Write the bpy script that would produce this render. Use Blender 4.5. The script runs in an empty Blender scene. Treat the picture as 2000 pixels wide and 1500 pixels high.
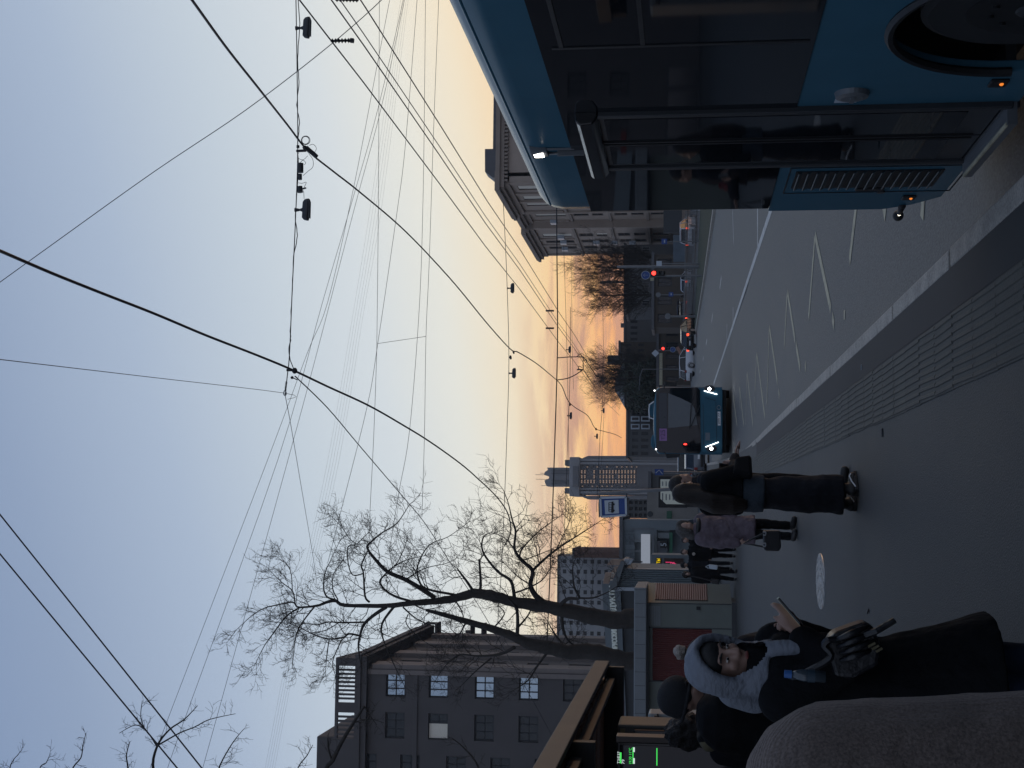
import bpy, bmesh, math, random
from mathutils import Vector, Matrix, Euler
random.seed(7)
D = bpy.data
scene = bpy.context.scene
col = scene.collection
R = math.radians
V3 = Vector
# ---------------------------------------------------------------- camera
FOC = 2700.0
EYE = 1.62
PITCH = math.atan(338 / FOC)
YAW = math.atan(243 / FOC * math.cos(PITCH))
CR = V3((math.cos(YAW), -math.sin(YAW), 0))
CF = V3((math.sin(YAW) * math.cos(PITCH), math.cos(YAW) * math.cos(PITCH), math.sin(PITCH)))
CU = CR.cross(CF)
CO = V3((0, 0, EYE))
def make_camera():
    cd = D.cameras.new('camera'); cd.sensor_width = 36; cd.lens = FOC * 36 / 2000
    cd.clip_start = 0.05; cd.clip_end = 5000
    c = D.objects.new('camera', cd); col.objects.link(c)
    X, Y, Z = -CU, CR, -CF
    c.matrix_world = Matrix(((X.x, Y.x, Z.x, CO.x), (X.y, Y.y, Z.y, CO.y), (X.z, Y.z, Z.z, CO.z), (0, 0, 0, 1)))
    scene.camera = c
make_camera()
# photo position (px, py) -> viewing ray; used to survey where things stand
def ray(px, py):
    return (CR * ((1500 - py) - 750) + CU * (1000 - px) + CF * FOC)
def at(px, py, Y):
    d = ray(px, py); return CO + d * (Y / d.y)
def atX(px, py, X):
    d = ray(px, py); return CO + d * (X / d.x)
def atXr(px, py, Y):       # distance along road, returns X, Z
    p = at(px, py, Y); return p.x, p.z
def rise(Y):
    if Y < 40: return 0.0
    return 0.0068 * (min(Y, 420) - 40)
ROAD = -0.15
def gnd(px, py, z=0.0):
    d = ray(px, py).normalized()
    lo, hi = 0.5, 420.0
    f = lambda t: EYE + t * d.z - z - rise(t * d.y)
    if f(hi) > 0: hi_ = hi; return CO + d * hi
    for _ in range(50):
        m = (lo + hi) / 2
        if f(m) > 0: lo = m
        else: hi = m
    return CO + d * lo
def zat(x, Y):  # height of photo row x at distance Y
    return at(x, 993, Y).z
# ---------------------------------------------------------------- colours and materials
def lin(c):
    c = c / 255.0
    return c / 12.92 if c <= 0.04045 else ((c + 0.055) / 1.055) ** 2.4
def S(r, g, b): return (lin(r), lin(g), lin(b))
def nd(nt, t, **kw):
    n = nt.nodes.new(t)
    for k, v in kw.items(): setattr(n, k, v)
    return n
def mat(name, c, rough=0.6, metal=0.0, var=0.18, vs=3.0, bump=0.0, bs=40.0, spec=0.5, coat=0.0, emit=None, es=0.0, stretch=None, fine=0.0, fs=200.0, alpha=None):
    m = D.materials.new(name); m.use_nodes = True
    nt = m.node_tree; p = nt.nodes['Principled BSDF']
    p.inputs['Roughness'].default_value = rough; p.inputs['Metallic'].default_value = metal
    p.inputs['Specular IOR Level'].default_value = spec
    if coat: p.inputs['Coat Weight'].default_value = coat; p.inputs['Coat Roughness'].default_value = 0.05
    base = (*c, 1)
    if var or bump or fine:
        tc = nd(nt, 'ShaderNodeTexCoord'); mp = nd(nt, 'ShaderNodeMapping')
        if stretch: mp.inputs['Scale'].default_value = stretch
        nt.links.new(tc.outputs['Object'], mp.inputs['Vector'])
    if var:
        n = nd(nt, 'ShaderNodeTexNoise'); n.inputs['Scale'].default_value = vs; n.inputs['Detail'].default_value = 6; n.inputs['Roughness'].default_value = 0.62
        nt.links.new(mp.outputs['Vector'], n.inputs['Vector'])
        mr = nd(nt, 'ShaderNodeMapRange'); mr.inputs['From Min'].default_value = 0.25; mr.inputs['From Max'].default_value = 0.75
        mr.inputs['To Min'].default_value = 1 - var; mr.inputs['To Max'].default_value = 1 + var
        nt.links.new(n.outputs['Fac'], mr.inputs['Value'])
        out = mr.outputs['Result']
        if fine:
            n2 = nd(nt, 'ShaderNodeTexNoise'); n2.inputs['Scale'].default_value = fs; n2.inputs['Detail'].default_value = 2
            nt.links.new(mp.outputs['Vector'], n2.inputs['Vector'])
            m2 = nd(nt, 'ShaderNodeMapRange'); m2.inputs['From Min'].default_value = 0.3; m2.inputs['From Max'].default_value = 0.7
            m2.inputs['To Min'].default_value = 1 - fine; m2.inputs['To Max'].default_value = 1 + fine
            nt.links.new(n2.outputs['Fac'], m2.inputs['Value'])
            mm = nd(nt, 'ShaderNodeMath', operation='MULTIPLY'); nt.links.new(out, mm.inputs[0]); nt.links.new(m2.outputs['Result'], mm.inputs[1]); out = mm.outputs[0]
        mx = nd(nt, 'ShaderNodeVectorMath', operation='SCALE'); mx.inputs[0].default_value = c
        nt.links.new(out, mx.inputs['Scale']); nt.links.new(mx.outputs['Vector'], p.inputs['Base Color'])
        r2 = nd(nt, 'ShaderNodeMapRange'); r2.inputs['To Min'].default_value = max(0.0, rough - 0.08); r2.inputs['To Max'].default_value = min(1, rough + 0.08)
        nt.links.new(n.outputs['Fac'], r2.inputs['Value'])
        if rough > 0.15: nt.links.new(r2.outputs['Result'], p.inputs['Roughness'])
    else:
        p.inputs['Base Color'].default_value = base
    if bump:
        nb = nd(nt, 'ShaderNodeTexNoise'); nb.inputs['Scale'].default_value = bs; nb.inputs['Detail'].default_value = 4
        nt.links.new(mp.outputs['Vector'], nb.inputs['Vector'])
        b = nd(nt, 'ShaderNodeBump'); b.inputs['Strength'].default_value = bump; b.inputs['Distance'].default_value = 0.02
        nt.links.new(nb.outputs['Fac'], b.inputs['Height']); nt.links.new(b.outputs['Normal'], p.inputs['Normal'])
    if emit:
        p.inputs['Emission Color'].default_value = (*emit, 1); p.inputs['Emission Strength'].default_value = es
    return m
def lamp(name, c, s):
    return mat(name, (0.02, 0.02, 0.02), 0.3, var=0, emit=c, es=s)
M = {}
def setup_materials():
    M['asphalt'] = mat('asphalt', (0.088, 0.09, 0.087), 0.62, var=0.16, vs=0.5, bump=0.35, bs=60, fine=0.34, fs=55, stretch=(1, 0.4, 1))
    M['pavement'] = mat('pavement_asphalt', (0.037, 0.039, 0.0385), 0.64, var=0.2, vs=0.7, bump=0.5, bs=90, fine=0.4, fs=70)
    M['soil'] = mat('ground_soil', (0.05, 0.05, 0.05), 0.9, var=0.2, vs=0.4)
    M['kerb'] = mat('kerb_concrete', (0.37, 0.34, 0.295), 0.85, var=0.3, vs=4, bump=0.4, bs=60, fine=0.25, fs=60)
    M['kerbdark'] = mat('kerb_strip', (0.036, 0.0365, 0.0375), 0.85, var=0.2, vs=2)
    M['tactile'] = mat('tactile_tile', (0.092, 0.088, 0.074), 0.8, var=0.22, vs=2.5, bump=0.3, bs=60)
    M['paint'] = mat('road_paint', (0.5, 0.5, 0.48), 0.7, var=0.4, vs=4)
    M['ypaint'] = mat('faded_yellow_paint', (0.42, 0.385, 0.27), 0.7, var=0.45, vs=9)
    M['grass'] = mat('grass', (0.018, 0.032, 0.013), 0.9, var=0.4, vs=1.2, bump=0.6, bs=20)
    M['busblue'] = mat('bus_blue_paint', (0.045, 0.122, 0.172), 0.2, var=0.08, vs=2, spec=0.3); M['busblue'].node_tree.nodes['Principled BSDF'].inputs['IOR'].default_value = 1.13
    M['busglass'] = mat('dark_glass', (0.006, 0.008, 0.011), 0.03, var=0, spec=0.5)
    M['black'] = mat('black_rubber', (0.008, 0.008, 0.009), 0.6, var=0.1)
    M['blackgloss'] = mat('black_gloss', (0.006, 0.007, 0.009), 0.12, var=0)
    M['darkmetal'] = mat('dark_metal', (0.04, 0.043, 0.047), 0.45, metal=0.3, var=0.15)
    M['greymetal'] = mat('grey_metal', (0.16, 0.17, 0.18), 0.45, metal=0.4, var=0.15)
    M['steel'] = mat('steel', (0.32, 0.33, 0.34), 0.4, metal=0.8, var=0.12)
    M['white'] = mat('white_paint', (0.72, 0.73, 0.74), 0.35, var=0.06)
    M['carwhite'] = mat('car_white', (0.62, 0.65, 0.7), 0.2, var=0.05, coat=0.5)
    M['carblack'] = mat('car_black', (0.01, 0.011, 0.013), 0.15, var=0.05, coat=0.6)
    M['cargrey'] = mat('car_grey', (0.12, 0.13, 0.15), 0.2, var=0.05, coat=0.5)
    M['tyre'] = mat('tyre_rubber', (0.012, 0.012, 0.013), 0.8, var=0.2, vs=10)
    M['cable'] = mat('cable', (0.014, 0.014, 0.022), 0.6, var=0)
    M['thinwire'] = mat('thin_wire', (0.05, 0.052, 0.06), 0.6, var=0)  # paler than the cables: distance haze put into the colour
    M['bark'] = mat('bark', (0.034, 0.029, 0.025), 0.9, var=0.35, vs=6, bump=0.8, bs=25)
    M['twig'] = mat('twig_bark', (0.03, 0.026, 0.022), 0.9, var=0)
    M['stucco'] = mat('brown_stucco', (0.094, 0.086, 0.085), 0.9, var=0.16, vs=0.35, bump=0.2, bs=6)
    M['stucco2'] = mat('pale_stucco', (0.21, 0.18, 0.165), 0.9, var=0.2, vs=0.5)
    M['beige'] = mat('beige_render', (0.4, 0.32, 0.262), 0.9, var=0.14, vs=0.3)
    M['beigedark'] = mat('beige_trim', (0.3, 0.242, 0.2), 0.9, var=0.15, vs=0.4)
    M['roofmetal'] = mat('roof_metal', (0.09, 0.092, 0.1), 0.5, var=0.15)
    M['pane'] = mat('window_pane', (0.46, 0.52, 0.57), 0.06, metal=0.85, var=0)
    M['panedark'] = mat('dark_window_pane', (0.02, 0.022, 0.025), 0.12, var=0)
    M['wframe'] = mat('dark_window_frame', (0.03, 0.032, 0.036), 0.6, var=0.1)
    M['bright_panel'] = mat('cream_bright_panel', (0.78, 0.72, 0.6), 0.8, var=0.05)
    M['tower'] = mat('tower_cladding', (0.25, 0.25, 0.255), 0.8, var=0.12, vs=0.06)
    M['towerdark'] = mat('tower_dark', (0.12, 0.12, 0.125), 0.8, var=0.1, vs=0.06)
    M['kiosk'] = mat('kiosk_green', (0.115, 0.13, 0.115), 0.6, var=0.12, vs=1.5)
    M['kioskroof'] = mat('kiosk_fascia', (0.17, 0.185, 0.195), 0.6, var=0.12, vs=1.5)
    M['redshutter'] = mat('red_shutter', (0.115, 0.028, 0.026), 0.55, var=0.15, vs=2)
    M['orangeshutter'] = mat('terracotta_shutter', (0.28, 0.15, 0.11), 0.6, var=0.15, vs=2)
    M['brick'] = mat('brown_brick', (0.15, 0.085, 0.065), 0.9, var=0.25, vs=0.6)
    M['paleblock'] = mat('pale_block', (0.3, 0.305, 0.31), 0.9, var=0.12, vs=0.25)
    M['shop'] = mat('shop_cladding', (0.15, 0.175, 0.19), 0.7, var=0.12, vs=0.6)
    M['shopdark'] = mat('shop_dark', (0.035, 0.04, 0.045), 0.6, var=0.15)
    M['beam'] = mat('shelter_beam', (0.043, 0.040, 0.039), 0.6, var=0.15, vs=3)
    M['wood'] = mat('wood_soffit', (0.28, 0.13, 0.075), 0.6, var=0.3, vs=4, stretch=(6, 1, 6))
    M['signblue'] = mat('sign_blue', (0.015, 0.06, 0.24), 0.4, var=0.05)
    M['signwhite'] = mat('sign_white', (0.45, 0.5, 0.55), 0.4, var=0.05)
    M['signblack'] = mat('sign_black', (0.006, 0.006, 0.008), 0.5, var=0)
    M['skin'] = mat('skin', (0.29, 0.18, 0.14), 0.5, var=0.08, vs=12)
    M['jacketblack'] = mat('black_cloth', (0.0045, 0.0048, 0.006), 0.85, spec=0.15, var=0.25, vs=8, bump=0.3, bs=30)
    M['cloth2'] = mat('charcoal_cloth', (0.010, 0.011, 0.015), 0.85, spec=0.2, var=0.25, vs=8, bump=0.3, bs=60)
    M['jeans'] = mat('denim', (0.012, 0.022, 0.05), 0.85, var=0.25, vs=9, bump=0.3, bs=90)
    M['bluegrey'] = mat('bluegrey_knit', (0.03, 0.042, 0.055), 0.9, var=0.2, vs=8, bump=0.4, bs=60)
    M['scarf'] = mat('grey_headscarf', (0.15, 0.165, 0.195), 0.75, var=0.12, vs=9, bump=0.5, bs=26, stretch=(1, 1, 2.2))
    M['mauve'] = mat('mauve_quilted', (0.085, 0.062, 0.078), 0.7, var=0.25, vs=14, bump=0.8, bs=24)
    M['fur'] = mat('grey_fur', (0.08, 0.075, 0.072), 0.95, var=0.4, vs=30, bump=1.0, bs=80)
    M['pompom'] = mat('pale_fur', (0.42, 0.37, 0.33), 0.95, var=0.3, vs=40, bump=1.0, bs=120)
    M['hairbrown'] = mat('brown_hair', (0.014, 0.009, 0.007), 0.5, var=0.35, vs=14, bump=0.5, bs=30, stretch=(5, 5, 0.5), spec=.25)
    M['hairdark'] = mat('dark_hair', (0.01, 0.008, 0.008), 0.6, var=0.35, vs=60, bump=1.0, bs=90)
    M['olive'] = mat('olive_lining', (0.1, 0.085, 0.045), 0.85, var=0.2, vs=9)
    M['beanie'] = mat('charcoal_beanie', (0.012, 0.013, 0.016), 0.9, var=0.2, vs=9, bump=0.4, bs=90, stretch=(3, 3, 1))
    M['leather'] = mat('black_leather', (0.007, 0.007, 0.009), 0.36, var=0.2, vs=6, bump=0.25, bs=40)
    M['redcloth'] = mat('dark_red_cloth', (0.12, 0.012, 0.014), 0.8, var=0.25, vs=20)
    M['lampwhite'] = lamp('white_lamp', (1.0, 0.97, 0.9), 14)
    M['headlight'] = lamp('headlight_lamp', (0.9, 0.95, 1.0), 40)
    M['drl'] = lamp('running_light', (0.95, 0.97, 1.0), 4)
    M['red'] = lamp('red_lamp', (1.0, 0.03, 0.02), 5)
    M['taillight'] = lamp('tail_lamp', (1.0, 0.08, 0.03), 2)
    M['amber'] = lamp('amber_lamp', (1.0, 0.26, 0.03), 1.0)
    M['green'] = lamp('green_led', (0.08, 1.0, 0.14), 0.8)
    M['ledwhite'] = lamp('white_led', (0.75, 0.85, 0.85), 0.85)
    M['yellow'] = lamp('yellow_led', (1.0, 0.68, 0.0), 1.1)
    M['pink'] = lamp('pink_neon', (1.0, 0.06, 0.22), 0.7)
    M['screen'] = lamp('lit_panel', (0.5, 0.56, 0.68), 0.42)
    M['poster'] = lamp('lit_poster', (0.42, 0.5, 0.54), 0.25)
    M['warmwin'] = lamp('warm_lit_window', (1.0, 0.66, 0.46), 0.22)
    M['purple'] = lamp('purple_display', (0.25, 0.14, 0.5), 0.17)
    M['phonelit'] = lamp('phone_screen', (0.6, 0.65, 0.6), 0.15)
setup_materials()
# ---------------------------------------------------------------- mesh builder
class MB:
    def __init__(s): s.v = []; s.f = []; s.mi = []; s.cur = 0
    def add(s, vs, fs):
        b = len(s.v); s.v += [tuple(v) for v in vs]
        for f in fs: s.f.append([b + i for i in f]); s.mi.append(s.cur)
        return s
    def box(s, x0, x1, y0, y1, z0, z1):
        return s.add([(x0, y0, z0), (x1, y0, z0), (x1, y1, z0), (x0, y1, z0), (x0, y0, z1), (x1, y0, z1), (x1, y1, z1), (x0, y1, z1)],
                     [(0, 3, 2, 1), (4, 5, 6, 7), (0, 1, 5, 4), (1, 2, 6, 5), (2, 3, 7, 6), (3, 0, 4, 7)])
    def obox(s, c, a, b, d):   # centre + three half-axis vectors
        c, a, b, d = V3(c), V3(a), V3(b), V3(d)
        return s.add([c - a - b - d, c + a - b - d, c + a + b - d, c - a + b - d, c - a - b + d, c + a - b + d, c + a + b + d, c - a + b + d],
                     [(0, 3, 2, 1), (4, 5, 6, 7), (0, 1, 5, 4), (1, 2, 6, 5), (2, 3, 7, 6), (3, 0, 4, 7)])
    def bar(s, p, q, w, h, up=(0, 0, 1)):   # rectangular bar from p to q
        p, q = V3(p), V3(q); t = (q - p); L = t.length; t.normalize()
        u = V3(up); sd = t.cross(u)
        if sd.length < 1e-4: sd = t.cross(V3((1, 0, 0)))
        sd.normalize(); u = sd.cross(t)
        return s.obox((p + q) / 2, t * L / 2, sd * w / 2, u * h / 2)
    def poly(s, pts): return s.add(pts, [list(range(len(pts)))])
    def tube(s, pts, r, n=6, cap=True):
        pts = [V3(p) for p in pts]; m = len(pts)
        rr = r if isinstance(r, (list, tuple)) else [r] * m
        t0 = (pts[1] - pts[0]).normalized()
        u = t0.orthogonal().normalized(); ring = []
        vs = []
        for i, p in enumerate(pts):
            t = (pts[min(i + 1, m - 1)] - pts[max(i - 1, 0)])
            if t.length < 1e-9: t = t0
            t = t.normalized()
            u = (u - t * u.dot(t))
            if u.length < 1e-6: u = t.orthogonal()
            u.normalize(); w = t.cross(u)
            for k in range(n):
                a = 2 * math.pi * k / n
                vs.append(p + (u * math.cos(a) + w * math.sin(a)) * rr[i])
        fs = []
        for i in range(m - 1):
            for k in range(n):
                k2 = (k + 1) % n
                fs.append((i * n + k, i * n + k2, (i + 1) * n + k2, (i + 1) * n + k))
        if cap and n > 2:
            fs.append(tuple(range(n - 1, -1, -1))); fs.append(tuple((m - 1) * n + k for k in range(n)))
        return s.add(vs, fs)
    def ell(s, c, r, nu=16, nv=10, rot=None):
        c = V3(c)
        if not isinstance(r, (tuple, list)): r = (r, r, r)
        vs = [V3((0, 0, r[2]))]
        for j in range(1, nv):
            th = math.pi * j / nv
            for i in range(nu):
                a = 2 * math.pi * i / nu
                vs.append(V3((r[0] * math.sin(th) * math.cos(a), r[1] * math.sin(th) * math.sin(a), r[2] * math.cos(th))))
        vs.append(V3((0, 0, -r[2])))
        if rot is not None: vs = [rot @ v for v in vs]
        vs = [v + c for v in vs]
        fs = []
        for i in range(nu): fs.append((0, 1 + i, 1 + (i + 1) % nu))
        for j in range(nv - 2):
            for i in range(nu):
                a = 1 + j * nu + i; b = 1 + j * nu + (i + 1) % nu
                fs.append((a, a + nu, b + nu, b))
        L = len(vs) - 1
        for i in range(nu): fs.append((L, L - nu + (i + 1) % nu, L - nu + i))
        return s.add(vs, fs)
    def cap(s, p, q, r0, r1, n=12):   # capsule-like tapered limb with round ends
        p, q = V3(p), V3(q)
        s.tube([p, q], [r0, r1], n); s.ell(p, r0, n, 8); s.ell(q, r1, n, 8); return s
    def chain(s, pts, rs, n=12):
        for i in range(len(pts) - 1): s.cap(pts[i], pts[i + 1], rs[i], rs[i + 1], n)
        return s
    def disc(s, c, axis, r, h, n=24, r2=None):
        c, axis = V3(c), V3(axis).normalized()
        return s.tube([c - axis * h / 2, c + axis * h / 2], [r, r if r2 is None else r2], n)
    def prism(s, pts, d):       # polygon (3D points) extruded by vector d
        d = V3(d); n = len(pts); p = [V3(a) for a in pts]
        return s.add(p + [a + d for a in p], [list(range(n - 1, -1, -1)), list(range(n, 2 * n))] + [(i, (i + 1) % n, n + (i + 1) % n, n + i) for i in range(n)])
    def loft(s, rings, close=True, caps=True):
        n = len(rings[0]); vs = [p for r in rings for p in r]; fs = []
        for i in range(len(rings) - 1):
            for k in range(n if close else n - 1):
                k2 = (k + 1) % n
                fs.append((i * n + k, i * n + k2, (i + 1) * n + k2, (i + 1) * n + k))
        if caps:
            fs.append(tuple(range(n - 1, -1, -1))); fs.append(tuple((len(rings) - 1) * n + k for k in range(n)))
        return s.add(vs, fs)
    def mesh(s, name, mats, smooth=False, off=None):
        me = D.meshes.new(name)
        vs = s.v if off is None else [(a - off[0], b - off[1], c - off[2]) for a, b, c in s.v]
        me.from_pydata(vs, [], s.f)
        for m in (mats if isinstance(mats, (list, tuple)) else [mats]): me.materials.append(m)
        if max(s.mi, default=0) > 0: me.polygons.foreach_set('material_index', s.mi)
        bm = bmesh.new(); bm.from_mesh(me); bmesh.ops.recalc_face_normals(bm, faces=bm.faces); bm.to_mesh(me); bm.free()
        if smooth: me.polygons.foreach_set('use_smooth', [True] * len(me.polygons))
        me.update(); return me
    def build(s, name, mats, parent=None, smooth=False, bevel=0, local=False, angle=None):
        """link as one object; points are world points unless local (then in the parent's own space)"""
        off = None
        if parent is not None and not local:
            off = wloc(parent)
        me = s.mesh(name, mats, smooth, off)
        o = D.objects.new(name, me); col.objects.link(o); o.parent = parent
        if bevel:
            b = o.modifiers.new('bevel', 'BEVEL'); b.width = bevel; b.segments = 2; b.limit_method = 'ANGLE'
        return o
def wloc(o):
    v = V3((0, 0, 0))
    while o is not None: v += o.location; o = o.parent
    return v
def tag(o, label=None, cat=None, group=None, kind=None):
    if label: o['label'] = label
    if cat: o['category'] = cat
    if group: o['group'] = group
    if kind: o['kind'] = kind
    return o
def thing(name, label, cat, loc=(0, 0, 0), rz=0.0, group=None):
    o = D.objects.new(name, None); col.objects.link(o); o.location = loc; o.rotation_euler = (0, 0, rz); o.empty_display_size = 0.2
    return tag(o, label, cat, group)
def bake(o):
    """apply the modifiers of an object to its mesh"""
    dg = bpy.context.evaluated_depsgraph_get(); dg.update()
    me = D.meshes.new_from_object(o.evaluated_get(dg)); old = o.data; o.modifiers.clear(); o.data = me; D.meshes.remove(old)
    return o
def text(body, name, m, parent, loc, right, up, size, depth=0.004, align='CENTER', width=None, local=False):
    cu = D.curves.new('t', 'FONT'); cu.body = body; cu.size = size; cu.extrude = depth; cu.align_x = align; cu.align_y = 'CENTER'
    o = D.objects.new('t', cu); col.objects.link(o)
    dg = bpy.context.evaluated_depsgraph_get(); dg.update()
    me = D.meshes.new_from_object(o.evaluated_get(dg)); D.objects.remove(o); D.curves.remove(cu)
    r, u = V3(right).normalized(), V3(up).normalized(); n = r.cross(u)
    if width:
        xs = [v.co.x for v in me.vertices]; k = width / max(1e-6, max(xs) - min(xs))
        for v in me.vertices: v.co.x *= k
    off = V3(loc) - (wloc(parent) if parent is not None and not local else V3((0, 0, 0)))
    for v in me.vertices: v.co = off + r * v.co.x + u * v.co.y + n * v.co.z
    me.name = name; me.materials.clear(); me.materials.append(m)
    ob = D.objects.new(name, me); col.objects.link(ob); ob.parent = parent
    return ob
def copy_tree(o, parent=None):
    c = o.copy(); col.objects.link(c); c.parent = parent
    for ch in [k for k in D.objects if k.parent == o]: copy_tree(ch, c)
    return c
# ---------------------------------------------------------------- sky and light
def make_sky():
    w = D.worlds.new('World'); scene.world = w; w.use_nodes = True
    nt = w.node_tree; nt.nodes.clear(); L = nt.links.new
    out = nd(nt, 'ShaderNodeOutputWorld'); add = nd(nt, 'ShaderNodeAddShader')
    b1 = nd(nt, 'ShaderNodeBackground'); b2 = nd(nt, 'ShaderNodeBackground')
    sky = nd(nt, 'ShaderNodeTexSky'); sky.sky_type = 'NISHITA'; sky.sun_disc = False; sky.sun_elevation = R(2.0); sky.sun_rotation = R(28)
    L(sky.outputs[0], b1.inputs[0]); b1.inputs[1].default_value = 0.004
    tc = nd(nt, 'ShaderNodeTexCoord'); sp = nd(nt, 'ShaderNodeSeparateXYZ'); L(tc.outputs['Generated'], sp.inputs[0])
    def mth(op, a, b=None, c=None):
        n = nd(nt, 'ShaderNodeMath', operation=op)
        for i, v in enumerate((a, b, c)):
            if v is None: continue
            if isinstance(v, (int, float)): n.inputs[i].default_value = v
            else: L(v, n.inputs[i])
        return n.outputs[0]
    el = mth('MULTIPLY', mth('ARCSINE', sp.outputs[2]), 180 / math.pi)
    az = mth('MULTIPLY', mth('ARCTAN2', sp.outputs[0], sp.outputs[1]), 180 / math.pi)
    azc = mth('MINIMUM', mth('MAXIMUM', mth('SUBTRACT', az, 5.0), -70.0), 22.0)
    azk = mth('ADD', mth('MULTIPLY', mth('MAXIMUM', azc, 0.0), 0.19), mth('MULTIPLY', mth('MINIMUM', azc, 0.0), 0.30))
    k = mth('MULTIPLY', azk, mth('MULTIPLY', 1.0, mth('MINIMUM', mth('MAXIMUM', mth('DIVIDE', el, 12.0), 0.0), 1.0)))
    t = mth('SUBTRACT', el, k)
    # soft cloud streaks low over the horizon
    cx = nd(nt, 'ShaderNodeCombineXYZ'); L(mth('MULTIPLY', az, 0.16), cx.inputs[0]); L(mth('MULTIPLY', el, 1.25), cx.inputs[1])
    no = nd(nt, 'ShaderNodeTexNoise'); no.inputs['Scale'].default_value = 1.0; no.inputs['Detail'].default_value = 7; no.inputs['Roughness'].default_value = 0.55; no.inputs['Distortion'].default_value = 0.5
    L(cx.outputs[0], no.inputs['Vector'])
    rp = nd(nt, 'ShaderNodeValToRGB'); e = rp.color_ramp
    st = [(-4, (240, 158, 100)), (2.2, (252, 176, 114)), (3.4, (255, 190, 128)), (4.6, (255, 207, 148)), (5.6, (252, 220, 174)), (7.3, (245, 232, 206)), (9.3, (233, 233, 224)), (12.5, (213, 221, 226)), (16.5, (195, 207, 218)), (22, (167, 183, 205)), (28, (142, 160, 188)), (36, (116, 138, 174)), (60, (88, 112, 150)), (95, (66, 88, 124))]
    lo, hi = -4.0, 95.0
    e.elements.remove(e.elements[1])
    for i, (d, c) in enumerate(st):
        el_ = e.elements[0] if i == 0 else e.elements.new((d - lo) / (hi - lo))
        el_.position = (d - lo) / (hi - lo); el_.color = (*S(*c), 1)
    mr = nd(nt, 'ShaderNodeMapRange'); mr.inputs['From Min'].default_value = lo; mr.inputs['From Max'].default_value = hi
    L(t, mr.inputs['Value']); L(mr.outputs[0], rp.inputs[0])
    # clouds: mauve in a band between about 2 and 7 degrees
    band = mth('MULTIPLY', mth('MINIMUM', mth('MAXIMUM', mth('DIVIDE', mth('SUBTRACT', 7.0, el), 2.5), 0.0), 1.0), mth('MINIMUM', mth('MAXIMUM', mth('DIVIDE', mth('SUBTRACT', el, 1.0), 2.0), 0.0), 1.0))
    m2 = nd(nt, 'ShaderNodeMapRange'); m2.inputs['From Min'].default_value = 0.43; m2.inputs['From Max'].default_value = 0.57; m2.inputs['To Max'].default_value = 0.85
    L(no.outputs['Fac'], m2.inputs['Value'])
    mx = nd(nt, 'ShaderNodeMix', data_type='RGBA'); L(mth('MULTIPLY', band, m2.outputs[0]), mx.inputs['Factor'])
    L(rp.outputs[0], mx.inputs['A']); mx.inputs['B'].default_value = (*S(198, 150, 132), 1)
    m3 = nd(nt, 'ShaderNodeMapRange'); m3.inputs['From Min'].default_value = 0.32; m3.inputs['From Max'].default_value = 0.46; m3.inputs['To Min'].default_value = 0.35; m3.inputs['To Max'].default_value = 0.0
    L(no.outputs['Fac'], m3.inputs['Value'])
    mx2 = nd(nt, 'ShaderNodeMix', data_type='RGBA'); L(mth('MULTIPLY', band, m3.outputs[0]), mx2.inputs['Factor'])
    L(mx.outputs['Result'], mx2.inputs['A']); mx2.inputs['B'].default_value = (*S(255, 224, 160), 1)
    # the sky away from the sunset is plain dusk blue
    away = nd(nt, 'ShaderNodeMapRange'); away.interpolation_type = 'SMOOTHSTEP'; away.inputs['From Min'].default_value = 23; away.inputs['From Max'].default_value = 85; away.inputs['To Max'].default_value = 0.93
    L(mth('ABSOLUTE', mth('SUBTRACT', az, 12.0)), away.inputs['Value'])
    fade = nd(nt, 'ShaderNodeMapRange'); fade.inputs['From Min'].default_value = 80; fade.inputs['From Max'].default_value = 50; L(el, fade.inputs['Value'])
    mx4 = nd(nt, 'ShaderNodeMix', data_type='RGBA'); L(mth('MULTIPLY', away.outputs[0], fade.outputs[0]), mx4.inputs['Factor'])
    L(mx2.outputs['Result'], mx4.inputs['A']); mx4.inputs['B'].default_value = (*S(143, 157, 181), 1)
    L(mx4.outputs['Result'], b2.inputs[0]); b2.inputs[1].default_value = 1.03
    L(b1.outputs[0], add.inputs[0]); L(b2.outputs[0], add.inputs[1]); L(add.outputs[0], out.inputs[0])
    ld = D.lights.new('sun', 'SUN'); ld.energy = 0.14; ld.angle = R(2.0); ld.color = (1.0, 0.62, 0.36)
    lo_ = D.objects.new('sun', ld); col.objects.link(lo_)
    d = V3((math.sin(R(40)) * math.cos(R(4)), math.cos(R(40)) * math.cos(R(4)), math.sin(R(4))))
    lo_.rotation_euler = d.to_track_quat('Z', 'Y').to_euler()
make_sky()
vs_ = scene.view_settings; vs_.view_transform = 'Standard'; vs_.look = 'None'; vs_.exposure = 0; vs_.gamma = 1
scene.cycles.max_bounces = 5; scene.cycles.diffuse_bounces = 3; scene.cycles.glossy_bounces = 3; scene.cycles.use_denoising = True
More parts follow.
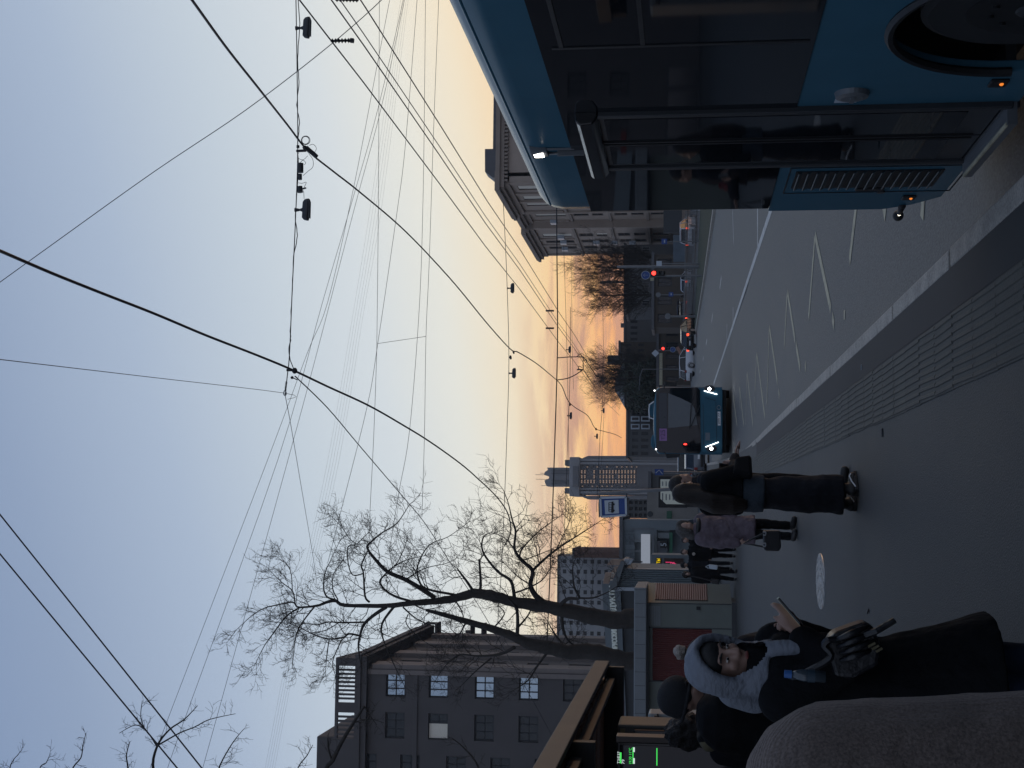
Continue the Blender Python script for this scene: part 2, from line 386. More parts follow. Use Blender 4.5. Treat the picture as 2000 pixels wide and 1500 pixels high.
# ---------------------------------------------------------------- the setting
def struct(name, mb, m, bevel=0, smooth=False):
    o = mb.build(name, m, None, smooth=smooth, bevel=bevel); return tag(o, kind='structure')
YS = [-40, 0, 20, 40, 60, 80, 110, 150, 200, 260, 340, 420, 900, 2500]
EDGE = [V3((1.62, -40, 0)), V3((1.62, 30, 0)), gnd(1437, 881), gnd(1427, 893), gnd(1400, 901), gnd(1375, 906), gnd(1362, 908)]
EDGE.append(EDGE[-1] + V3((18, 140, 0)))
def edge_x(Y):
    for a, b in zip(EDGE, EDGE[1:]):
        if a.y <= Y <= b.y: return a.x + (b.x - a.x) * (Y - a.y) / (b.y - a.y)
    return EDGE[-1].x
def strip(z, xl, xr, ys):
    mb = MB(); vs = []; fs = []
    for y in ys: vs += [(xl(y), y, z + rise(y)), (xr(y), y, z + rise(y))]
    for i in range(len(ys) - 1): fs.append((2 * i, 2 * i + 1, 2 * i + 3, 2 * i + 2))
    return mb.add(vs, fs)
struct('ground', strip(ROAD - 0.03, lambda y: -900 if y > 100 else -300, lambda y: 900 if y > 100 else 300, YS), M['soil'])
RY = [-40, 0, 20, 40, 50, 60, 80, 110, 150, 200, 260]
struct('road', strip(ROAD, lambda y: 1.0, lambda y: 60, RY), M['asphalt'])
PY = sorted(set([round(e.y, 2) for e in EDGE] + [0, 20, 60, 80, 110, 200]))
PY = [y for y in PY if y <= EDGE[-1].y]
pv = strip(0.0, lambda y: -60, lambda y: edge_x(y) - 0.13, PY)
struct('pavement', pv, M['pavement'])
def kerb():
    mb = MB(); mb2 = MB()
    pts = [e.copy() for e in EDGE]
    Y = 1.6
    while Y < 44:                      # long kerb stones with open joints
        y0, y1 = Y + 0.024, Y + 2.36 - 0.024
        j = random.uniform(-0.008, 0.008)
        mb.box(1.49 + j, 1.62 + j, y0, y1, ROAD - 0.02, 0.006 + random.uniform(-0.003, 0.003)); Y += 2.36
    a = None
    q = [V3((1.62, Y, 0))] + [p for p in pts if p.y > Y + 0.5]
    for a, b in zip(q, q[1:]):
        d = V3((0.13, 0, 0))
        mb.add([a - d, a, b, b - d, a - d + V3((0, 0, -.17)), a + V3((0, 0, -.17)), b + V3((0, 0, -.17)), b - d + V3((0, 0, -.17))],
               [(0, 1, 2, 3), (1, 5, 6, 2), (0, 4, 7, 3), (0, 1, 5, 4)])
    struct('kerb', mb, M['kerb'], bevel=0.012)
    # darker resurfaced strip between kerb and tactile tiles
    struct('kerb_strip', strip(0.004, lambda y: 1.215, lambda y: 1.488, [-5, 0, 20, 36.8]), M['kerbdark'])
kerb()
def tactile():
    mb = MB(); Y = 2.0
    while Y < 36.7:
        ox = random.uniform(-0.007, 0.007); sk = random.uniform(-0.008, 0.008); L = 0.6; zz = random.uniform(-0.001, 0.002)
        mb.box(0.735 + ox, 1.205 + ox, Y + 0.0015, Y + L - 0.0015, -0.03, 0.006 + zz)
        for k in range(9):
            x = 0.757 + ox + k * 0.0528
            mb.add([(x - .011, Y + .004, .006 + zz), (x + .017, Y + .004, .006 + zz), (x + .017 + sk, Y + L - .004, .006 + zz), (x - .011 + sk, Y + L - .004, .006 + zz),
                    (x - .005, Y + .008, .0135 + zz), (x + .011, Y + .008, .0135 + zz), (x + .011 + sk, Y + L - .008, .0135 + zz), (x - .005 + sk, Y + L - .008, .0135 + zz)],
                   [(4, 5, 6, 7), (0, 1, 5, 4), (1, 2, 6, 5), (2, 3, 7, 6), (3, 0, 4, 7)])
        Y += L
    struct('tactile_paving', mb, M['tactile'])
tactile()
def markings():
    mb = MB()
    def ln(p, q, w, m=0, n=1):
        a, b = gnd(p[0], p[1], ROAD), gnd(q[0], q[1], ROAD)
        t = (b - a); t.z = 0; t.normalize(); s = V3((t.y, -t.x, 0)) * w / 2; mb.cur = m
        N = max(1, int((b - a).length / 8))
        for i in range(N):
            c, d = a.lerp(b, i / N), a.lerp(b, (i + 1) / N)
            c.z = ROAD + .005 + rise(c.y); d.z = ROAD + .005 + rise(d.y)
            mb.poly([c - s, c + s, d + s, d - s])
    z7 = lambda x, y: (1400 + x / 2.5, 400 + y / 2.5)
    Z = [((480, 160), (450, 555)), ((482, 150), (558, 510)), ((566, 545), (574, 590)), ((625, 515), (625, 560)),
         ((345, 435), (330, 695)), ((347, 428), (383, 660)), ((388, 680), (408, 800)), ((433, 770), (435, 810)),
         ((257, 605), (245, 970)), ((258, 600), (297, 865)), ((303, 905), (306, 940)),
         ((195, 730), (187, 910)), ((187, 935), (187, 1020)), ((196, 728), (235, 1035)),
         ((147, 825), (142, 1075)), ((149, 822), (177, 1075)), ((110, 895), (115, 1000)), ((112, 892), (132, 1075)), ((80, 930), (100, 1080)),
         ((683, 0), (650, 275)), ((690, -250), (683, 0)), ((806, -60), (826, 52)), ((1014, -80), (1004, 66))]
    for a, b in Z: ln(z7(*a), z7(*b), 0.14, 1)
    pts = [(1520, 368), (1505, 413), (1470, 519), (1430, 641), (1394, 750)]
    for a, b in zip(pts, pts[1:]): ln(a, b, 0.2)
    for a, b, w in [((1432, 600), (1432, 643), .3), ((1420, 633), (1420, 673), .3), ((1392, 613), (1390, 629), .2), ((1381, 663), (1379, 673), .2), ((1374, 697), (1373, 704), .2), ((1368, 723), (1367, 728), .2),
                    ((1431, 410), (1433, 475), .25), ((1409, 541), (1406, 563), .2), ((1480, 405), (1480, 483), .35)]: ln(a, b, w)
    struct('road_markings', mb, [M['paint'], M['ypaint']])
markings()
def median():
    near = [gnd(1399, 380, ROAD), gnd(1398, 413, ROAD), gnd(1376, 560, ROAD), gnd(1360, 652, ROAD)]
    far = [gnd(1372, 380, ROAD), gnd(1371, 413, ROAD), gnd(1363, 560, ROAD), gnd(1357, 648, ROAD)]
    mb = MB(); kb = MB(); up = V3((0, 0, 0.14))
    for i in range(3):
        mb.poly([near[i] + up, near[i + 1] + up, far[i + 1] + up, far[i] + up])
        a, b = near[i], near[i + 1]
        kb.add([a, b, b + up * 1.05, a + up * 1.05, a + V3((.3, 0, .147)), b + V3((.3, 0, .147))], [(0, 1, 2, 3), (3, 2, 5, 4)])
    o = mb.build('median_grass', M['grass']); tag(o, kind='structure')
    struct('median_kerb', kb, M['kerb'])
    # picket fence along the far side of the median
    f = thing('fence', 'low dark metal picket fence along the far edge of the grass median', 'fence', far[1] + up)
    pk = MB(); rl = MB(); n = 0
    base = [far[0] + (far[0] - far[1]) * 0.4] + far
    for a, b in zip(base, base[1:]):
        L = (b - a).length; t = (b - a) / L; k = int(L / 0.32)
        for i in range(k):
            p = a + t * (i * L / k) + up
            pk.box(p.x - .03, p.x + .03, p.y - .03, p.y + .03, p.z, p.z + 1.15 + random.uniform(-.03, .03))
        for h in (.25, .95): rl.bar(a + up + V3((0, 0, h)), b + up + V3((0, 0, h)), .05, .06)
    pk.build('picket_panel', M['greymetal'], f); rl.build('rail', M['darkmetal'], f)
median()
def manhole():
    c = gnd(1603.5, 1135); t = thing('manhole_cover', 'round pale iron manhole cover set in the pavement asphalt', 'manhole cover', c)
    fr = MB(); n = 40
    ry = 0.5
    def ring(a, z): return [(c.x + a * math.cos(2 * math.pi * k / n), c.y + a * ry / .335 * math.sin(2 * math.pi * k / n), z) for k in range(n)]
    fr.loft([ring(.335, .0), ring(.333, .012), ring(.305, .012), ring(.303, .006)], caps=False)
    fr.build('rim', M['steel'], t)
    lid = MB(); lid.loft([ring(.302, .0), ring(.300, .012)], caps=True)
    for a in (.08, .15, .22, .28):
        for k in range(int(a * 90)):
            if k % 2: continue
            A, B = 2 * math.pi * k / int(a * 90), 2 * math.pi * (k + 1) / int(a * 90)
            q = [(c.x + rr * math.cos(g), c.y + rr * ry / .335 * math.sin(g)) for rr, g in ((a, A), (a, B), (a + .04, B), (a + .04, A))]
            lid.prism([(x, y, .0121) for x, y in q], (0, 0, .006))
    lid.build('cover_plate', mat('worn_cover', (0.36, 0.35, 0.33), 0.7, var=0.4, vs=30, fine=.3, fs=90), t)
manhole()
def litter():
    for px, py, nm in [(1697, 1194, 'dark'), (1984, 1280, 'pale'), (1725, 845, 'dark'), (1684, 717, 'pale')]:
        p = gnd(px, py); mb = MB(); L, w = (.035, .010) if nm == 'dark' else (.022, .012)
        a = random.uniform(0, 3); mb.obox(p + V3((0, 0, .008)), V3((math.cos(a), math.sin(a), 0)) * L, V3((-math.sin(a), math.cos(a), 0.3)) * w, (0, 0, .004))
        o = mb.build('litter', M['black'] if nm == 'dark' else M['signwhite'])
        lb = {1697: 'thin dark scrap lying on the pavement beside the manhole cover', 1984: 'small pale scrap on the pavement nearest the camera', 1725: 'dark crumb on the pavement left of the tactile strip', 1684: 'pale crumb lying on the tactile strip edge'}[px]
        tag(o, lb, 'litter', 'scraps on the pavement')
litter()
# ---------------------------------------------------------------- buses
def bus_ring(cx, y, hw, s, zb, top=True, z0=1.262):
    """one cross-section of the upper body; hw half width, s shrink 0..1"""
    k = hw - s
    half = [(k, z0), (k, max(1.30, z0 + .01)), (k, 2.34), (k, 2.52), (k, 2.53), (k - .010, 2.585), (k - .035, 2.635), (k - .08, 2.675), (k - .16, 2.71), (k - .5, 2.765), (k - .9, 2.80)]
    if s > 0: half = [(x, min(z, 2.80 - s * 1.0)) for x, z in half]
    pts = [(cx + x, y, zb + z) for x, z in half] + [(cx - x, y, zb + z) for x, z in reversed(half)]
    return pts
def pb(px, py, X=1.87):
    p = atX(px, py, X); return p.y, p.z
def near_bus():
    zb = ROAD; cx = 1.87 + 1.275
    t = thing('city_bus', 'blue city bus standing close at the kerb with its grey framed rear door', 'bus', (cx, 2.6, zb))
    Y1, Y0 = 8.72, -3.3
    body = MB()
    sts = [(Y0, 0.0), (Y1 - 1.2, 0.0), (Y1 - .5, 0.0), (Y1 - .25, 0.0), (Y1 - .16, 0.004), (Y1 - .09, .025), (Y1 - .03, .08), (Y1, .17)]
    body.loft([bus_ring(cx, y, 1.275, s, zb, z0=1.262) for y, s in sts])
    b = body.build('body', M['busblue'], t, smooth=True)
    b.modifiers.new('es', 'EDGE_SPLIT').split_angle = R(40)
    un = MB(); un.box(cx - 1.0, cx + 1.2, Y0, Y1 - .3, zb + .22, zb + .95); un.build('underbody', M['black'], t)
    far = MB(); far.box(cx + 1.2, cx + 1.275, Y0, Y1 - .1, zb + .25, zb + .95); far.box(cx - 1.1, cx + 1.2, Y1 - .05, Y1, zb + .25, zb + .95); far.build('far_side_panel', M['busblue'], t)
    X = 1.87; zg0, zg1 = 1.105, 2.21
    (d0, _), (d1, _) = pb(1400, 318), pb(1400, 214)          # door opening, rear and front edge
    # lower skirts: polygons with thickness, one with the wheel arch cut out
    zs = zb + .25
    sk = MB()
    prof = [(d0 + .005, zs), (Y1 - .34, zs), (Y1 - .13, zs + .14), (Y1 - .01, zs + .3), (Y1 - .01, zg0 - .001), (d0 + .005, zg0 - .001)]
    sk.prism([(X, y, z) for y, z in reversed(prof)], (.05, 0, 0))
    sk.build('rear_skirt', M['busblue'], t, bevel=.01)
    yc, zc, ra = 5.36, zb + .42, .60
    arc = [(yc + ra * math.cos(a) * 1.0, max(zs, zc + ra * .93 * math.sin(a))) for a in [R(-10 + i * 200 / 28) for i in range(29)]]
    arc = [(y, z) for y, z in arc]
    arc[0] = (arc[0][0], zs); arc[-1] = (arc[-1][0], zs)
    pr = [(d1 - .005, zs)] + arc + [(Y0, zs), (Y0, zg0 - .001), (d1 - .005, zg0 - .001)]
    s2 = MB(); s2.prism([(X, y, z) for y, z in pr], (.05, 0, 0)); s2.build('front_skirt', M['busblue'], t, bevel=.008)
    lip = MB(); lip.tube([(X - .004, y, z) for y, z in arc[1:-1]], .02, 6); lip.build('arch_lip', M['black'], t)
    w = thing_part('wheel', t); ty = MB(); c = V3((X + .17, yc, zb + .43))
    ty.tube([c + V3((dx, 0, 0)) for dx in (-.12, -.105, .1, .13)], [.40, .43, .43, .40], 40); ty.build('tyre', M['tyre'], w, smooth=False)
    rim = MB(); rim.tube([c + V3((dx, 0, 0)) for dx in (-.122, -.10, -.06)], [.26, .24, .12], 32); rim.ell(c + V3((-.10, 0, 0)), (.05, .09, .09))
    for k in range(10):
        a = k * math.pi / 5; rim.disc(c + V3((-.118, .17 * math.cos(a), .17 * math.sin(a))), (1, 0, 0), .014, .03, 6)
    rim.build('rim', M['black'], w)
    # glazing
    gl = MB(); gl.prism([(X - .006, y, z) for y, z in ((Y0, zg0), (Y0, zg1), (d1 - .02, zg1), (d1 - .02, zg0))], (.02, 0, 0))
    gl.build('side_window', M['busglass'], t)
    g2 = MB(); g2.prism([(X - .006, y, z) for y, z in ((d0 + .02, zg0), (d0 + .02, zg1), (Y1 - .12, zg1), (Y1 - .12, zg0))], (.02, 0, 0)); g2.build('rear_side_window', M['busglass'], t)
    g3 = MB(); g3.prism([(X - .006, y, z) for y, z in ((d1 - .02, zg1 - .13), (d1 - .02, zg1), (d0 + .02, zg1), (d0 + .02, zg1 - .13))], (.02, 0, 0)); g3.build('window_header', M['busglass'], t)
    se = MB()
    for py in (85, -130):
        y, _ = pb(1300, py); se.box(X - .010, X - .004, y - .012, y + .012, zg0 + .02, zg1 - .05)
    y0, _ = pb(1300, 82); y1, _ = pb(1300, -120)
    se.bar((X - .008, y0, 1.79), (X - .008, y1, 1.79), .006, .018); se.bar((X - .008, y0, zg1 - .09), (X - .008, y1, zg1 - .09), .006, .018)
    se.build('window_seal', M['black'], t)
    # door: two narrow glazed leaves set back in a grey frame
    dz0 = 1.62 - (1913 - 1338) * .00091 * 1.0
    dz0 = zb + .34
    fr = MB(); dtop = pb(1165, 270)[1]
    for y in (d0, d1): fr.box(X - .03, X + .05, y - .022, y + .022, dz0 - .06, dtop)
    fr.box(X - .015, X + .05, d1 + .022, d0 - .022, dz0 - .10, dz0 - .03)
    dr = fr.build('door_frame', M['darkmetal'], t, bevel=.006)
    mid = (d0 + d1) / 2
    for a, c_ in ((d1 + .03, mid - .012), (mid + .012, d0 - .03)):
        p = MB(); p.box(X - .012, X + .045, a, c_, dz0 - .02, dtop - .02)
        o = p.build('door_leaf', M['darkmetal'], t, bevel=.004)
        q = MB(); q.box(X - .016, X - .0125, a + .05, c_ - .04, dz0 + .12, dtop - .06); q.build('door_glass', M['busglass'], o, local=False)
        s = MB(); s.bar((X - .014, c_ - .012 if a < mid - .1 else a + .012, dz0 + .02), (X - .014, c_ - .012 if a < mid - .1 else a + .012, dtop - .03), .018, .018, up=(1, 0, 0)); s.build('door_seal', M['black'], o)
    hd = MB(); hy0, hz0 = pb(1116, 222); hy1, hz1 = pb(1150, 330)
    hz = 2.085
    sec = [(X + .0, hz - .055), (X - .03, hz - .055), (X - .065, hz - .03), (X - .07, hz + .03), (X - .05, hz + .052), (X + .0, hz + .055)]
    hd.loft([[(x, y, z) for x, z in sec] for y in (d1 - .03, d0 + .04)]); hd.build('door_header_cover', M['blackgloss'], t, bevel=.008)
    st = MB(); st.prism([(X - .10, d1 + .0, zb + .26), (X - .10, d0 + .02, zb + .26), (X + .3, d0 + .02, zb + .26), (X + .3, d1, zb + .26)], (0, 0, .045)); st.build('door_step', M['greymetal'], t)
    ye = MB(); ye.box(X - .106, X - .088, d1 + .02, d0, zb + .30, zb + .309); ye.build('step_edge', M['ypaint'], t)
    # louvred grille on the engine cover
    ga, gb = pb(1556, 366), pb(1800, 338)
    gy0, gy1 = pb(1600, 334)[0], pb(1600, 366)[0]; gz0, gz1 = pb(1838, 340)[1], pb(1552, 345)[1]
    gr = MB(); gr.box(X - .006, X + .0, gy0, gy1, gz0, gz1); gb_ = gr.build('louvre_grille', M['black'], t)
    sl = MB(); n = 16
    for k in range(n):
        z = gz0 + (k + .5) * (gz1 - gz0) / n
        sl.obox((X - .010, (gy0 + gy1) / 2, z), (0, (gy1 - gy0) / 2, 0), (.008, 0, -.012), (.002, 0, .002))
    sl.build('louvre', mat('louvre_paint', (.015, .03, .04), .5, var=.1), gb_)
    seam = MB(); sy0, sy1 = pb(1600, 327)[0], pb(1600, 376)[0]; sz0, sz1 = pb(1880, 340)[1], pb(1540, 345)[1]
    for a, b_ in (((sy0, sz0), (sy1, sz0)), ((sy1, sz0), (sy1, sz1)), ((sy1, sz1), (sy0, sz1)), ((sy0, sz1), (sy0, sz0))):
        seam.bar((X - .001, a[0], a[1]), (X - .001, b_[0], b_[1]), .006, .006)
    seam.build('cover_seam', M['black'], t)
    hn = MB(); y, z = pb(1688, 368); hn.box(X - .012, X, y - .03, y + .03, z - .11, z + .05); hn.build('cover_handle', M['black'], t, bevel=.004)
    lk = MB(); y, z = pb(1720, 372); lk.disc((X - .006, y, z), (1, 0, 0), .024, .016, 16); lk.build('cover_lock', M['darkmetal'], t)
    # filler cap and paper label
    y, z = pb(1664, 181); fc = MB(); fc.tube([(X - .03, y, z), (X - .022, y, z), (X + .0, y, z)], [.05, .072, .078], 24); fc.box(X - .04, X - .028, y - .035, y + .035, z - .01, z + .01); fc.build('filler_cap', M['greymetal'], t)
    y, z = pb(1652, 196); lb = MB(); lb.box(X - .003, X, y - .028, y + .028, z - .05, z + .05); lb.build('paper_label', M['signwhite'], t)
    for px, py in ((1956, 158), (1779, 383)):
        y, z = pb(px, py); h = MB(); h.box(X - .014, X, y - .035, y + .055, z - .028, z + .05); hs = h.build('side_marker', M['black'], t, bevel=.006)
        l = MB(); l.ell((X - .014, y, z), (.008, .014, .009), 12, 8); l.build('marker_lamp', M['amber'], hs)
    # rear outline marker on a rubber stalk
    p = atX(1760, 413, 1.845); ml = MB(); ml.cap((X - .0, Y1 - .12, p.z + .0), (1.852, Y1 + .0, p.z), .022, .018, 10); ml.ell((1.845, Y1 + .06, p.z), (.034, .05, .034), 18, 12)
    mk = ml.build('outline_marker', M['black'], t, smooth=True); l = MB(); l.ell((1.845, Y1 + .018, p.z), (.012, .014, .012), 12, 8); l.build('marker_lens', lamp('dim_white_lamp', (1, .93, .75), 5), mk)
    # lamp and camera on a bracket over the door
    p = atX(1052, 288, 1.885); cm = MB(); cm.obox((1.872, p.y, p.z), (.03, 0, .006), (0, .055, 0), (-.006, 0, .045)); k = cm.build('door_lamp', M['greymetal'], t, bevel=.006)
    l = MB(); l.obox((1.842, p.y, p.z - .002), (.004, 0, 0), (0, .03, 0), (0, 0, .024)); l.build('lamp_lens', M['lampwhite'], k)
    br = MB()
    for dy in (-.045, .045): br.bar((1.862, p.y + dy, p.z - .04), (1.866, p.y + dy * .7, p.z - .19), .012, .012)
    br.bar((1.862, p.y, p.z - .1), (1.864, p.y, p.z - .24), .05, .012, up=(0, 1, 0)); br.build('lamp_bracket', M['greymetal'], k)
    gut = MB(); gut.tube([(X + .022, y, zb + 2.61) for y in (Y0, Y1 - .2)], .007, 6); gut.build('rain_gutter', M['busblue'], t)
def thing_part(name, parent):
    o = D.objects.new(name, None); col.objects.link(o); o.parent = parent; o.empty_display_size = .1
    return o
near_bus()
def far_bus():
    Y = 51.0; L = 12
    q = at(1345, 755, Y); p = at(1345, 888, Y); cx = (p.x + q.x) / 2; hw = (q.x - p.x) / 2; zb = ROAD + rise(Y)
    t = thing('city_bus', 'oncoming blue city bus in the kerb lane with its headlights lit', 'bus', (cx, Y, zb), R(-2.9))
    k = (zat(1275.5, Y) - zb) / 2.80
    def ring(y, s):
        return [(cx + (x - cx) , yy, zb + (z - zb) * k) for x, yy, z in bus_ring(cx, y, hw, s, zb, z0=.34)]
    body = MB(); body.loft([ring(y, s) for y, s in ((Y + L, 0), (Y + .35, 0), (Y + .14, .03), (Y + .04, .08), (Y, .15))])
    b = body.build('body', M['busblue'], t, smooth=True); b.modifiers.new('es', 'EDGE_SPLIT').split_angle = R(35)
    und = MB(); und.box(cx - hw + .12, cx + hw - .12, Y + .3, Y + L, zb + .2, zb + .5); und.build('underbody', M['black'], t)
    for sx in (-1, 1):
        w = thing_part('wheel', t); ty = MB(); c = V3((cx + sx * (hw - .2), Y + 2.7, zb + .48)); ty.tube([c + V3((d, 0, 0)) for d in (-.15, -.13, .13, .15)], [.44, .48, .48, .44], 24); ty.build('tyre', M['tyre'], w)
        rm = MB(); rm.disc(c + V3((sx * .14, 0, 0)), (1, 0, 0), .27, .06, 20); rm.build('rim', M['darkmetal'], w)
    fy = Y - .012
    P = lambda px, py: (at(px, py, Y).x, at(px, py, Y).z)
    def face(name, pts, m, y0=fy, d=.02, parent=t, bevel=0):
        mb = MB(); mb.prism([(at(a, b_, Y).x, y0, at(a, b_, Y).z) for a, b_ in pts], (0, d, 0)); return mb.build(name, m, parent, bevel=bevel)
    ws = face('windscreen', [(1281.5, 764), (1281.5, 878), (1288, 884), (1366, 886), (1369, 880), (1367, 762), (1362, 757), (1290, 758)], M['busglass'])
    face('destination_screen', [(1287, 768), (1287, 836), (1303, 836), (1303, 768)], mat('screen_off', (.05, .055, .065), .3, var=.05), fy - .006, .01)
    rs = face('route_display', [(1288, 837), (1288, 861), (1302.5, 861), (1302.5, 837)], M['purple'], fy - .008, .012)
    c = at(1295, 849, Y); text('т25', 'route_number', M['signblack'], rs, (c.x, fy - .012, c.z), (1, 0, 0), (0, 0, 1), .24, width=.36)
    face('windscreen_reflection', [(1305, 768), (1305, 836), (1362, 830), (1358, 800), (1350, 788), (1330, 778)], mat('painted_reflection', (.13, .14, .15), .5, var=.1), fy - .005, .008)  # grey reflection in the windscreen, put in as a coloured patch
    lo = face('front_panel', [(1371.5, 758), (1372.5, 884), (1408, 884), (1411, 876), (1411, 764), (1408, 757)], M['busblue'], fy - .02, .03, bevel=.015)
    for a, b_ in (((1373, 790), (1374, 868)), ((1398, 785), (1400, 868)), ((1376, 776), (1398, 783))):
        s = MB(); p0, p1 = P(*a), P(*b_); s.bar((p0[0], fy - .021, p0[1]), (p1[0], fy - .021, p1[1]), .012, .014); s.build('panel_gap', M['black'], lo)
    for c1, c2, hl in (((1375, 763.5), (1400.5, 770.5), (1385.5, 759.5)), ((1378, 873), (1403.5, 863.5), (1389.5, 876))):
        p0, p1, ph = P(*c1), P(*c2), P(*hl)
        hs = MB(); hs.ell((ph[0], fy - .02, ph[1]), (.13, .03, .2), 20, 10); hh = hs.build('headlight', M['darkmetal'], t, smooth=True)
        l = MB(); l.ell((ph[0], fy - .05, ph[1]), (.05, .02, .05), 16, 10); l.build('bulb', M['headlight'], hh)
        dd = MB(); dd.bar((p0[0], fy - .035, p0[1]), (p1[0], fy - .035, p1[1]), .035, .03); dd.build('running_light', M['drl'], hh)
    for hl in ((1278.5, 763), (1281.3, 877.5)):
        ph = P(*hl); l = MB(); l.ell((ph[0], Y - .01, ph[1]), (.028, .03, .03), 12, 8); l.build('roof_marker', M['drl'], t)
    pl = face('number_plate', [(1401.5, 804), (1402, 831), (1407.5, 831), (1407, 804)], M['white'], fy - .03, .012)
    c = at(1404.5, 817.5, Y); text('099 77', 'plate_number', M['signblack'], pl, (c.x, fy - .032, c.z), (1, 0, 0), (0, 0, 1), .1, width=.4)
    em = MB(); c = P(1404, 796); em.tube([(c[0] + .07 * math.cos(a), fy - .03, c[1] + .07 * math.sin(a)) for a in [i * math.pi / 10 for i in range(21)]], .009, 6); em.build('emblem', M['steel'], t)
    sk = face('sticker', [(1377.5, 845), (1377.5, 860), (1386.5, 860), (1386.5, 845)], mat('faded_sticker', (.12, .15, .18), .5, var=.2, vs=12), fy - .024, .006)
    for a, b_ in (((1367, 792), (1347, 838)), ((1347, 838), (1350, 790)), ((1366, 840), (1356, 792)), ((1352, 791), (1357, 769))):
        s = MB(); p0, p1 = P(*a), P(*b_); s.bar((p0[0], fy - .03, p0[1]), (p1[0], fy - .03, p1[1]), .02, .03); s.build('wiper', M['black'], t)
    rl = MB(); c = P(1338.5, 867.5); rl.ell((c[0], fy - .012, c[1]), (.03, .012, .06), 12, 8); rl.build('red_reflection', M['red'], t)  # red light reflected in the windscreen, added as a glowing dot
    # mirrors
    for pts, arm in (([(1300, 886), (1302, 895), (1326, 893), (1328, 886)], ((1297, 882), (1302, 889))), ([(1298, 744), (1300, 754), (1322, 755), (1322, 747)], ((1296, 760), (1300, 750)))):
        mb = MB(); mb.prism([(at(a, b_, Y).x, Y - .25, at(a, b_, Y).z) for a, b_ in pts], (0, .14, 0)); o = mb.build('mirror', M['black'], t, bevel=.03)
        s = MB(); p0, p1 = P(*arm[0]), P(*arm[1]); s.tube([(p0[0], Y + .05, p0[1]), (p1[0], Y - .2, p1[1])], .025, 8); s.build('mirror_arm', M['black'], o)
    # roof pods and rails
    for (y0, y1, top, nm) in ((790, 812, 1266, 'roof_unit'), (851, 876, 1269.5, 'roof_unit')):
        a, b_ = at(1275, y0, Y), at(1275, y1, Y); zt = zat(top, Y); x0, x1 = b_.x, a.x
        mb = MB(); z0 = zb + 2.76 * k
        mb.loft([[(x0 - .1, y, z0), (x1 + .1, y, z0), (x1 + .02, y, zt - .06), (x1 - .1, y, zt), (x0 + .1, y, zt), (x0 - .0, y, zt - .08)] for y in (Y + 1.2, Y + 4)]); mb.build(nm, M['busblue'], t, bevel=.03)
    rr = MB(); a, b_, c = at(1267, 788, Y), at(1266, 800, Y), at(1267, 815, Y); rr.tube([(a.x + .1, Y + 1.1, zb + 2.8 * k), (a.x - .02, Y + 1.1, a.z), (b_.x, Y + 1.1, b_.z), (c.x, Y + 1.1, c.z), (c.x - .05, Y + 1.1, zb + 2.8 * k)], .025, 6); rr.build('roof_rail', M['white'], t)
far_bus()
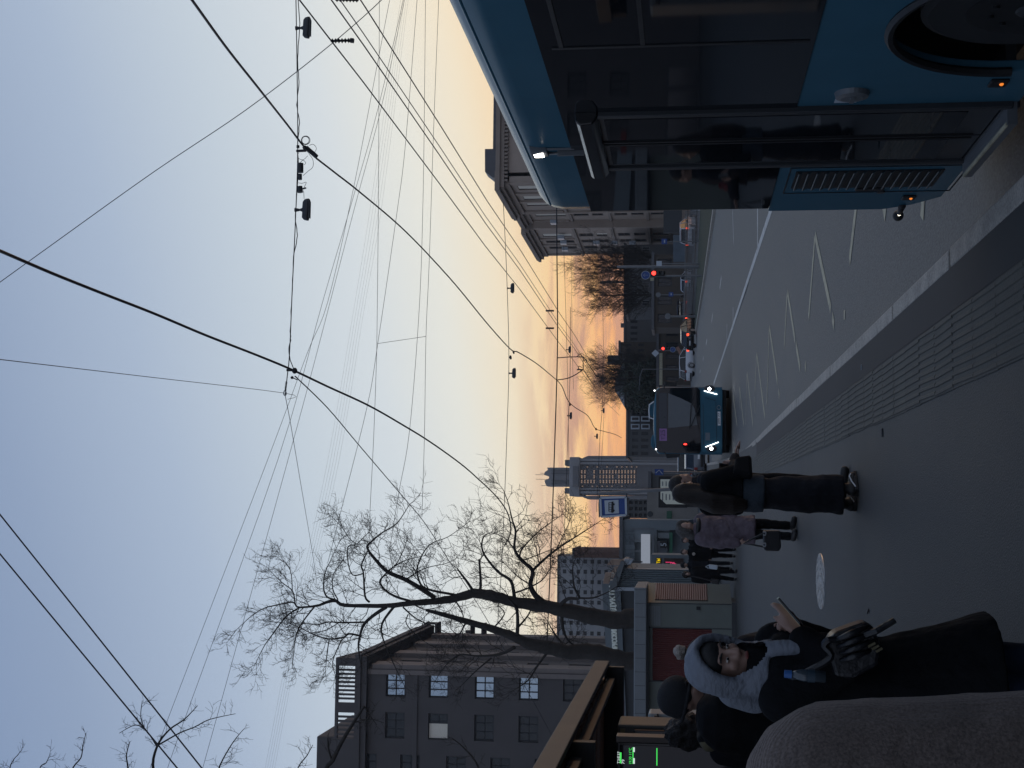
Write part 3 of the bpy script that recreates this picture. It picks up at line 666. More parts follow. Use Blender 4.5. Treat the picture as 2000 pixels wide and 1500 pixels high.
# ---------------------------------------------------------------- cars
def car(label, loc, rz, paint, kind='saloon', lit=True, name='parked_car', group=None, sc=1.0, cat='car'):
    """car built pointing along its own +y; tail towards -y"""
    t = thing(name, label, cat, loc, rz, group); t.scale = (sc, sc, sc)
    L, W = (4.55, .9)
    if kind == 'suv': roof, tail = 1.66, -2.15
    elif kind == 'van': roof, tail = 1.9, -2.2
    else: roof, tail = 1.46, -1.75
    body = MB()
    def rg(y, w, z0, z1, c=.12): return [(-w + .05, y, z0), (-w, y, z0 + .12), (-w, y, (z0 + z1) / 2), (-w + .03, y, z1 - c * .5), (-w + c, y, z1), (w - c, y, z1), (w - .03, y, z1 - c * .5), (w, y, (z0 + z1) / 2), (w, y, z0 + .12), (w - .05, y, z0)]
    hb = .98 if kind == 'suv' else .92
    body.loft([rg(-2.27, .72, .35, .78), rg(-2.2, .84, .27, .9), rg(-1.9, .89, .22, hb), rg(-.9, .9, .2, hb), rg(.6, .9, .2, hb - .02), rg(1.2, .89, .2, hb - .06), rg(1.9, .86, .22, .8), rg(2.2, .78, .28, .7), rg(2.27, .66, .34, .62)])
    b = body.build('body', paint, t, smooth=True, local=True); b.modifiers.new('es', 'EDGE_SPLIT').split_angle = R(38)
    gh = MB()
    def gr(y, w, z): return [(-w, y, hb - .06), (-w + .13 * min(1, (z - hb) / .4), y, z), (w - .13 * min(1, (z - hb) / .4), y, z), (w, y, hb - .06)]
    if kind == 'saloon': st = [(-1.75, hb + .01), (-1.15, roof - .08), (-.6, roof - .02), (.1, roof - .03), (1.15, hb + .0)]
    elif kind == 'suv': st = [(-2.12, hb + .02), (-1.85, roof - .12), (-1.2, roof - .04), (.0, roof - .04), (1.2, hb)]
    else: st = [(-2.2, hb + .02), (-2.1, roof - .08), (.3, roof - .05), (.9, roof - .2), (1.6, hb)]
    gh.loft([gr(y, .82, z) for y, z in st]); g = gh.build('windows', M['busglass'], t, local=True)
    rf = MB(); rs = [s for s in st if s[1] > roof - .25]
    rf.loft([[(-.70, y, z - .01), (-.64, y, z + .035), (.64, y, z + .035), (.70, y, z - .01)] for y, z in [(rs[0][0] - .08, rs[0][1] - .04)] + rs + [(rs[-1][0] + .12, rs[-1][1] - .05)]]); rf.build('roof', paint, t, local=True, bevel=.01)
    for sx in (-1, 1):
        pl = MB()
        for i in range(len(st) - 1): pl.bar((sx * (.815 - .13 * min(1, (st[i][1] - hb) / .4)), st[i][0], st[i][1]), (sx * (.815 - .13 * min(1, (st[i + 1][1] - hb) / .4)), st[i + 1][0], st[i + 1][1]), .06, .05)
        pl.bar((sx * .81, -.25, hb - .05), (sx * .70, -.3, roof - .04), .05, .06)
        pl.build('pillars', paint, t, local=True)
    for sx in (-1, 1):
        for y in (-1.35, 1.38):
            w = MB(); w.tube([(sx * (.9 - .22), y, .33), (sx * .885, y, .33), (sx * .905, y, .33)], [.33, .33, .29], 24); wo = w.build('wheel', M['tyre'], t, local=True)
            r = MB(); r.disc((sx * .905, y, .33), (1, 0, 0), .21, .02, 18); r.build('rim', M['steel'], wo, local=True)
            ar = MB(); ar.tube([(sx * .895, y + .39 * math.cos(a), .33 + .39 * math.sin(a)) for a in [R(i * 18) for i in range(11)]], .03, 6); ar.build('wheel_arch', M['black'], t, local=True)
        tl = MB(); zt = .95 if kind == 'suv' else .78
        tl.box(sx * .82 - .1, sx * .82 + .06, -2.235, -1.98, zt - .1, zt + .12); tl.build('tail_light', M['taillight'] if lit else mat('unlit_tail_lamp', (.2, .012, .012), .25, var=0), t, local=True, bevel=.02)
        hl = MB(); hl.ell((sx * .62, 2.17, .62), (.18, .1, .08), 14, 8); hl.build('headlight', M['steel'], t, local=True, smooth=True)
        mr = MB(); mr.ell((sx * .99, .62, hb + .06), (.1, .06, .08), 12, 8); mr.build('mirror', paint, t, local=True, smooth=True)
    np_ = MB(); np_.box(-.26, .26, -2.285, -2.265, .55, .67); np_.build('number_plate', M['white'], t, local=True)
    bp = MB(); bp.box(-.74, .74, -2.3, -2.18, .34, .5); bp.build('bumper', M['black'], t, local=True, bevel=.03)
    if kind == 'suv': 
        sp = MB(); sp.box(-.62, .62, -2.05, -1.8, roof - .05, roof - .01); sp.build('spoiler', paint, t, local=True, bevel=.01)
    return t
def place(px, py, Y):    # ground point under a photo column at distance Y
    p = at(px, py, Y); return V3((p.x, Y, ROAD + rise(Y)))
car('white crossover driving across the junction, seen from behind and its right side', place(1354, 702, 150), R(-62), M['carwhite'], 'suv', False, 'car')
car('black car stopped at the far end of the grass median', place(1350, 648, 138), R(-35), M['carblack'], 'saloon', True, 'car', sc=1.05)
car('black car with tail lamp lit behind the picket fence', place(1350, 593, 142), R(-25), M['carblack'], 'suv', True, 'car')
car('white hatchback behind the middle of the picket fence', place(1345, 550, 165), R(-30), M['carwhite'], 'saloon', True, 'car')
car('white and red marked car behind the picket fence beside the near bus', place(1352, 448, 132), R(-30), M['carwhite'], 'suv', True, 'car')
car('dark blue van queueing behind the fence left of the white hatchback', place(1345, 600, 172), R(-20), mat('van_blue', (.022, .03, .055), .3, var=.05), 'van', True, 'van')
car('grey car parked past the oncoming bus, beside the pavement', place(1350, 896, 88), R(4), M['cargrey'], 'saloon', False, 'car')
car('silver van parked further along the kerb behind the oncoming bus', place(1350, 908, 112), R(2), mat('van_silver', (.26, .3, .34), .25, var=.05), 'van', False, 'van')
# ---------------------------------------------------------------- buildings
def wall_holes(mb, o, u, w, W, H, holes, depth, n):
    """flat wall o + a*u + b*w with rectangular openings (a0,a1,b0,b1) and reveals going back along -n"""
    o, u, w, n = V3(o), V3(u), V3(w), V3(n)
    xs = sorted(set([0, W] + [min(max(v, 0), W) for h in holes for v in h[:2]])); ys = sorted(set([0, H] + [min(max(v, 0), H) for h in holes for v in h[2:4]]))
    for i in range(len(xs) - 1):
        for j in range(len(ys) - 1):
            cx, cy = (xs[i] + xs[i + 1]) / 2, (ys[j] + ys[j + 1]) / 2
            if any(h[0] < cx < h[1] and h[2] < cy < h[3] for h in holes): continue
            mb.poly([o + u * xs[i] + w * ys[j], o + u * xs[i + 1] + w * ys[j], o + u * xs[i + 1] + w * ys[j + 1], o + u * xs[i] + w * ys[j + 1]])
    for a0, a1, b0, b1 in [h[:4] for h in holes]:
        c = [o + u * a0 + w * b0, o + u * a1 + w * b0, o + u * a1 + w * b1, o + u * a0 + w * b1]; d = -n * depth
        for k in range(4): mb.poly([c[k], c[(k + 1) % 4], c[(k + 1) % 4] + d, c[k] + d])
def window(parent, o, u, w, n, hole, depth, m_pane, m_frame, nx=2, nz=2, bar=.07, bright_panel=None, sash=None):
    o, u, w, n = V3(o), V3(u), V3(w), V3(n); a0, a1, b0, b1 = hole[:4]
    base = o - n * (depth - .06); fr = MB()
    def bx(p0, p1, q0, q1): fr.obox(base + u * (p0 + p1) / 2 + w * (q0 + q1) / 2, u * (p1 - p0) / 2, w * (q1 - q0) / 2, n * .035)
    bx(a0, a0 + bar, b0, b1); bx(a1 - bar, a1, b0, b1); bx(a0 + bar, a1 - bar, b0, b0 + bar); bx(a0 + bar, a1 - bar, b1 - bar, b1)
    for i in range(1, nx): c = a0 + (a1 - a0) * (i / nx if nx != 2 or sash is None else sash); bx(c - bar * .4, c + bar * .4, b0 + bar, b1 - bar)
    for j in range(1, nz): c = b0 + (b1 - b0) * j / nz; bx(a0 + bar, a1 - bar, c - bar * .35, c + bar * .35)
    f = fr.build('window', m_frame, parent)
    p = MB(); b = o - n * (depth - .02); p.poly([b + u * a0 + w * b0, b + u * a1 + w * b0, b + u * a1 + w * b1, b + u * a0 + w * b1]); p.build('pane', m_pane, f)
    if bright_panel:
        q = MB(); b = o - n * (depth - .115); k0, k1 = bright_panel
        q.obox(b + u * (a0 + (a1 - a0) * (k0 + k1) / 2) + w * (b0 + b1) / 2, u * (a1 - a0) * (k1 - k0) / 2, w * (b1 - b0 - .1) / 2, n * .01); q.build('bright_panel', M['bright_panel'], f)
    return f
UZ = V3((0, 0, 1)); UX = V3((1, 0, 0)); UY = V3((0, 1, 0))
def left_block():
    Y = 110.0; g = rise(Y) - .3
    xr = at(700, 1305, Y).x; xl = -60.0; zt = zat(704, Y)
    t = thing('office_block', 'dark brown office block with slotted roof parapet rising behind the bare tree', 'building', (xr - 10, Y, g))
    cols = [at(861, 1340, Y).x, at(861, 1419.5, Y).x, at(861, 1502, Y).x]; cols += [cols[-1] - 3.3 * (i + 1) for i in range(3)]
    rows = [778, 861, 950, 1035.5, 1121, 1206]
    holes = []
    o = V3((xl, Y, g)); W = xr - xl; H = zt - g
    for i, cx in enumerate(cols):
        for j, r_ in enumerate(rows):
            zc = zat(r_, Y); hw = .93 if i == 0 else 1.02
            if i == 2: zc += 2.2
            holes.append((cx - hw - xl, cx + hw - xl, zc - .82 - g, zc + .75 - g, i, j))
    mb = MB(); wall_holes(mb, o, UX, UZ, W, H, holes, .35, -UY)
    mb.box(xl, xr - .02, Y + .6, Y + 1.0, g, zt); mb.build('front_wall', M['stucco'], t)
    rnd = random.Random(3)
    for h in holes:
        i, j = h[4], h[5]
        window(t, o, UX, UZ, -UY, h, .35, M['pane'] if (i == 0 and j < 4) else M['panedark'], M['wframe'], 3, 1 if (i, j) in ((0, 1),) else 2, .11, bright_panel=(.05, .6) if (i == 1 and j == 1) else None)
    # vertical pipe-like corner moulding and string course
    tr = MB(); tr.box(xr - .42, xr - .06, Y - .14, Y - .003, g, zat(715, Y)); tr.build('corner_moulding', M['stucco2'], t)
    sc = MB(); z = zat(818, Y); sc.box(xl, xr - .43, Y - .12, Y - .003, z - .18, z + .16); sc.build('string_course', M['stucco'], t, bevel=.03)
    # side wall along the street
    Ye = 139.0; xs_ = xr
    sd = MB(); oo = V3((xs_, Y, g)); sh = []
    for k in range(3):
        for j in range(6): sh.append((4.5 + k * 8.5, 6.6 + k * 8.5, zat(rows[j], Y) - 1 - g, zat(rows[j], Y) + .8 - g))
    wall_holes(sd, oo, UY, UZ, Ye - Y, H, sh, .35, UX); sd.box(xs_ - 1.2, xs_ - .5, Y + 1, Ye, g, zt); sd.box(xs_ - 20, xs_, Ye, Ye + .4, g, zt); sd.build('side_wall', M['stucco'], t)
    for h in sh: window(t, oo, UY, UZ, UX, h, .35, M['panedark'], M['wframe'], 2, 2, .08)
    for k in range(4):
        pm = MB(); y = Y + .02 + k * 8.7; pm.box(xs_ + .003, xs_ + .35, y, y + 2.4, g, zt - 1.2); pm.build('pilaster', M['stucco2'], t)
    co = MB(); co.box(xl, xr + 1.0, Y - .5, Y + .2, zt - .9, zt - .45); co.box(xl, xr + 1.15, Y - .7, Y + .3, zt - .45, zt)
    co.box(xr + .003, xr + 1.0, Y + .2, Ye + .5, zt - .9, zt - .45); co.box(xr - .2, xr + 1.15, Y + .3, Ye + .7, zt - .45, zt); co.build('cornice', M['stucco'], t)
    rf = MB(); rf.box(xl, xr, Y + .3, Ye, zt - .5, zt - .3); rf.build('roof', M['roofmetal'], t)
    # open slotted parapet
    z0, z1 = zt + .003, zat(664, Y); pa = MB(); yy = Y - .25
    x_end = at(665, 1284, Y).x; xa0, xa1 = at(680, 1372, Y).x, at(680, 1300, Y).x; xb0, xb1 = at(680, 1442, Y).x, at(680, 1391, Y).x
    zs0, zs1 = zat(701.5, Y), zat(669, Y)
    pa.box(xb0 - 25, x_end, yy, yy + .35, z0, zs0); pa.box(xb0 - 25, x_end, yy, yy + .35, zs1, z1)
    pa.box(xa1, x_end, yy, yy + .35, zs0, zs1); pa.box(xb1, xa0, yy, yy + .35, zs0, zs1)
    for a, b, n in ((xa0, xa1, 9), (xb0, xb1, 6)):
        for k in range(n - 1):
            c = a + (b - a) * (k + 1) / n; pa.box(c - .075, c + .075, yy + .05, yy + .3, zs0, zs1)
    pa.box(xb0 - 25, xb0, yy, yy + .35, zs0, zs1)
    pa.build('parapet', M['stucco'], t)
    rt = MB(); rt.box(x_end - .35, x_end, yy + .35, Ye + .3, z0, z0 + .9); rt.prism([(x_end - .35, yy + .35, z0 + .9), (x_end - .35, yy + .35, z1), (x_end - .35, yy + 6, z0 + .9)], (.35, 0, 0)); rt.build('side_parapet', M['stucco'], t)
    ph = MB(); px0, px1 = at(650, 1620, Y + 4).x, at(650, 1439, Y + 4).x; ph.box(px0, px1, Y + 4, Y + 16, zt - .3, zat(629, Y + 4)); ph.build('penthouse', M['stucco'], t, bevel=.1)
    for px in (855, 945):
        b = MB(); p = at(px, 1240, Ye); b.box(xr + .003, xr + 1.3, Ye - 1.2, Ye + 1.4, p.z - .1, p.z + .1)
        for k in range(7): b.box(xr + 1.18, xr + 1.24, Ye - 1.1 + k * .38, Ye - 1.04 + k * .38, p.z + .1, p.z + 1.1)
        b.box(xr + .003, xr + 1.3, Ye - 1.2, Ye + 1.4, p.z + 1.1, p.z + 1.22); b.box(xr + .2, xr + .5, Ye + .9, Ye + 1.4, p.z + 1.22, p.z + 2); b.build('balcony', M['stucco'], t)
left_block()
def right_block():
    X = 42.0
    def Yof(py): d = ray(1150, py); return d.y * X / d.x
    Y0, Y1, Y2, Y3 = Yof(352), Yof(412), Yof(442), Yof(496.5)
    g = rise(200) - .4
    t = thing('office_building', 'tall beige stone building with deep cornice behind the near bus', 'building', (X + 15, Y1, g))
    zt = 1.62 + X * .585
    zr = lambda r_: 1.62 + X * r_
    R_ = [(.415, .522), (.335, .388), (.284, .3235), (.20, .245), (.143, .186), (.055, .1176)]
    rnd = random.Random(5)
    segs = [(Y0, Y1, X, [365, 385, 397]), (Y1, Y2, X + .9, [430]), (Y2, Y3, X + .0, [459, 471, 483])]
    for ya, yb, x, cs in segs:
        o = V3((x, ya, g)); holes = []
        cy = [Yof(c) for c in cs]
        for c in cy:
            for j, (r0, r1) in enumerate(R_):
                holes.append((c - 1.2 - ya, c + 1.2 - ya, zr(r0) - g, zr(r1) - g, j))
        wl = MB(); wall_holes(wl, o, UY, UZ, yb - ya, zt - 1.2 - g, holes, .2, -UX); wl.box(x + .7, x + 1.2, ya, yb, g, zt - 1.2); wl.build('wall', M['beige'], t)
        for h in holes:
            j = h[4]; window(t, o, UY, UZ, -UX, h, .2, M['panedark'], M['wframe'], 2, 3 if j == 0 else 2, .14, bright_panel=(.05, .8) if j == 0 and rnd.random() < .9 else ((.1, .5) if rnd.random() < .12 else None))  # top-row cream panels put the sky's brightness in the panes into colour
        co = MB()
        co.box(x - .35, x + 1.5, ya, yb, zt - 1.9, zt - 1.2); co.box(x - .8, x + 1.5, ya - .02, yb + .02, zt - 1.197, zt - .75); co.box(x - 1.25, x + 1.5, ya - .05, yb + .05, zt - .747, zt - .3); co.box(x - 1.05, x + 1.5, ya, yb, zt - .297, zt); co.build('cornice', M['beigedark'], t)
        for r_ in (.40, .262, .13): sc = MB(); sc.box(x - .25, x - .003, ya, yb, zr(r_) - .2, zr(r_) + .2); sc.build('string_course', M['beigedark'], t)
        es = [ya + .5] + [(a + b) / 2 for a, b in zip(cy, cy[1:])] + [yb - .5]
        for e in es: pl = MB(); pl.box(x - .22, x - .003, e - .45, e + .45, zr(.405) + .2, zt - 1.9); pl.build('pilaster', M['beige'], t)
    for a in (Y1, Y2):
        rt = MB(); rt.box(X - .3, X + 1.2, a - .35, a + .35, g, zt - 1.9); rt.build('corner_pier', M['beige'], t)
    rnd2 = random.Random(9)
    for px, py in ((1082, 431), (1096, 461), (1101, 471), (1104, 484), (1165, 472), (1200, 472), (1236, 472)):
        p = atX(px, py, X - .28); ac = MB(); ac.box(X - .8, X - .26, p.y - .75, p.y + .55, p.z - .5, p.z + .5); ac.build('air_conditioner', M['signwhite'], t, bevel=.04)
    # front facing the camera, mostly hidden by the bus
    x2 = X + 30; o = V3((X, Y0, g)); holes = []
    for k in range(6):
        for r0, r1 in R_: holes.append((5.2 + k * 4.4, 8.0 + k * 4.4, zr(r0) - g, zr(r1) - g))
    fw = MB(); wall_holes(fw, o, UX, UZ, 30, zt - 1.2 - g, holes, .5, -UY); fw.build('front_wall', M['beige'], t)
    for h in holes[:24]: window(t, o, UX, UZ, -UY, h, .5, M['pane'], M['wframe'], 2, 3, .12)
    co = MB(); co.box(X - 1.2, x2, Y0 - .8, Y0 - .06, zt - .747, zt - .2); co.box(X - .8, x2, Y0 - .5, Y0 - .06, zt - 1.3, zt - .75)
    for k in range(60): co.box(X + k * .5, X + k * .5 + .25, Y0 - .45, Y0 - .06, zt - 1.75, zt - 1.303)
    co.build('dentil_cornice', M['beigedark'], t)
    rf = MB(); rf.box(X + .6, x2, Y0 + .2, Y3 - .2, zt - 1.0, zt - .5); rf.build('roof', M['roofmetal'], t)
    at_ = MB(); p, q = at(947, 350, Y0 + 6), at(955, 150, Y0 + 6); at_.box(at(955, 348, Y0 + 6).x, x2, Y0 + 6, Y0 + 14, zt - .6, zat(954, Y0 + 6)); at_.build('attic', M['roofmetal'], t)
    ch = MB(); a, b = at(947, 347, Y0 + 4), at(947, 291, Y0 + 4); ch.prism([(a.x, Y0 + 4, zt - .55), (b.x, Y0 + 4, zt - .55), (b.x, Y0 + 4, b.z), (at(947, 335, Y0 + 4).x, Y0 + 4, a.z), (a.x, Y0 + 4, zat(954, Y0 + 4))], (0, 3, 0)); ch.build('roof_dormer', M['roofmetal'], t)
right_block()
def tower():
    Y = 700.0; g = rise(420) - 2
    A = lambda px, py: at(px, py, Y)
    c = A(1180, 931)
    t = thing('tower_block', 'stepped grey residential tower with lit window columns on the horizon', 'building', (c.x, Y, g))
    def blk(name, x0, x1, ya, yb, dy, dep, m, bevel=0):  # photo rows x0..x1 (top..bottom), columns ya<yb
        mb = MB(); q, p = A(x0, ya), A(x1, yb); mb.box(p.x, q.x, Y + dy, Y + dy + dep, max(g, zat(x1, Y)) if x1 < 1330 else g, zat(x0, Y)); return mb.build(name, m, t, bevel=bevel)
    def prism(name, pts, dy, dep, m):
        mb = MB(); mb.prism([(A(a, b).x, Y + dy, A(a, b).z if a < 1330 else g) for a, b in pts], (0, dep, 0)); return mb.build(name, m, t)
    prism('right_wing', [(1340, 896), (1135.5, 896), (1135.5, 893), (1146, 888.8), (1340, 888.8)], 10, 30, M['tower'])
    prism('left_wing', [(1340, 968), (1135.5, 968), (1135.5, 971), (1146, 975), (1340, 975)], 10, 30, M['tower'])
    core = blk('core', 1122, 1340, 895, 968, 0, 40, M['towerdark'])
    for ya, yb in ((896, 902), (902.5, 908.5), (953.5, 958.5), (959, 966)): blk('pier', 1118, 1340, ya, yb, -3, 2.99, M['tower'])
    crown = blk('crown', 1113, 1133, 893, 969.5, -4, 46, M['tower'], .4)
    blk('crown_band', 1120, 1131, 911, 951, -6, 1.99, M['towerdark'])
    for ya, yb in ((898, 909.5), (953, 964)): blk('turret', 1102.5, 1113, ya, yb, 0, 16, M['towerdark'], .3)
    neck = prism('spire_base', [(1113, 949.5), (1066, 949.5), (1063, 945), (1061, 938), (1070, 934), (1070, 930), (1060, 927), (1062, 921), (1068, 917), (1066, 912.5), (1113, 912.5)], 6, 20, M['tower'])
    for ya in (917, 924, 937, 944): blk('spire_rib', 1074, 1112, ya, ya + 1.2, 4, 1.99, M['towerdark'])
    for px, py, tp in ((1063, 923, 1050), (1063, 926, 1040), (1063, 935, 1041), (1066, 947.5, 1052)):
        p, q = A(px, py), A(tp, py); mb = MB(); mb.tube([(p.x, Y + 14, p.z - 2), (p.x, Y + 14, q.z)], .12, 5); mb.build('antenna', M['darkmetal'], t)
    rnd = random.Random(2)
    # glowing stair and balcony glazing: three wide columns, two narrow ones
    for col, (ya, yb) in enumerate(((918, 925), (927.5, 934.5), (937, 944))):
        for k in range(18):
            x0 = 1135 + k * 6.05
            if rnd.random() < .1 or k == 5: continue
            if x0 > 1244: break
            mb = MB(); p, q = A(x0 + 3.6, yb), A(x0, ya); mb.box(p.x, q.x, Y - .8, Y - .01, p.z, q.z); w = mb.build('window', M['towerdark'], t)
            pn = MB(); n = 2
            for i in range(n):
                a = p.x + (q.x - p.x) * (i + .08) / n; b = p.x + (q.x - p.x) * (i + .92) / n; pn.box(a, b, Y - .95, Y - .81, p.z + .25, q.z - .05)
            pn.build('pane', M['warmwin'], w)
    for ya, yb in ((910, 914.5), (947.8, 952)):
        for k in range(12):
            if rnd.random() < .3: continue
            x0 = 1136 + k * 9.6
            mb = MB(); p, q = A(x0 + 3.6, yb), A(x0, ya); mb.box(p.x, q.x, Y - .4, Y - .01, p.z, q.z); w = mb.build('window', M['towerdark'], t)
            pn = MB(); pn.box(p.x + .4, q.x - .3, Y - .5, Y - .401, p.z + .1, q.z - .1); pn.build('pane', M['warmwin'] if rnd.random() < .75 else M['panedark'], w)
tower()
def block(name, label, cat, top, ya, yb, Y, dep, m, rows=(), cols=0, pane=None, hip=0, zb=None, winw=.5, group=None, frame=None):
    """plain building between photo columns ya<yb whose roof line is photo row top"""
    q, p = at(top, ya, Y), at(top, yb, Y); g = rise(Y) - .4 if zb is None else zb; zt = q.z
    t = thing(name, label, cat, ((p.x + q.x) / 2, Y, g), group=group); W = q.x - p.x; H = zt - g
    holes = []
    for i, (r0, r1) in enumerate(rows):
        for k in range(cols):
            c = W * (k + .5) / cols; hw = W / cols * winw / 2
            holes.append((c - hw, c + hw, zat(r1, Y) - g, zat(r0, Y) - g))
    o = V3((p.x, Y, g)); mb = MB(); wall_holes(mb, o, UX, UZ, W, H, holes, .3, -UY)
    mb.box(p.x, q.x, Y + .4, Y + dep, g, zt)
    for x in (p.x, q.x): mb.poly([(x, Y, g), (x, Y + .4, g), (x, Y + .4, zt), (x, Y, zt)])
    mb.poly([(p.x, Y, zt), (q.x, Y, zt), (q.x, Y + .4, zt), (p.x, Y + .4, zt)])
    mb.build('wall', m, t)
    for h in holes: window(t, o, UX, UZ, -UY, h, .3, pane or M['panedark'], frame or M['wframe'], 2, 1, .12)
    rf = MB()
    if hip:
        x0, x1 = p.x - .4, q.x + .4; yy0, yy1 = Y - .4, Y + dep + .4; r = min(W, dep) * .45
        rf.add([(x0, yy0, zt + .003), (x1, yy0, zt + .003), (x1, yy1, zt + .003), (x0, yy1, zt + .003), (x0 + r, (yy0 + yy1) / 2, zt + hip), (x1 - r, (yy0 + yy1) / 2, zt + hip)], [(0, 3, 2, 1), (0, 1, 5, 4), (1, 2, 5), (2, 3, 4, 5), (3, 0, 4)])
    else:
        rf.box(p.x - .25, q.x + .25, Y - .25, Y + dep, zt + .003, zt + .35)
    rf.build('roof', M['roofmetal'], t)
    return t
def chimney(t, px, py, Y, w, h):
    p = at(px, py, Y); mb = MB(); mb.box(p.x - w / 2, p.x + w / 2, Y + 2, Y + 3.2, p.z - .6, p.z + h); mb.build('chimney', M['roofmetal'], t)
pd = mat('dusk_plaster', (0.1, 0.1, 0.1), .9, var=.18, vs=.3); pd2 = mat('dusk_plaster_pale', (0.17, 0.165, 0.16), .9, var=.18, vs=.3); pd3 = mat('dusk_plaster_brown', (0.075, 0.062, 0.05), .9, var=.18, vs=.3)
b1 = block('apartment_house', 'low grey house behind the traffic light and bare trees next to the beige building', 'building', 1223, 478, 600, 205, 14, pd, ((1228, 1244), (1252, 1268)), 7, M['panedark'], frame=M['greymetal'], winw=.6)
b2 = block('apartment_house', 'dark long house on the horizon between the two groups of bare trees', 'building', 1222, 600, 668, 250, 16, pd, ((1230, 1244),), 6)
chimney(b2, 1221, 632, 250, .7, .9)
b3 = block('apartment_house', 'stepped brown house left of the long dark house on the horizon', 'building', 1212, 668, 700, 240, 16, pd3, ((1222, 1232), (1245, 1257)), 3)
b4 = block('villa', 'dark hip roofed house hidden behind the second clump of bare trees', 'building', 1220, 700, 790, 225, 18, pd3, ((1228, 1240), (1252, 1266)), 5, hip=2.0)
chimney(b4, 1203, 700, 228, 1.5, 1.5)
b5 = block('apartment_house', 'grey house with two pale framed bays behind the oncoming bus', 'building', 1227, 788, 892, 230, 18, pd, ((1234, 1246), (1252, 1266)), 8, frame=M['wframe'])
for py in (818, 833):
    for px in (1232, 1252):
        a, b = at(px, py - 5, 229.2), at(px + 17, py + 5, 229.2); mb = MB(); mb.box(b.x, a.x, 229.3, 229.96, b.z, a.z); f = mb.build('bay_window', M['signwhite'], b5); q = MB(); q.box(b.x + .2, a.x - .2, 229.2, 229.299, b.z + .2, a.z - .2); q.build('pane', M['panedark'], f)
b6 = block('office_block', 'grey block with small pale windows just left of the bus stop sign', 'building', 1222, 975, 1012, 160, 10, pd, ((1229, 1236), (1240, 1245), (1248, 1254), (1258, 1263)), 3, M['signwhite'])
b7 = block('apartment_block', 'pale grey apartment block behind the left bare tree crown', 'building', 1092, 1086, 1246, 300, 14, M['paleblock'], tuple((1100 + k * 13.5, 1107 + k * 13.5) for k in range(9)), 8, winw=.4, pane=M['panedark'])
b8 = block('apartment_block', 'brown brick tower slab with stacked balconies beside the pale apartment block', 'building', 1121, 1073, 1089, 290, 20, M['brick'], (), 0)
for k in range(7):
    a, b = at(1128 + k * 12.5, 1070, 288.5), at(1128 + k * 12.5, 1078, 288.5); mb = MB(); mb.box(b.x, a.x, 288.2, 289.99, a.z - 1.0, a.z + .3); mb.build('balcony', M['brick'], b8)
# low buildings between the beige building and the oncoming bus, seen over the fence
block('shop', 'dim low shop front with ochre fascia behind the second traffic light', 'building', 1287, 640, 752, 190, 8, pd3, ((1300, 1325),), 5)
bw = block('pavilion', 'dark brown pavilion behind the blue round sign and fence', 'building', 1278, 497, 640, 175, 6, pd3, ((1284, 1312),), 4)
def fascia(px0, px1, ya, yb, Y, m, label, name='shop_fascia', dep=.4, cat='sign'):
    a, b = at(px0, ya, Y), at(px1, yb, Y); mb = MB(); mb.box(b.x, a.x, Y - dep, Y, b.z, a.z); o = mb.build(name, m, None, bevel=.03); return tag(o, label, cat)
fascia(1288, 1294, 690, 752, 188.5, M['ypaint'], 'ochre fascia strip over the dim shop front')
fascia(1315, 1338, 459, 512, 168, mat('hoarding_blue', (.09, .12, .15), .6, var=.25, vs=.8), 'pale blue hoarding sheet standing in front of the beige building', 'hoarding', .15, 'hoarding')
fascia(1296, 1332, 413, 456, 160, M['shopdark'], 'dark boarded kiosk wall beside the pale blue hoarding', 'boarded_wall', .6, 'wall')
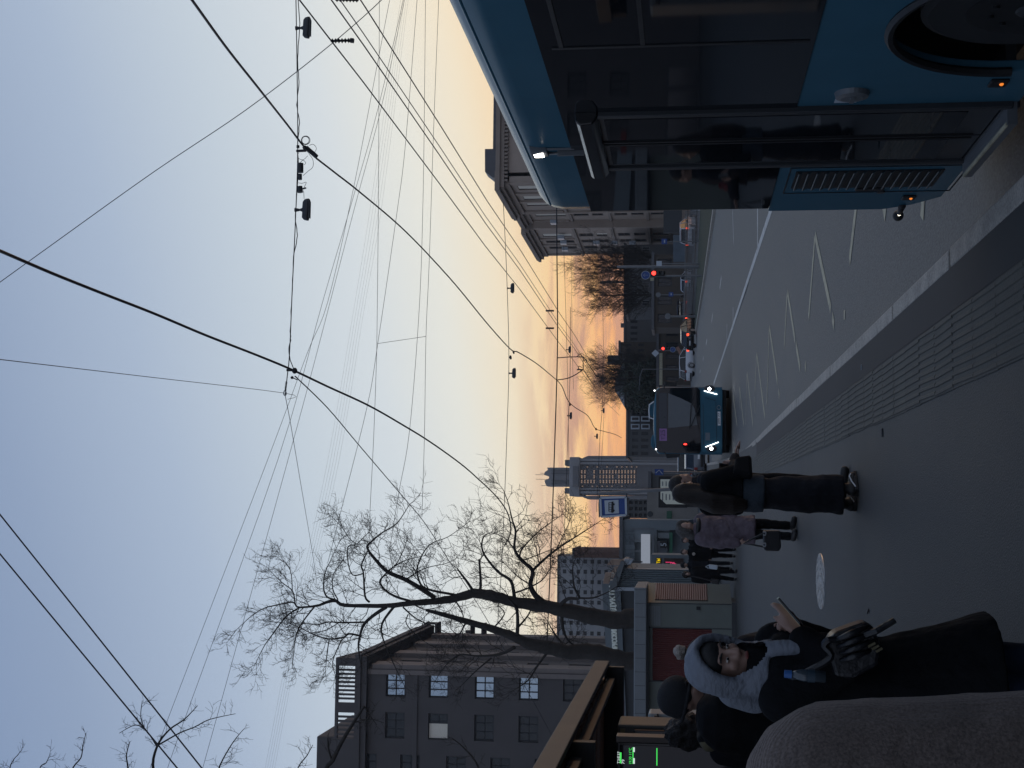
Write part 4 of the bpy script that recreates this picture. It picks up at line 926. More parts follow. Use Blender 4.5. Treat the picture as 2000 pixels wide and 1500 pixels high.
# ---------------------------------------------------------------- kiosk, shops, shelter, signs, signals
def corr(mb, o, u, w, W, H, n, depth, nv, vertical=False):
    """ribbed sheet (roller shutter / corrugated) as one surface"""
    o, u, w, nv = V3(o), V3(u), V3(w), V3(nv); vs = []; fs = []
    a, b, A, B = (u, w, W, H) if vertical else (w, u, H, W)
    for i in range(2 * n + 1):
        d = depth if i % 2 else 0
        p = o + a * (A * i / (2 * n)) + nv * d; vs += [p, p + b * B]
    for i in range(2 * n): fs.append((2 * i, 2 * i + 1, 2 * i + 3, 2 * i + 2))
    mb.add(vs, fs)
def kiosk():
    Y = 44.0; A = lambda px, py: at(px, py, Y)
    pr = A(1350, 1178); pl = A(1350, 1475); xr, xl = pr.x, pl.x; zt = zat(1264, Y); ze = zat(1240, Y)
    t = thing('kiosk', 'grey green street kiosk with closed dark red roller shutter', 'kiosk', ((xl + xr) / 2, Y, 0.0))
    dep = 2.6; xb = xr + 0.0
    # plinth, green walls with the shutter openings
    pb_ = MB(); pb_.box(xl, xr + .04, Y - .04, Y + dep, 0, .18); pb_.build('plinth', M['darkmetal'], t)
    sx0, sx1 = A(1300, 1330).x, A(1300, 1227).x; sz0, sz1 = zat(1390, Y), zat(1275, Y)
    holes = [(sx0 - xl, sx1 - xl, sz0 - .18, sz1 - .18)]
    w = MB(); wall_holes(w, (xl, Y, .18), UX, UZ, xr - xl, zt - .18, holes, .08, -UY); w.box(xl, xr - .02, Y + .3, Y + dep, .18, zt - .01); w.build('wall', M['kiosk'], t)
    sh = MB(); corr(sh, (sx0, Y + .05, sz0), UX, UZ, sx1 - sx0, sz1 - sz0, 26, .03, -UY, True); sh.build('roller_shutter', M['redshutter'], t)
    pn = MB(); 
    for x in (A(1300, 1226).x, A(1300, 1331).x, xr - .02): pn.box(x - .015, x + .015, Y - .012, Y - .003, .18, zt)
    pn.build('panel_joint', M['darkmetal'], t)
    vt = MB(); p, q = A(1280, 1222), A(1268, 1183)
    for k in range(7): z = zat(1268 + k * 3.4, Y); vt.box(p.x, q.x, Y - .02, Y - .003, z - .03, z + .01)
    vt.build('vent_slat', M['kioskroof'], t)
    lk = MB(); p = A(1364, 1188); lk.box(p.x - .05, p.x + .05, Y - .06, Y - .003, p.z - .06, p.z + .06); lk.build('lock', M['black'], t)
    # street side: lighter shutter on a slant return
    s2 = MB(); e = V3((xr + .52, Y + 1.75, 0)); u2 = (e - V3((xr, Y, 0))); W2 = u2.length; u2.normalize(); n2 = V3((u2.y, -u2.x, 0))
    s2.prism([V3((xr, Y, .18)), V3((xr, Y, .18)) + u2 * W2, V3((xr, Y, .18)) + u2 * W2 + UZ * (zt - .18), V3((xr, Y, zt))], -n2 * .1); s2.build('side_wall', M['kiosk'], t)
    o = V3((xr, Y, 0)) + u2 * (W2 * .12) + n2 * .01
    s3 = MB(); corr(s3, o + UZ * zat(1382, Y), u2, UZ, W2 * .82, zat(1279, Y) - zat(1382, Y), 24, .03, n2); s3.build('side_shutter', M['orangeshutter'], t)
    # deep fascia roof
    rf = MB(); rf.box(A(1250, 1480).x, A(1250, 1146).x, Y - .45, Y + dep + .5, zt, ze); rf.build('roof_fascia', M['kioskroof'], t, bevel=.03)
    seams = MB()
    for k in range(13): x = A(1250, 1470).x + k * .42; seams.box(x, x + .012, Y - .4545, Y - .4505, zt + .03, ze - .03)
    seams.build('fascia_seam', M['darkmetal'], t)
    sf = MB(); sf.box(xl, xr, Y - .3, Y + .2, zt - .06, zt - .003); sf.build('soffit', M['shopdark'], t)
kiosk()
def produce_shop():
    """flat long shop behind the tree with letters along its fascia"""
    a = at(1200, 1126, 62); b = at(1200, 1285, 66)
    ze = zat(1192, 62); z1 = ze + .35; z0 = zat(1212, 62); g = .1
    u = (b - a); u.z = 0; L = u.length; u.normalize(); n = V3((u.y, -u.x, 0))
    if n.y > 0: n = -n
    A = V3((a.x, a.y, g)); B = A + u * (L + 12)
    D8 = V3((0, 8, 0))
    t = thing('shop', 'long grey shop with white Cyrillic roof letters behind the two tree trunks', 'shop', (A + B) / 2)
    w = MB(); w.prism([A, B, B + UZ * (z0 - g), A + UZ * (z0 - g)], D8); w.build('wall', M['shopdark'], t)
    f = MB(); f.prism([A + UZ * (z0 - g + .003) + n * .25, B + UZ * (z0 - g + .003) + n * .25, B + UZ * (z1 - g) + n * .25, A + UZ * (z1 - g) + n * .25], D8); f.build('fascia', M['shop'], t)
    for k in range(9):
        o = A + u * (1.2 + k * 3.0) + n * .003; q = MB(); q.prism([o + UZ * .7, o + u * 2.5 + UZ * .7, o + u * 2.5 + UZ * 2.6, o + UZ * 2.6], n * .06); fr = q.build('window', M['wframe'], t)
        p = MB(); o = o + n * .063; p.prism([o + u * .12 + UZ * .82, o + u * 2.38 + UZ * .82, o + u * 2.38 + UZ * 2.48, o + u * .12 + UZ * 2.48], n * .01); p.build('pane', M['panedark'], fr)
    zc = (z0 + z1) / 2 - .05; r = -u
    lm = mat('white_letter', (.5, .55, .56), .5, var=.1, vs=3); lm.node_tree.nodes['Principled BSDF'].inputs['Emission Color'].default_value = (.6, .7, .72, 1); lm.node_tree.nodes['Principled BSDF'].inputs['Emission Strength'].default_value = .12
    p0, p1 = V3((A.x, A.y, zc)), V3((b.x, b.y, zc))
    s1 = p0 + u * (L * .0) + n * .27; 
    w2 = (at(1200, 1212, 72) - at(1200, 1133, 62)); 
    def along(py):   # distance along the fascia under a photo column
        d = ray(1200, py); 
        den = d.x * u.y - d.y * u.x
        k = (A.x * u.y - A.y * u.x) / den
        return (V3((d.x * k, d.y * k, 0)) - V3((A.x, A.y, 0))).dot(u)
    for word, pa, pb2 in (('ПРОДУКТЫ', 1135, 1209), ('БЕЛОРУССКИЕ', 1216, 1278)):
        k0, k1 = along(pa), along(pb2); c = A + u * (k0 + k1) / 2 + n * .3; c.z = zc
        text(word, 'sign_letters', lm, t, c, r, UZ, .34, .03, width=abs(k1 - k0))
produce_shop()
def cafe():
    """striped container building with roof signs, shop with dark display"""
    Y = 60.0; A = lambda px, py: at(px, py, Y); g = rise(Y)
    x0, x1 = A(1300, 1148).x, A(1300, 1110).x; zt, zc = zat(1190, Y), zat(1362, Y)
    t = thing('striped_pavilion', 'pale vertically ribbed metal pavilion behind the kiosk corner', 'pavilion', ((x0 + x1) / 2, Y, g))
    s = MB(); corr(s, (x0, Y, g), UX, UZ, x1 - x0, zat(1205, Y) - g, 9, .1, -UY, True); s.build('ribbed_wall', mat('ribbed_pale_metal', (.26, .3, .32), .5, var=.15, vs=.8), t)
    s = MB(); s.box(x0, x1, Y + .02, Y + 5, g, zat(1205, Y)); s.build('body', M['shop'], t)
    c = MB(); c.box(x0 - .15, x0 - .003, Y - .15, Y + .2, g, zat(1195, Y)); c.build('corner_trim', M['signwhite'], t)
    e = MB(); e.prism([(x0 - .1, Y - .3, zat(1205, Y)), (x1 + .3, Y - .3, zat(1222, Y)), (x1 + .3, Y - .3, zat(1214, Y)), (x0 - .1, Y - .3, zat(1190, Y))], (0, 5, 0)); e.build('roof_edge', M['kioskroof'], t)
    for px0, px1, ya, yb, m in ((1178, 1190, 1118, 1140, 'wood'), (1196, 1206, 1122, 1136, 'wood'), (1194, 1212, 1106, 1118, 'wood'), (1215, 1232, 1091, 1103, 'signwhite'), (1185, 1210, 1092, 1104, 'wood')):
        a, b = A(px0, ya), A(px1, yb); bd = MB(); tilt = (a.z - b.z) * .35
        bd.prism([(b.x, Y - .1, b.z), (a.x, Y - .1, b.z - tilt), (a.x, Y - .1, a.z - tilt), (b.x, Y - .1, a.z)], (0, .25, 0)); o = bd.build('roof_sign_board', mat('sunlit_sign_board', (.42, .3, .23), .7, var=.3, vs=2) if m == 'wood' else M[m], t, bevel=.02)  # orange evening light on the boards is put into their colour
        lg = MB(); lg.bar(((a.x + b.x) / 2, Y, b.z), ((a.x + b.x) / 2, Y, b.z - .5), .06, .06); lg.build('sign_post', M['darkmetal'], o)
    # dark fruit display between kiosk and striped pavilion
    d = thing('produce_stall', 'dark stall with orange and pale goods behind glass beside the kiosk', 'stall', A(1380, 1160))
    Yd = 50.0; B = lambda px, py: at(px, py, Yd)
    q = MB(); a, b = B(1280, 1148), B(1400, 1178); q.box(b.x, a.x, Yd + .3, Yd + 2, rise(Yd), a.z); q.build('body', M['shopdark'], d)
    for pts, m in (([(1285, 1150), (1285, 1158), (1312, 1162), (1318, 1152), (1308, 1147)], (.22, .27, .31)), ([(1296, 1158), (1318, 1153), (1326, 1163), (1322, 1170), (1296, 1170)], (.16, .06, .03)), ([(1318, 1151), (1330, 1153), (1337, 1162), (1326, 1164)], (.11, .13, .1))):
        q = MB(); q.prism([(B(u_, v_).x, Yd + .18, B(u_, v_).z) for u_, v_ in pts], (0, .1, 0)); q.build('display_picture', mat('display_print', m, .6, var=.3, vs=6), d, bevel=.01)
    c = B(1347, 1157); text('КУ', 'stall_letters', M['signwhite'], d, (c.x, Yd + .15, c.z), UX, UZ, .3, .01)
    bk = MB(); p = B(1392, 1152); bk.tube([(p.x - .5, Yd - .3, rise(Yd)), (p.x + .2, Yd - .4, .55), (p.x + .35, Yd - .3, .75)], .03, 6); bk.ell((p.x + .36, Yd - .3, .78), (.05, .05, .05)); bk.build('trolley_handle', M['steel'], d)
    rp = MB(); rp.prism([(B(1390, 1150).x, Yd - .1, .06), (B(1390, 1170).x, Yd - .6, .06), (B(1390, 1178).x, Yd - .6, .06), (B(1390, 1178).x, Yd, .06)], (0, 0, .12)); rp.build('step', M['kerb'], d)
cafe()
def mall():
    Y = 95.0; A = lambda px, py: at(px, py, Y); g = rise(Y) - .1
    x0, x1 = A(1300, 1112).x, A(1300, 1016).x
    t = thing('shopping_pavilion', 'grey clad shop building with a big blank lit panel over its entrance', 'shop', ((x0 + x1) / 2, Y, g))
    b = MB(); zt = zat(1217, Y); wall_holes(b, (x0, Y, g), UX, UZ, x1 - x0, zt - g, [(A(1, 1094).x - x0, A(1, 1041).x - x0, zat(1276, Y) - g, zat(1240, Y) - g), (A(1, 1104).x - x0, A(1, 1018).x - x0, .2, zat(1283, Y) - g)], .5, -UY)
    b.box(x0, x1, Y + .6, Y + 12, g, zt); b.build('wall', M['shop'], t)
    rf = MB(); rf.box(x0 - .2, x1 + .2, Y - .2, Y + 12, zt + .003, zt + .25); rf.build('roof', M['roofmetal'], t)
    p = MB(); a, c = A(1252.5, 1043), A(1270, 1101); p.box(c.x, a.x, Y - .5, Y - .2, c.z, a.z); pn = p.build('lit_panel', M['screen'], t, bevel=.03)
    r = MB(); r.box(c.x, a.x, Y - .5, Y - .3, c.z - .25, c.z - .14); r.build('panel_rail', M['greymetal'], pn)
    c = A(1230, 1068); text('ДАТ ВЕП', 'fascia_letters', mat('grey_letter', (.1, .12, .135), .6, var=.05), t, (c.x, Y - .06, c.z), UX, UZ, 1.0, .03, width=2.2)
    for k in range(4):
        q = MB(); xx = x1 - 2.9 + k * .75; q.box(xx, xx + .08, Y - .05, Y - .003, zat(1277, Y), zt - .5); q.build('cladding_joint', M['greymetal'], t)
    # five shop bays at pavement level
    for ya, yb, px0, px1, m in ((1016, 1028, 1284, 1310, 'shop'), (1029, 1038, 1284, 1308, 'signwhite'), (1040, 1052, 1284, 1314, 'shop'), (1057, 1084, 1279, 1304, 'cargrey')):
        a, c = A(px0, ya), A(px1, yb); q = MB(); q.box(c.x, a.x, Y + .1, Y + .3, c.z, a.z); q.build('shop_bay', mat('bay_cladding', (.17, .19, .2), .7, var=.2, vs=1) if m != 'cargrey' else M['cargrey'], t, bevel=.02)
    sb = MB(); a, c = A(1289.5, 1057), A(1303, 1070); sb.box(c.x, a.x, Y - .2, Y + .09, c.z, a.z); s5 = sb.build('number_sign', M['black'], t)
    c5 = A(1296.5, 1063.5); text('5', 'number', M['signwhite'], s5, (c5.x, Y - .215, c5.z), UX, UZ, .55, .005)
    aw = MB(); a, c = A(1307, 1040), A(1313.5, 1084); aw.prism([(c.x, Y + .09, a.z), (c.x, Y - .5, c.z), (c.x, Y + .09, c.z)], (a.x - c.x, 0, 0)); aw.build('awning', mat('green_awning', (.03, .1, .06), .7, var=.15), t)
    # lit flower booth
    Yb = 78.0; B = lambda px, py: at(px, py, Yb)
    k = thing('flower_booth', 'small dark booth with yellow lit sign over pink neon letters', 'booth', (B(1, 1103).x, Yb, rise(Yb)))
    q = MB(); a, c = B(1272, 1083), B(1420, 1117); q.box(c.x, a.x, Yb, Yb + 3, rise(Yb), a.z); q.build('body', M['shop'], k, bevel=.02)
    q = MB(); a, c = B(1297, 1090), B(1335, 1114); q.box(c.x, a.x, Yb - .05, Yb - .003, c.z, a.z); dk = q.build('shop_window', mat('brown_window', (.05, .03, .025), .4, var=.2), k)
    a, c = B(1306, 1098), B(1316, 1107)
    for pts in ([(1300, 1098), (1310, 1098), (1310.5, 1107), (1300, 1107)], [(1310, 1098), (1322, 1102), (1317, 1106), (1312, 1102), (1317, 1098)]):
        n_ = MB(); n_.tube([(B(u_, v_).x, Yb - .08, B(u_, v_).z) for u_, v_ in pts], .022, 6); n_.build('neon_letter', M['pink'], dk)
    q = MB(); a, c = B(1281, 1090), B(1292, 1115); q.box(c.x, a.x, Yb - .06, Yb - .003, c.z, a.z); yk = q.build('sign_box', M['black'], k)
    c_ = B(1286.5, 1102); text('ЦВЕТЫ', 'sign_letters', M['yellow'], yk, (c_.x, Yb - .075, c_.z), UX, UZ, .26, .005, width=.62)
    # blue-grey wall with metal stacks further along
    Yc = 120.0; C = lambda px, py: at(px, py, Yc)
    w = thing('low_shed', 'pale low shed with a round vent beside the bus stop sign', 'shed', (C(1, 1000).x, Yc, rise(Yc)))
    q = MB(); a, c = C(1264, 955), C(1340, 1016); q.box(c.x, a.x, Yc, Yc + 6, rise(Yc) - .2, a.z); q.build('wall', mat('shed_plaster', (.2, .19, .175), .9, var=.2, vs=.8), w)
    q = MB(); p = C(1270, 1004); q.disc((p.x, Yc - .02, p.z), UY, .25, .05, 16); q.build('vent', M['shopdark'], w)
    q = MB(); a, c = C(1302, 998), C(1312, 1013); q.box(c.x, a.x, Yc - .1, Yc - .003, c.z, a.z); q.build('green_panel', mat('green_panel', (.03, .1, .06), .6, var=.1), w)
mall()
def rear_row():
    """continuous low row of shops closing the left side of the street far away"""
    Y = 130.0; g = rise(Y); xr = at(1300, 925, Y).x
    t = thing('shop_row', 'distant low row of dim shops under the tower', 'building', (xr - 8, Y, g))
    q = MB(); zt = zat(1272, Y); holes = [(1 + k * 2.2, 2.7 + k * 2.2, .3, 2.3) for k in range(14)]
    wall_holes(q, (xr - 34, Y, g), UX, UZ, 34, zt - g, holes, .3, -UY); q.box(xr - 34, xr, Y + .4, Y + 8, g, zt); q.build('wall', pd, t)
    for h in holes: window(t, (xr - 34, Y, g), UX, UZ, -UY, h, .3, M['panedark'], M['wframe'], 1, 2, .08)
    r = MB(); r.box(xr - 34.2, xr + .2, Y - .3, Y + 8, zt + .003, zt + .3); r.build('roof', M['roofmetal'], t)
rear_row()
# ------------------------------------------------ shelter and display on the near left
def shelter():
    Yf = 14.9; Yn = 5.2
    t = thing('bus_shelter', 'bus shelter with brown slatted roof fascia along the pavement', 'bus shelter', (-2.6, 10, 0))
    def slat(px0, py0, pxb, pyb, X, name, m, w=.05):
        z1 = atX(px0, py0, X).z; z0 = atX(pxb, pyb, X).z
        mb = MB(); mb.prism([(X, Yn, z0), (X, Yf, z0), (X, Yf, z1), (X, Yn, z1)], (-w, 0, 0)); mb.build(name, m, t, bevel=.006)
        return z0, z1
    z0, z1 = slat(1104, 1390, 1141, 1390, -1.62, 'fascia_board', M['beam'])
    y0, y1 = slat(1149, 1400, 1170, 1400, -1.78, 'inner_beam', M['beam'])
    # roof deck, soffit slats and end beam
    dk = MB(); dk.box(-3.3, -1.68, Yn, Yf - .05, z1 - .06, z1 - .02); dk.build('roof_deck', M['darkmetal'], t)
    for k in range(14):
        so = MB(); y = Yn + .3 + k * .68; so.box(-3.2, -1.80, y, y + .56, z1 - .10, z1 - .063); so.build('soffit_board', M['wood'], t)
    for y in (Yn + .02, (Yn + Yf) / 2, Yf - .12):
        eb = MB(); eb.box(-3.3, -1.672, y, y + .10, y1 - .18, z1 - .102); eb.build('cross_beam', M['black'], t)
    bb = MB(); bb.box(-3.35, -3.301, Yn, Yf, y1 - .1, z1); bb.build('back_fascia', M['beam'], t)
    for y in (Yf - .25, 9.98):
        po = MB(); po.box(-3.28, -3.18, y - .05, y + .05, 0, z1 - .1); po.build('post', M['black'], t)
    gp = MB(); gp.box(-3.25, -3.24, Yn + .2, Yf - .3, .35, 2.0); gp.build('back_glass', M['panedark'], t)
    be = MB(); be.box(-3.1, -2.7, 10.3, 13.8, .43, .48); be.box(-3.0, -2.9, 10.6, 10.7, 0, .43); be.box(-3.0, -2.9, 13.3, 13.4, 0, .43); be.build('bench', M['wood'], t)
    # information screen totem under the roof edge
    Yt = 10.0; A = lambda px, py: at(px, py, Yt)
    s = thing('information_screen', 'tall black departure screen with green lit lines under the shelter roof', 'screen', (A(1, 1470).x, Yt, 0))
    xa, xb = A(1300, 1520).x, A(1300, 1452).x
    c = MB(); c.box(xa, xb, Yt, Yt + .12, 0, zat(1207, Yt)); c.build('cabinet', M['blackgloss'], s, bevel=.006)
    po = MB(); px_ = A(1300, 1445.5).x; po.box(xb + .003, xb + .045, Yt - .03, Yt + .12, 0, zat(1206, Yt)); po.build('post', mat('bronze_post', (.07, .056, .05), .45, var=.1), s, bevel=.004)
    gl = MB(); gl.box(xa + .02, xb - .02, Yt - .012, Yt - .003, .25, zat(1213, Yt)); g = gl.build('screen_glass', M['busglass'], s)
    def tx(body, px, py, size, m, w): 
        p = A(px, py); text(body, 'screen_text', m, g, (p.x, Yt - .016, p.z), UX, UZ, size, .001, width=w)
    W = lambda a, b: abs(A(1, a).x - A(1, b).x)
    tx('Т3/Е37', 1208.8, 1479, .024, M['ledwhite'], W(1468, 1490)); tx('79', 1217.5, 1487, .028, M['ledwhite'], W(1483, 1491)); tx('19:30', 1231.5, 1484.5, .026, M['green'], W(1478, 1491)); tx('11°C', 1231.5, 1467, .026, M['green'], W(1461, 1473))
    for px, ya, yb, h, m in ((1212.3, 1469, 1490, .012, 'green'), (1236.4, 1459, 1491, .007, 'green'), (1238.3, 1459, 1468, .012, 'ledwhite'), (1238.3, 1480, 1491, .012, 'ledwhite'), (1283, 1460.5, 1494.5, .007, 'green')):
        p, q = A(px, yb), A(px, ya); l = MB(); l.box(p.x, q.x, Yt - .0155, Yt - .013, p.z - h / 2, p.z + h / 2); l.build('lit_line', M[m], g)
    # advertising box behind it
    Yp = 12.5; B = lambda px, py: at(px, py, Yp)
    ad = thing('vending_cabinet', 'beige metal cabinet with rounded glass door just past the departure screen', 'cabinet', (B(1, 1430).x, Yp, 0))
    xa, xb = B(1300, 1446).x, B(1300, 1417).x; ztop = zat(1208, Yp)
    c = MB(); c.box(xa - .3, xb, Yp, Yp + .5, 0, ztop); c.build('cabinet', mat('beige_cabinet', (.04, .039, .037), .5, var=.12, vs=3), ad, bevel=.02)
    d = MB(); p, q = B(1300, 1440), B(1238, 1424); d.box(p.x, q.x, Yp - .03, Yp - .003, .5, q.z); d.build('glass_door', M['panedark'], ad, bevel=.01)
    d = MB(); p, q = B(1221, 1441), B(1212, 1423); d.box(p.x, q.x, Yp - .02, Yp - .003, p.z, q.z); d.build('label_plate', M['olive'], ad)
    # white ticket machine behind
    Yk = 16.5; K = lambda px, py: at(px, py, Yk)
    tm = thing('ticket_machine', 'pale grey ticket machine standing behind the man in the beanie', 'machine', (K(1, 1402).x, Yk, 0))
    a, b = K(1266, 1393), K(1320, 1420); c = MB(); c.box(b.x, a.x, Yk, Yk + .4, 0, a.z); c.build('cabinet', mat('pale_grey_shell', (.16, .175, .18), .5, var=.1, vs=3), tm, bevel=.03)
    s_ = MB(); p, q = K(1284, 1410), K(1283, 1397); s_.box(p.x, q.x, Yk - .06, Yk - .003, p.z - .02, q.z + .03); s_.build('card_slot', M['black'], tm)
    h = MB(); p = K(1305, 1404); h.tube([(p.x - .05, Yk - .04, p.z), (p.x - .05, Yk - .04, p.z + .12), (p.x + .06, Yk - .04, p.z + .12)], .012, 6); h.build('handle', M['black'], tm)
    # red notice on the wall between
    Yr = 30; a, b = at(1208, 1368, Yr), at(1219, 1415, Yr); r = MB(); r.box(b.x, a.x, Yr, Yr + .1, b.z, a.z)
    o = r.build('banner', mat('red_banner', (.14, .02, .016), .7, var=.2)); tag(o, 'narrow dark red banner hanging between the shelter roof and the kiosk', 'banner')
shelter()
def info_board():
    Y = 40.0; A = lambda px, py: at(px, py, Y)
    t = thing('information_board', 'dark framed stop board with pale lit notices behind the long haired woman', 'notice board', (A(1, 965).x, Y, rise(Y)))
    a, b = A(1286, 930), A(1342, 992); f = MB(); f.box(b.x, a.x, Y, Y + .12, b.z, a.z); fo = f.build('frame', M['black'], t, bevel=.01)
    for ya, yb, x0, x1 in ((936, 954, 1290, 1340), (957, 985, 1290, 1340)):
        p, q = A(x0, ya), A(x1, yb); m = MB()
        if yb > 980: m.prism([(q.x + .15, Y - .02, p.z), (q.x, Y - .02, p.z - .16), (q.x, Y - .02, q.z), (p.x, Y - .02, q.z), (p.x, Y - .02, p.z)], (0, .017, 0))
        else: m.box(q.x, p.x, Y - .02, Y - .003, q.z, p.z)
        po = m.build('poster', M['poster'], fo)
        for k in range(5):
            l = MB(); z = p.z - .06 - k * .1; w = (p.x - q.x) * random.uniform(.3, .6); l.box((p.x + q.x) / 2 - w / 2, (p.x + q.x) / 2 + w / 2, Y - .024, Y - .0205, z - .02, z + .015); l.build('printed_line', M['greymetal'], po)
    for x in (b.x + .06, a.x - .06):
        l = MB(); l.box(x - .04, x + .04, Y + .02, Y + .1, rise(Y), b.z); l.build('leg', M['black'], t)
    # small blue sign past it
    Y2 = 70; a, b = at(1279, 916, Y2), at(1296, 928, Y2); s = thing('road_sign', 'small blue rectangular sign just left of the oncoming bus', 'sign', (b.x, Y2, rise(Y2)))
    m = MB(); m.box(b.x, a.x, Y2, Y2 + .05, b.z, a.z); pl = m.build('plate', M['signblue'], s)
    l = MB(); l.tube([(b.x + .05, Y2 - .02, b.z + .05), (a.x - .05, Y2 - .02, (a.z + b.z) / 2), (b.x + .1, Y2 - .02, a.z - .05)], .02, 5); l.build('arrow', M['signwhite'], pl)
    p = MB(); p.tube([((a.x + b.x) / 2, Y2 + .08, rise(Y2)), ((a.x + b.x) / 2, Y2 + .08, a.z)], .04, 8); p.build('post', M['greymetal'], s)
info_board()
def stop_sign():
    Y = 35.0; A = lambda px, py: at(px, py, Y)
    t = thing('bus_stop_sign', 'blue and white bus stop sign hanging from a leaning grey pole', 'bus stop sign', (A(1400, 952).x, Y, 0))
    p = MB(); p.tube([A(1418, 951), A(1300, 956), A(1168, 964.5)], .045, 10); p.build('pole', M['greymetal'], t)
    ar = MB(); ar.bar(A(1170.5, 964), A(1170.5, 1010.5), .03, .03); ar.bar(A(1224, 962), A(1224, 1008), .03, .03); ar.build('arm', M['darkmetal'], t)
    q = MB(); q.prism([A(1172.5, 972.5), A(1222, 971), A(1223, 1006), A(1174, 1009.5)], (0, .05, 0)); pl = q.build('plate', M['signblue'], t)
    e = MB(); pts = [A(1172.5, 972.5), A(1222, 971), A(1223, 1006), A(1174, 1009.5)]
    for a, b in zip(pts, pts[1:] + pts[:1]): e.bar(a - UY * .02, b - UY * .02, .05, .014, up=(0, 1, 0))
    e.build('edge', M['signwhite'], pl)
    w = MB(); w.prism([A(1180.5, 977.5), A(1208, 976), A(1209, 1002.5), A(1182, 1004.5)], (0, -.012, 0)); wh = w.build('white_field', M['signwhite'], pl, bevel=.004)
    # side view of a trolleybus: body outline with window row and two wheels
    def pt(u_, v_): return at(u_, v_, Y) - UY * .018
    b = MB()
    b.prism([pt(1194.5, 980), pt(1198, 979.5), pt(1199, 1000), pt(1197, 1001.5), pt(1193.5, 1001)], (0, -.004, 0))
    b.prism([pt(1188.5, 981.5), pt(1190, 981), pt(1190, 999.5), pt(1188.5, 999)], (0, -.004, 0))
    for v_ in (981, 985.5, 990.2, 995, 999.2): b.prism([pt(1190, v_), pt(1194.5, v_), pt(1194.5, v_ + .9), pt(1190, v_ + .9)], (0, -.004, 0))
    b.build('bus_symbol', M['signblack'], wh)
    for v_ in (985, 997):
        k = MB(); k.disc(pt(1198.6, v_), UY, .026, .012, 14); k.build('wheel_symbol', M['signblack'], wh)
stop_sign()
# ------------------------------------------------ traffic signals, posts and signs of the junction
def circle_sign(parent, px, py, Y, r, sym):
    c = at(px, py, Y); m = MB(); m.disc((c.x, Y - .1, c.z), UY, r, .03, 24); d = m.build('round_sign', M['signblue'], parent)
    q = MB(); q.tube([(c.x + r * .96 * math.cos(a), Y - .12, c.z + r * .96 * math.sin(a)) for a in [i * math.pi / 12 for i in range(25)]], r * .05, 5); q.build('sign_rim', M['signwhite'], d)
    a = MB()
    if sym == 'up': a.bar((c.x, Y - .125, c.z - r * .6), (c.x, Y - .125, c.z + r * .35), r * .16, .01); a.bar((c.x - r * .35, Y - .125, c.z + r * .1), (c.x, Y - .125, c.z + r * .6), r * .14, .012); a.bar((c.x + r * .35, Y - .125, c.z + r * .1), (c.x, Y - .125, c.z + r * .6), r * .14, .014)
    else: a.bar((c.x - r * .5, Y - .125, c.z + r * .5), (c.x + r * .45, Y - .125, c.z - r * .45), r * .16, .01)
    a.build('arrow', M['signwhite'], d)
def signal(px, py, Y, label, head_h=1.0, big=.15):
    c = at(px, py, Y); g = rise(Y); t = thing('traffic_light', label, 'traffic light', (c.x, Y, g))
    p = MB(); p.tube([(c.x - .18, Y + .12, g - .1), (c.x - .18, Y + .12, c.z + .6)], .08, 10); p.build('pole', M['greymetal'], t)
    h = MB(); h.box(c.x - .2, c.x + .2, Y - .12, Y + .1, c.z - head_h + .2, c.z + .22); hd = h.build('head', M['black'], t, bevel=.03)
    for k, m in enumerate(('red', 'unlit', 'unlit')):
        z = c.z - k * .34
        l = MB(); l.ell((c.x, Y - .12, z), (big, .04, big), 16, 10); l.build('lens', M['red'] if k == 0 else M['blackgloss'], hd, smooth=True)
        v = MB(); v.tube([(c.x + .17 * math.cos(a), Y - .13, z + .17 * math.sin(a)) for a in [R(20 + i * 14) for i in range(11)]], .02, 5); v.build('visor', M['black'], hd)
    return t
s1 = signal(1277, 534, 100, 'red traffic light under a round blue sign behind the picket fence', big=.15)
circle_sign(s1, 1261, 538, 100, .31, 'up')
b = MB(); a, c = at(1270, 543, 100), at(1277, 549, 100); b.box(c.x, a.x, 99.85, 99.9, c.z, a.z); b.build('plate', M['ypaint'], s1)
s2 = signal(1295, 681, 165, 'red traffic light with a blue sign below, beside the white crossover', big=.16)
circle_sign(s2, 1314, 683, 165, .33, 'diag')
c = at(1280, 690, 165); m = MB(); m.prism([(c.x, 164.9, c.z + .45), (c.x + .45, 164.9, c.z), (c.x, 164.9, c.z - .45), (c.x - .45, 164.9, c.z)], (0, .04, 0)); m.build('diamond_sign', M['signwhite'], s2)
a = at(1327, 686, 165); m = MB(); m.obox((a.x, 164.8, a.z), (.5, 0, .28), (0, .02, 0), (-.09, 0, .16)); m.build('striped_board', M['orangeshutter'], s2)
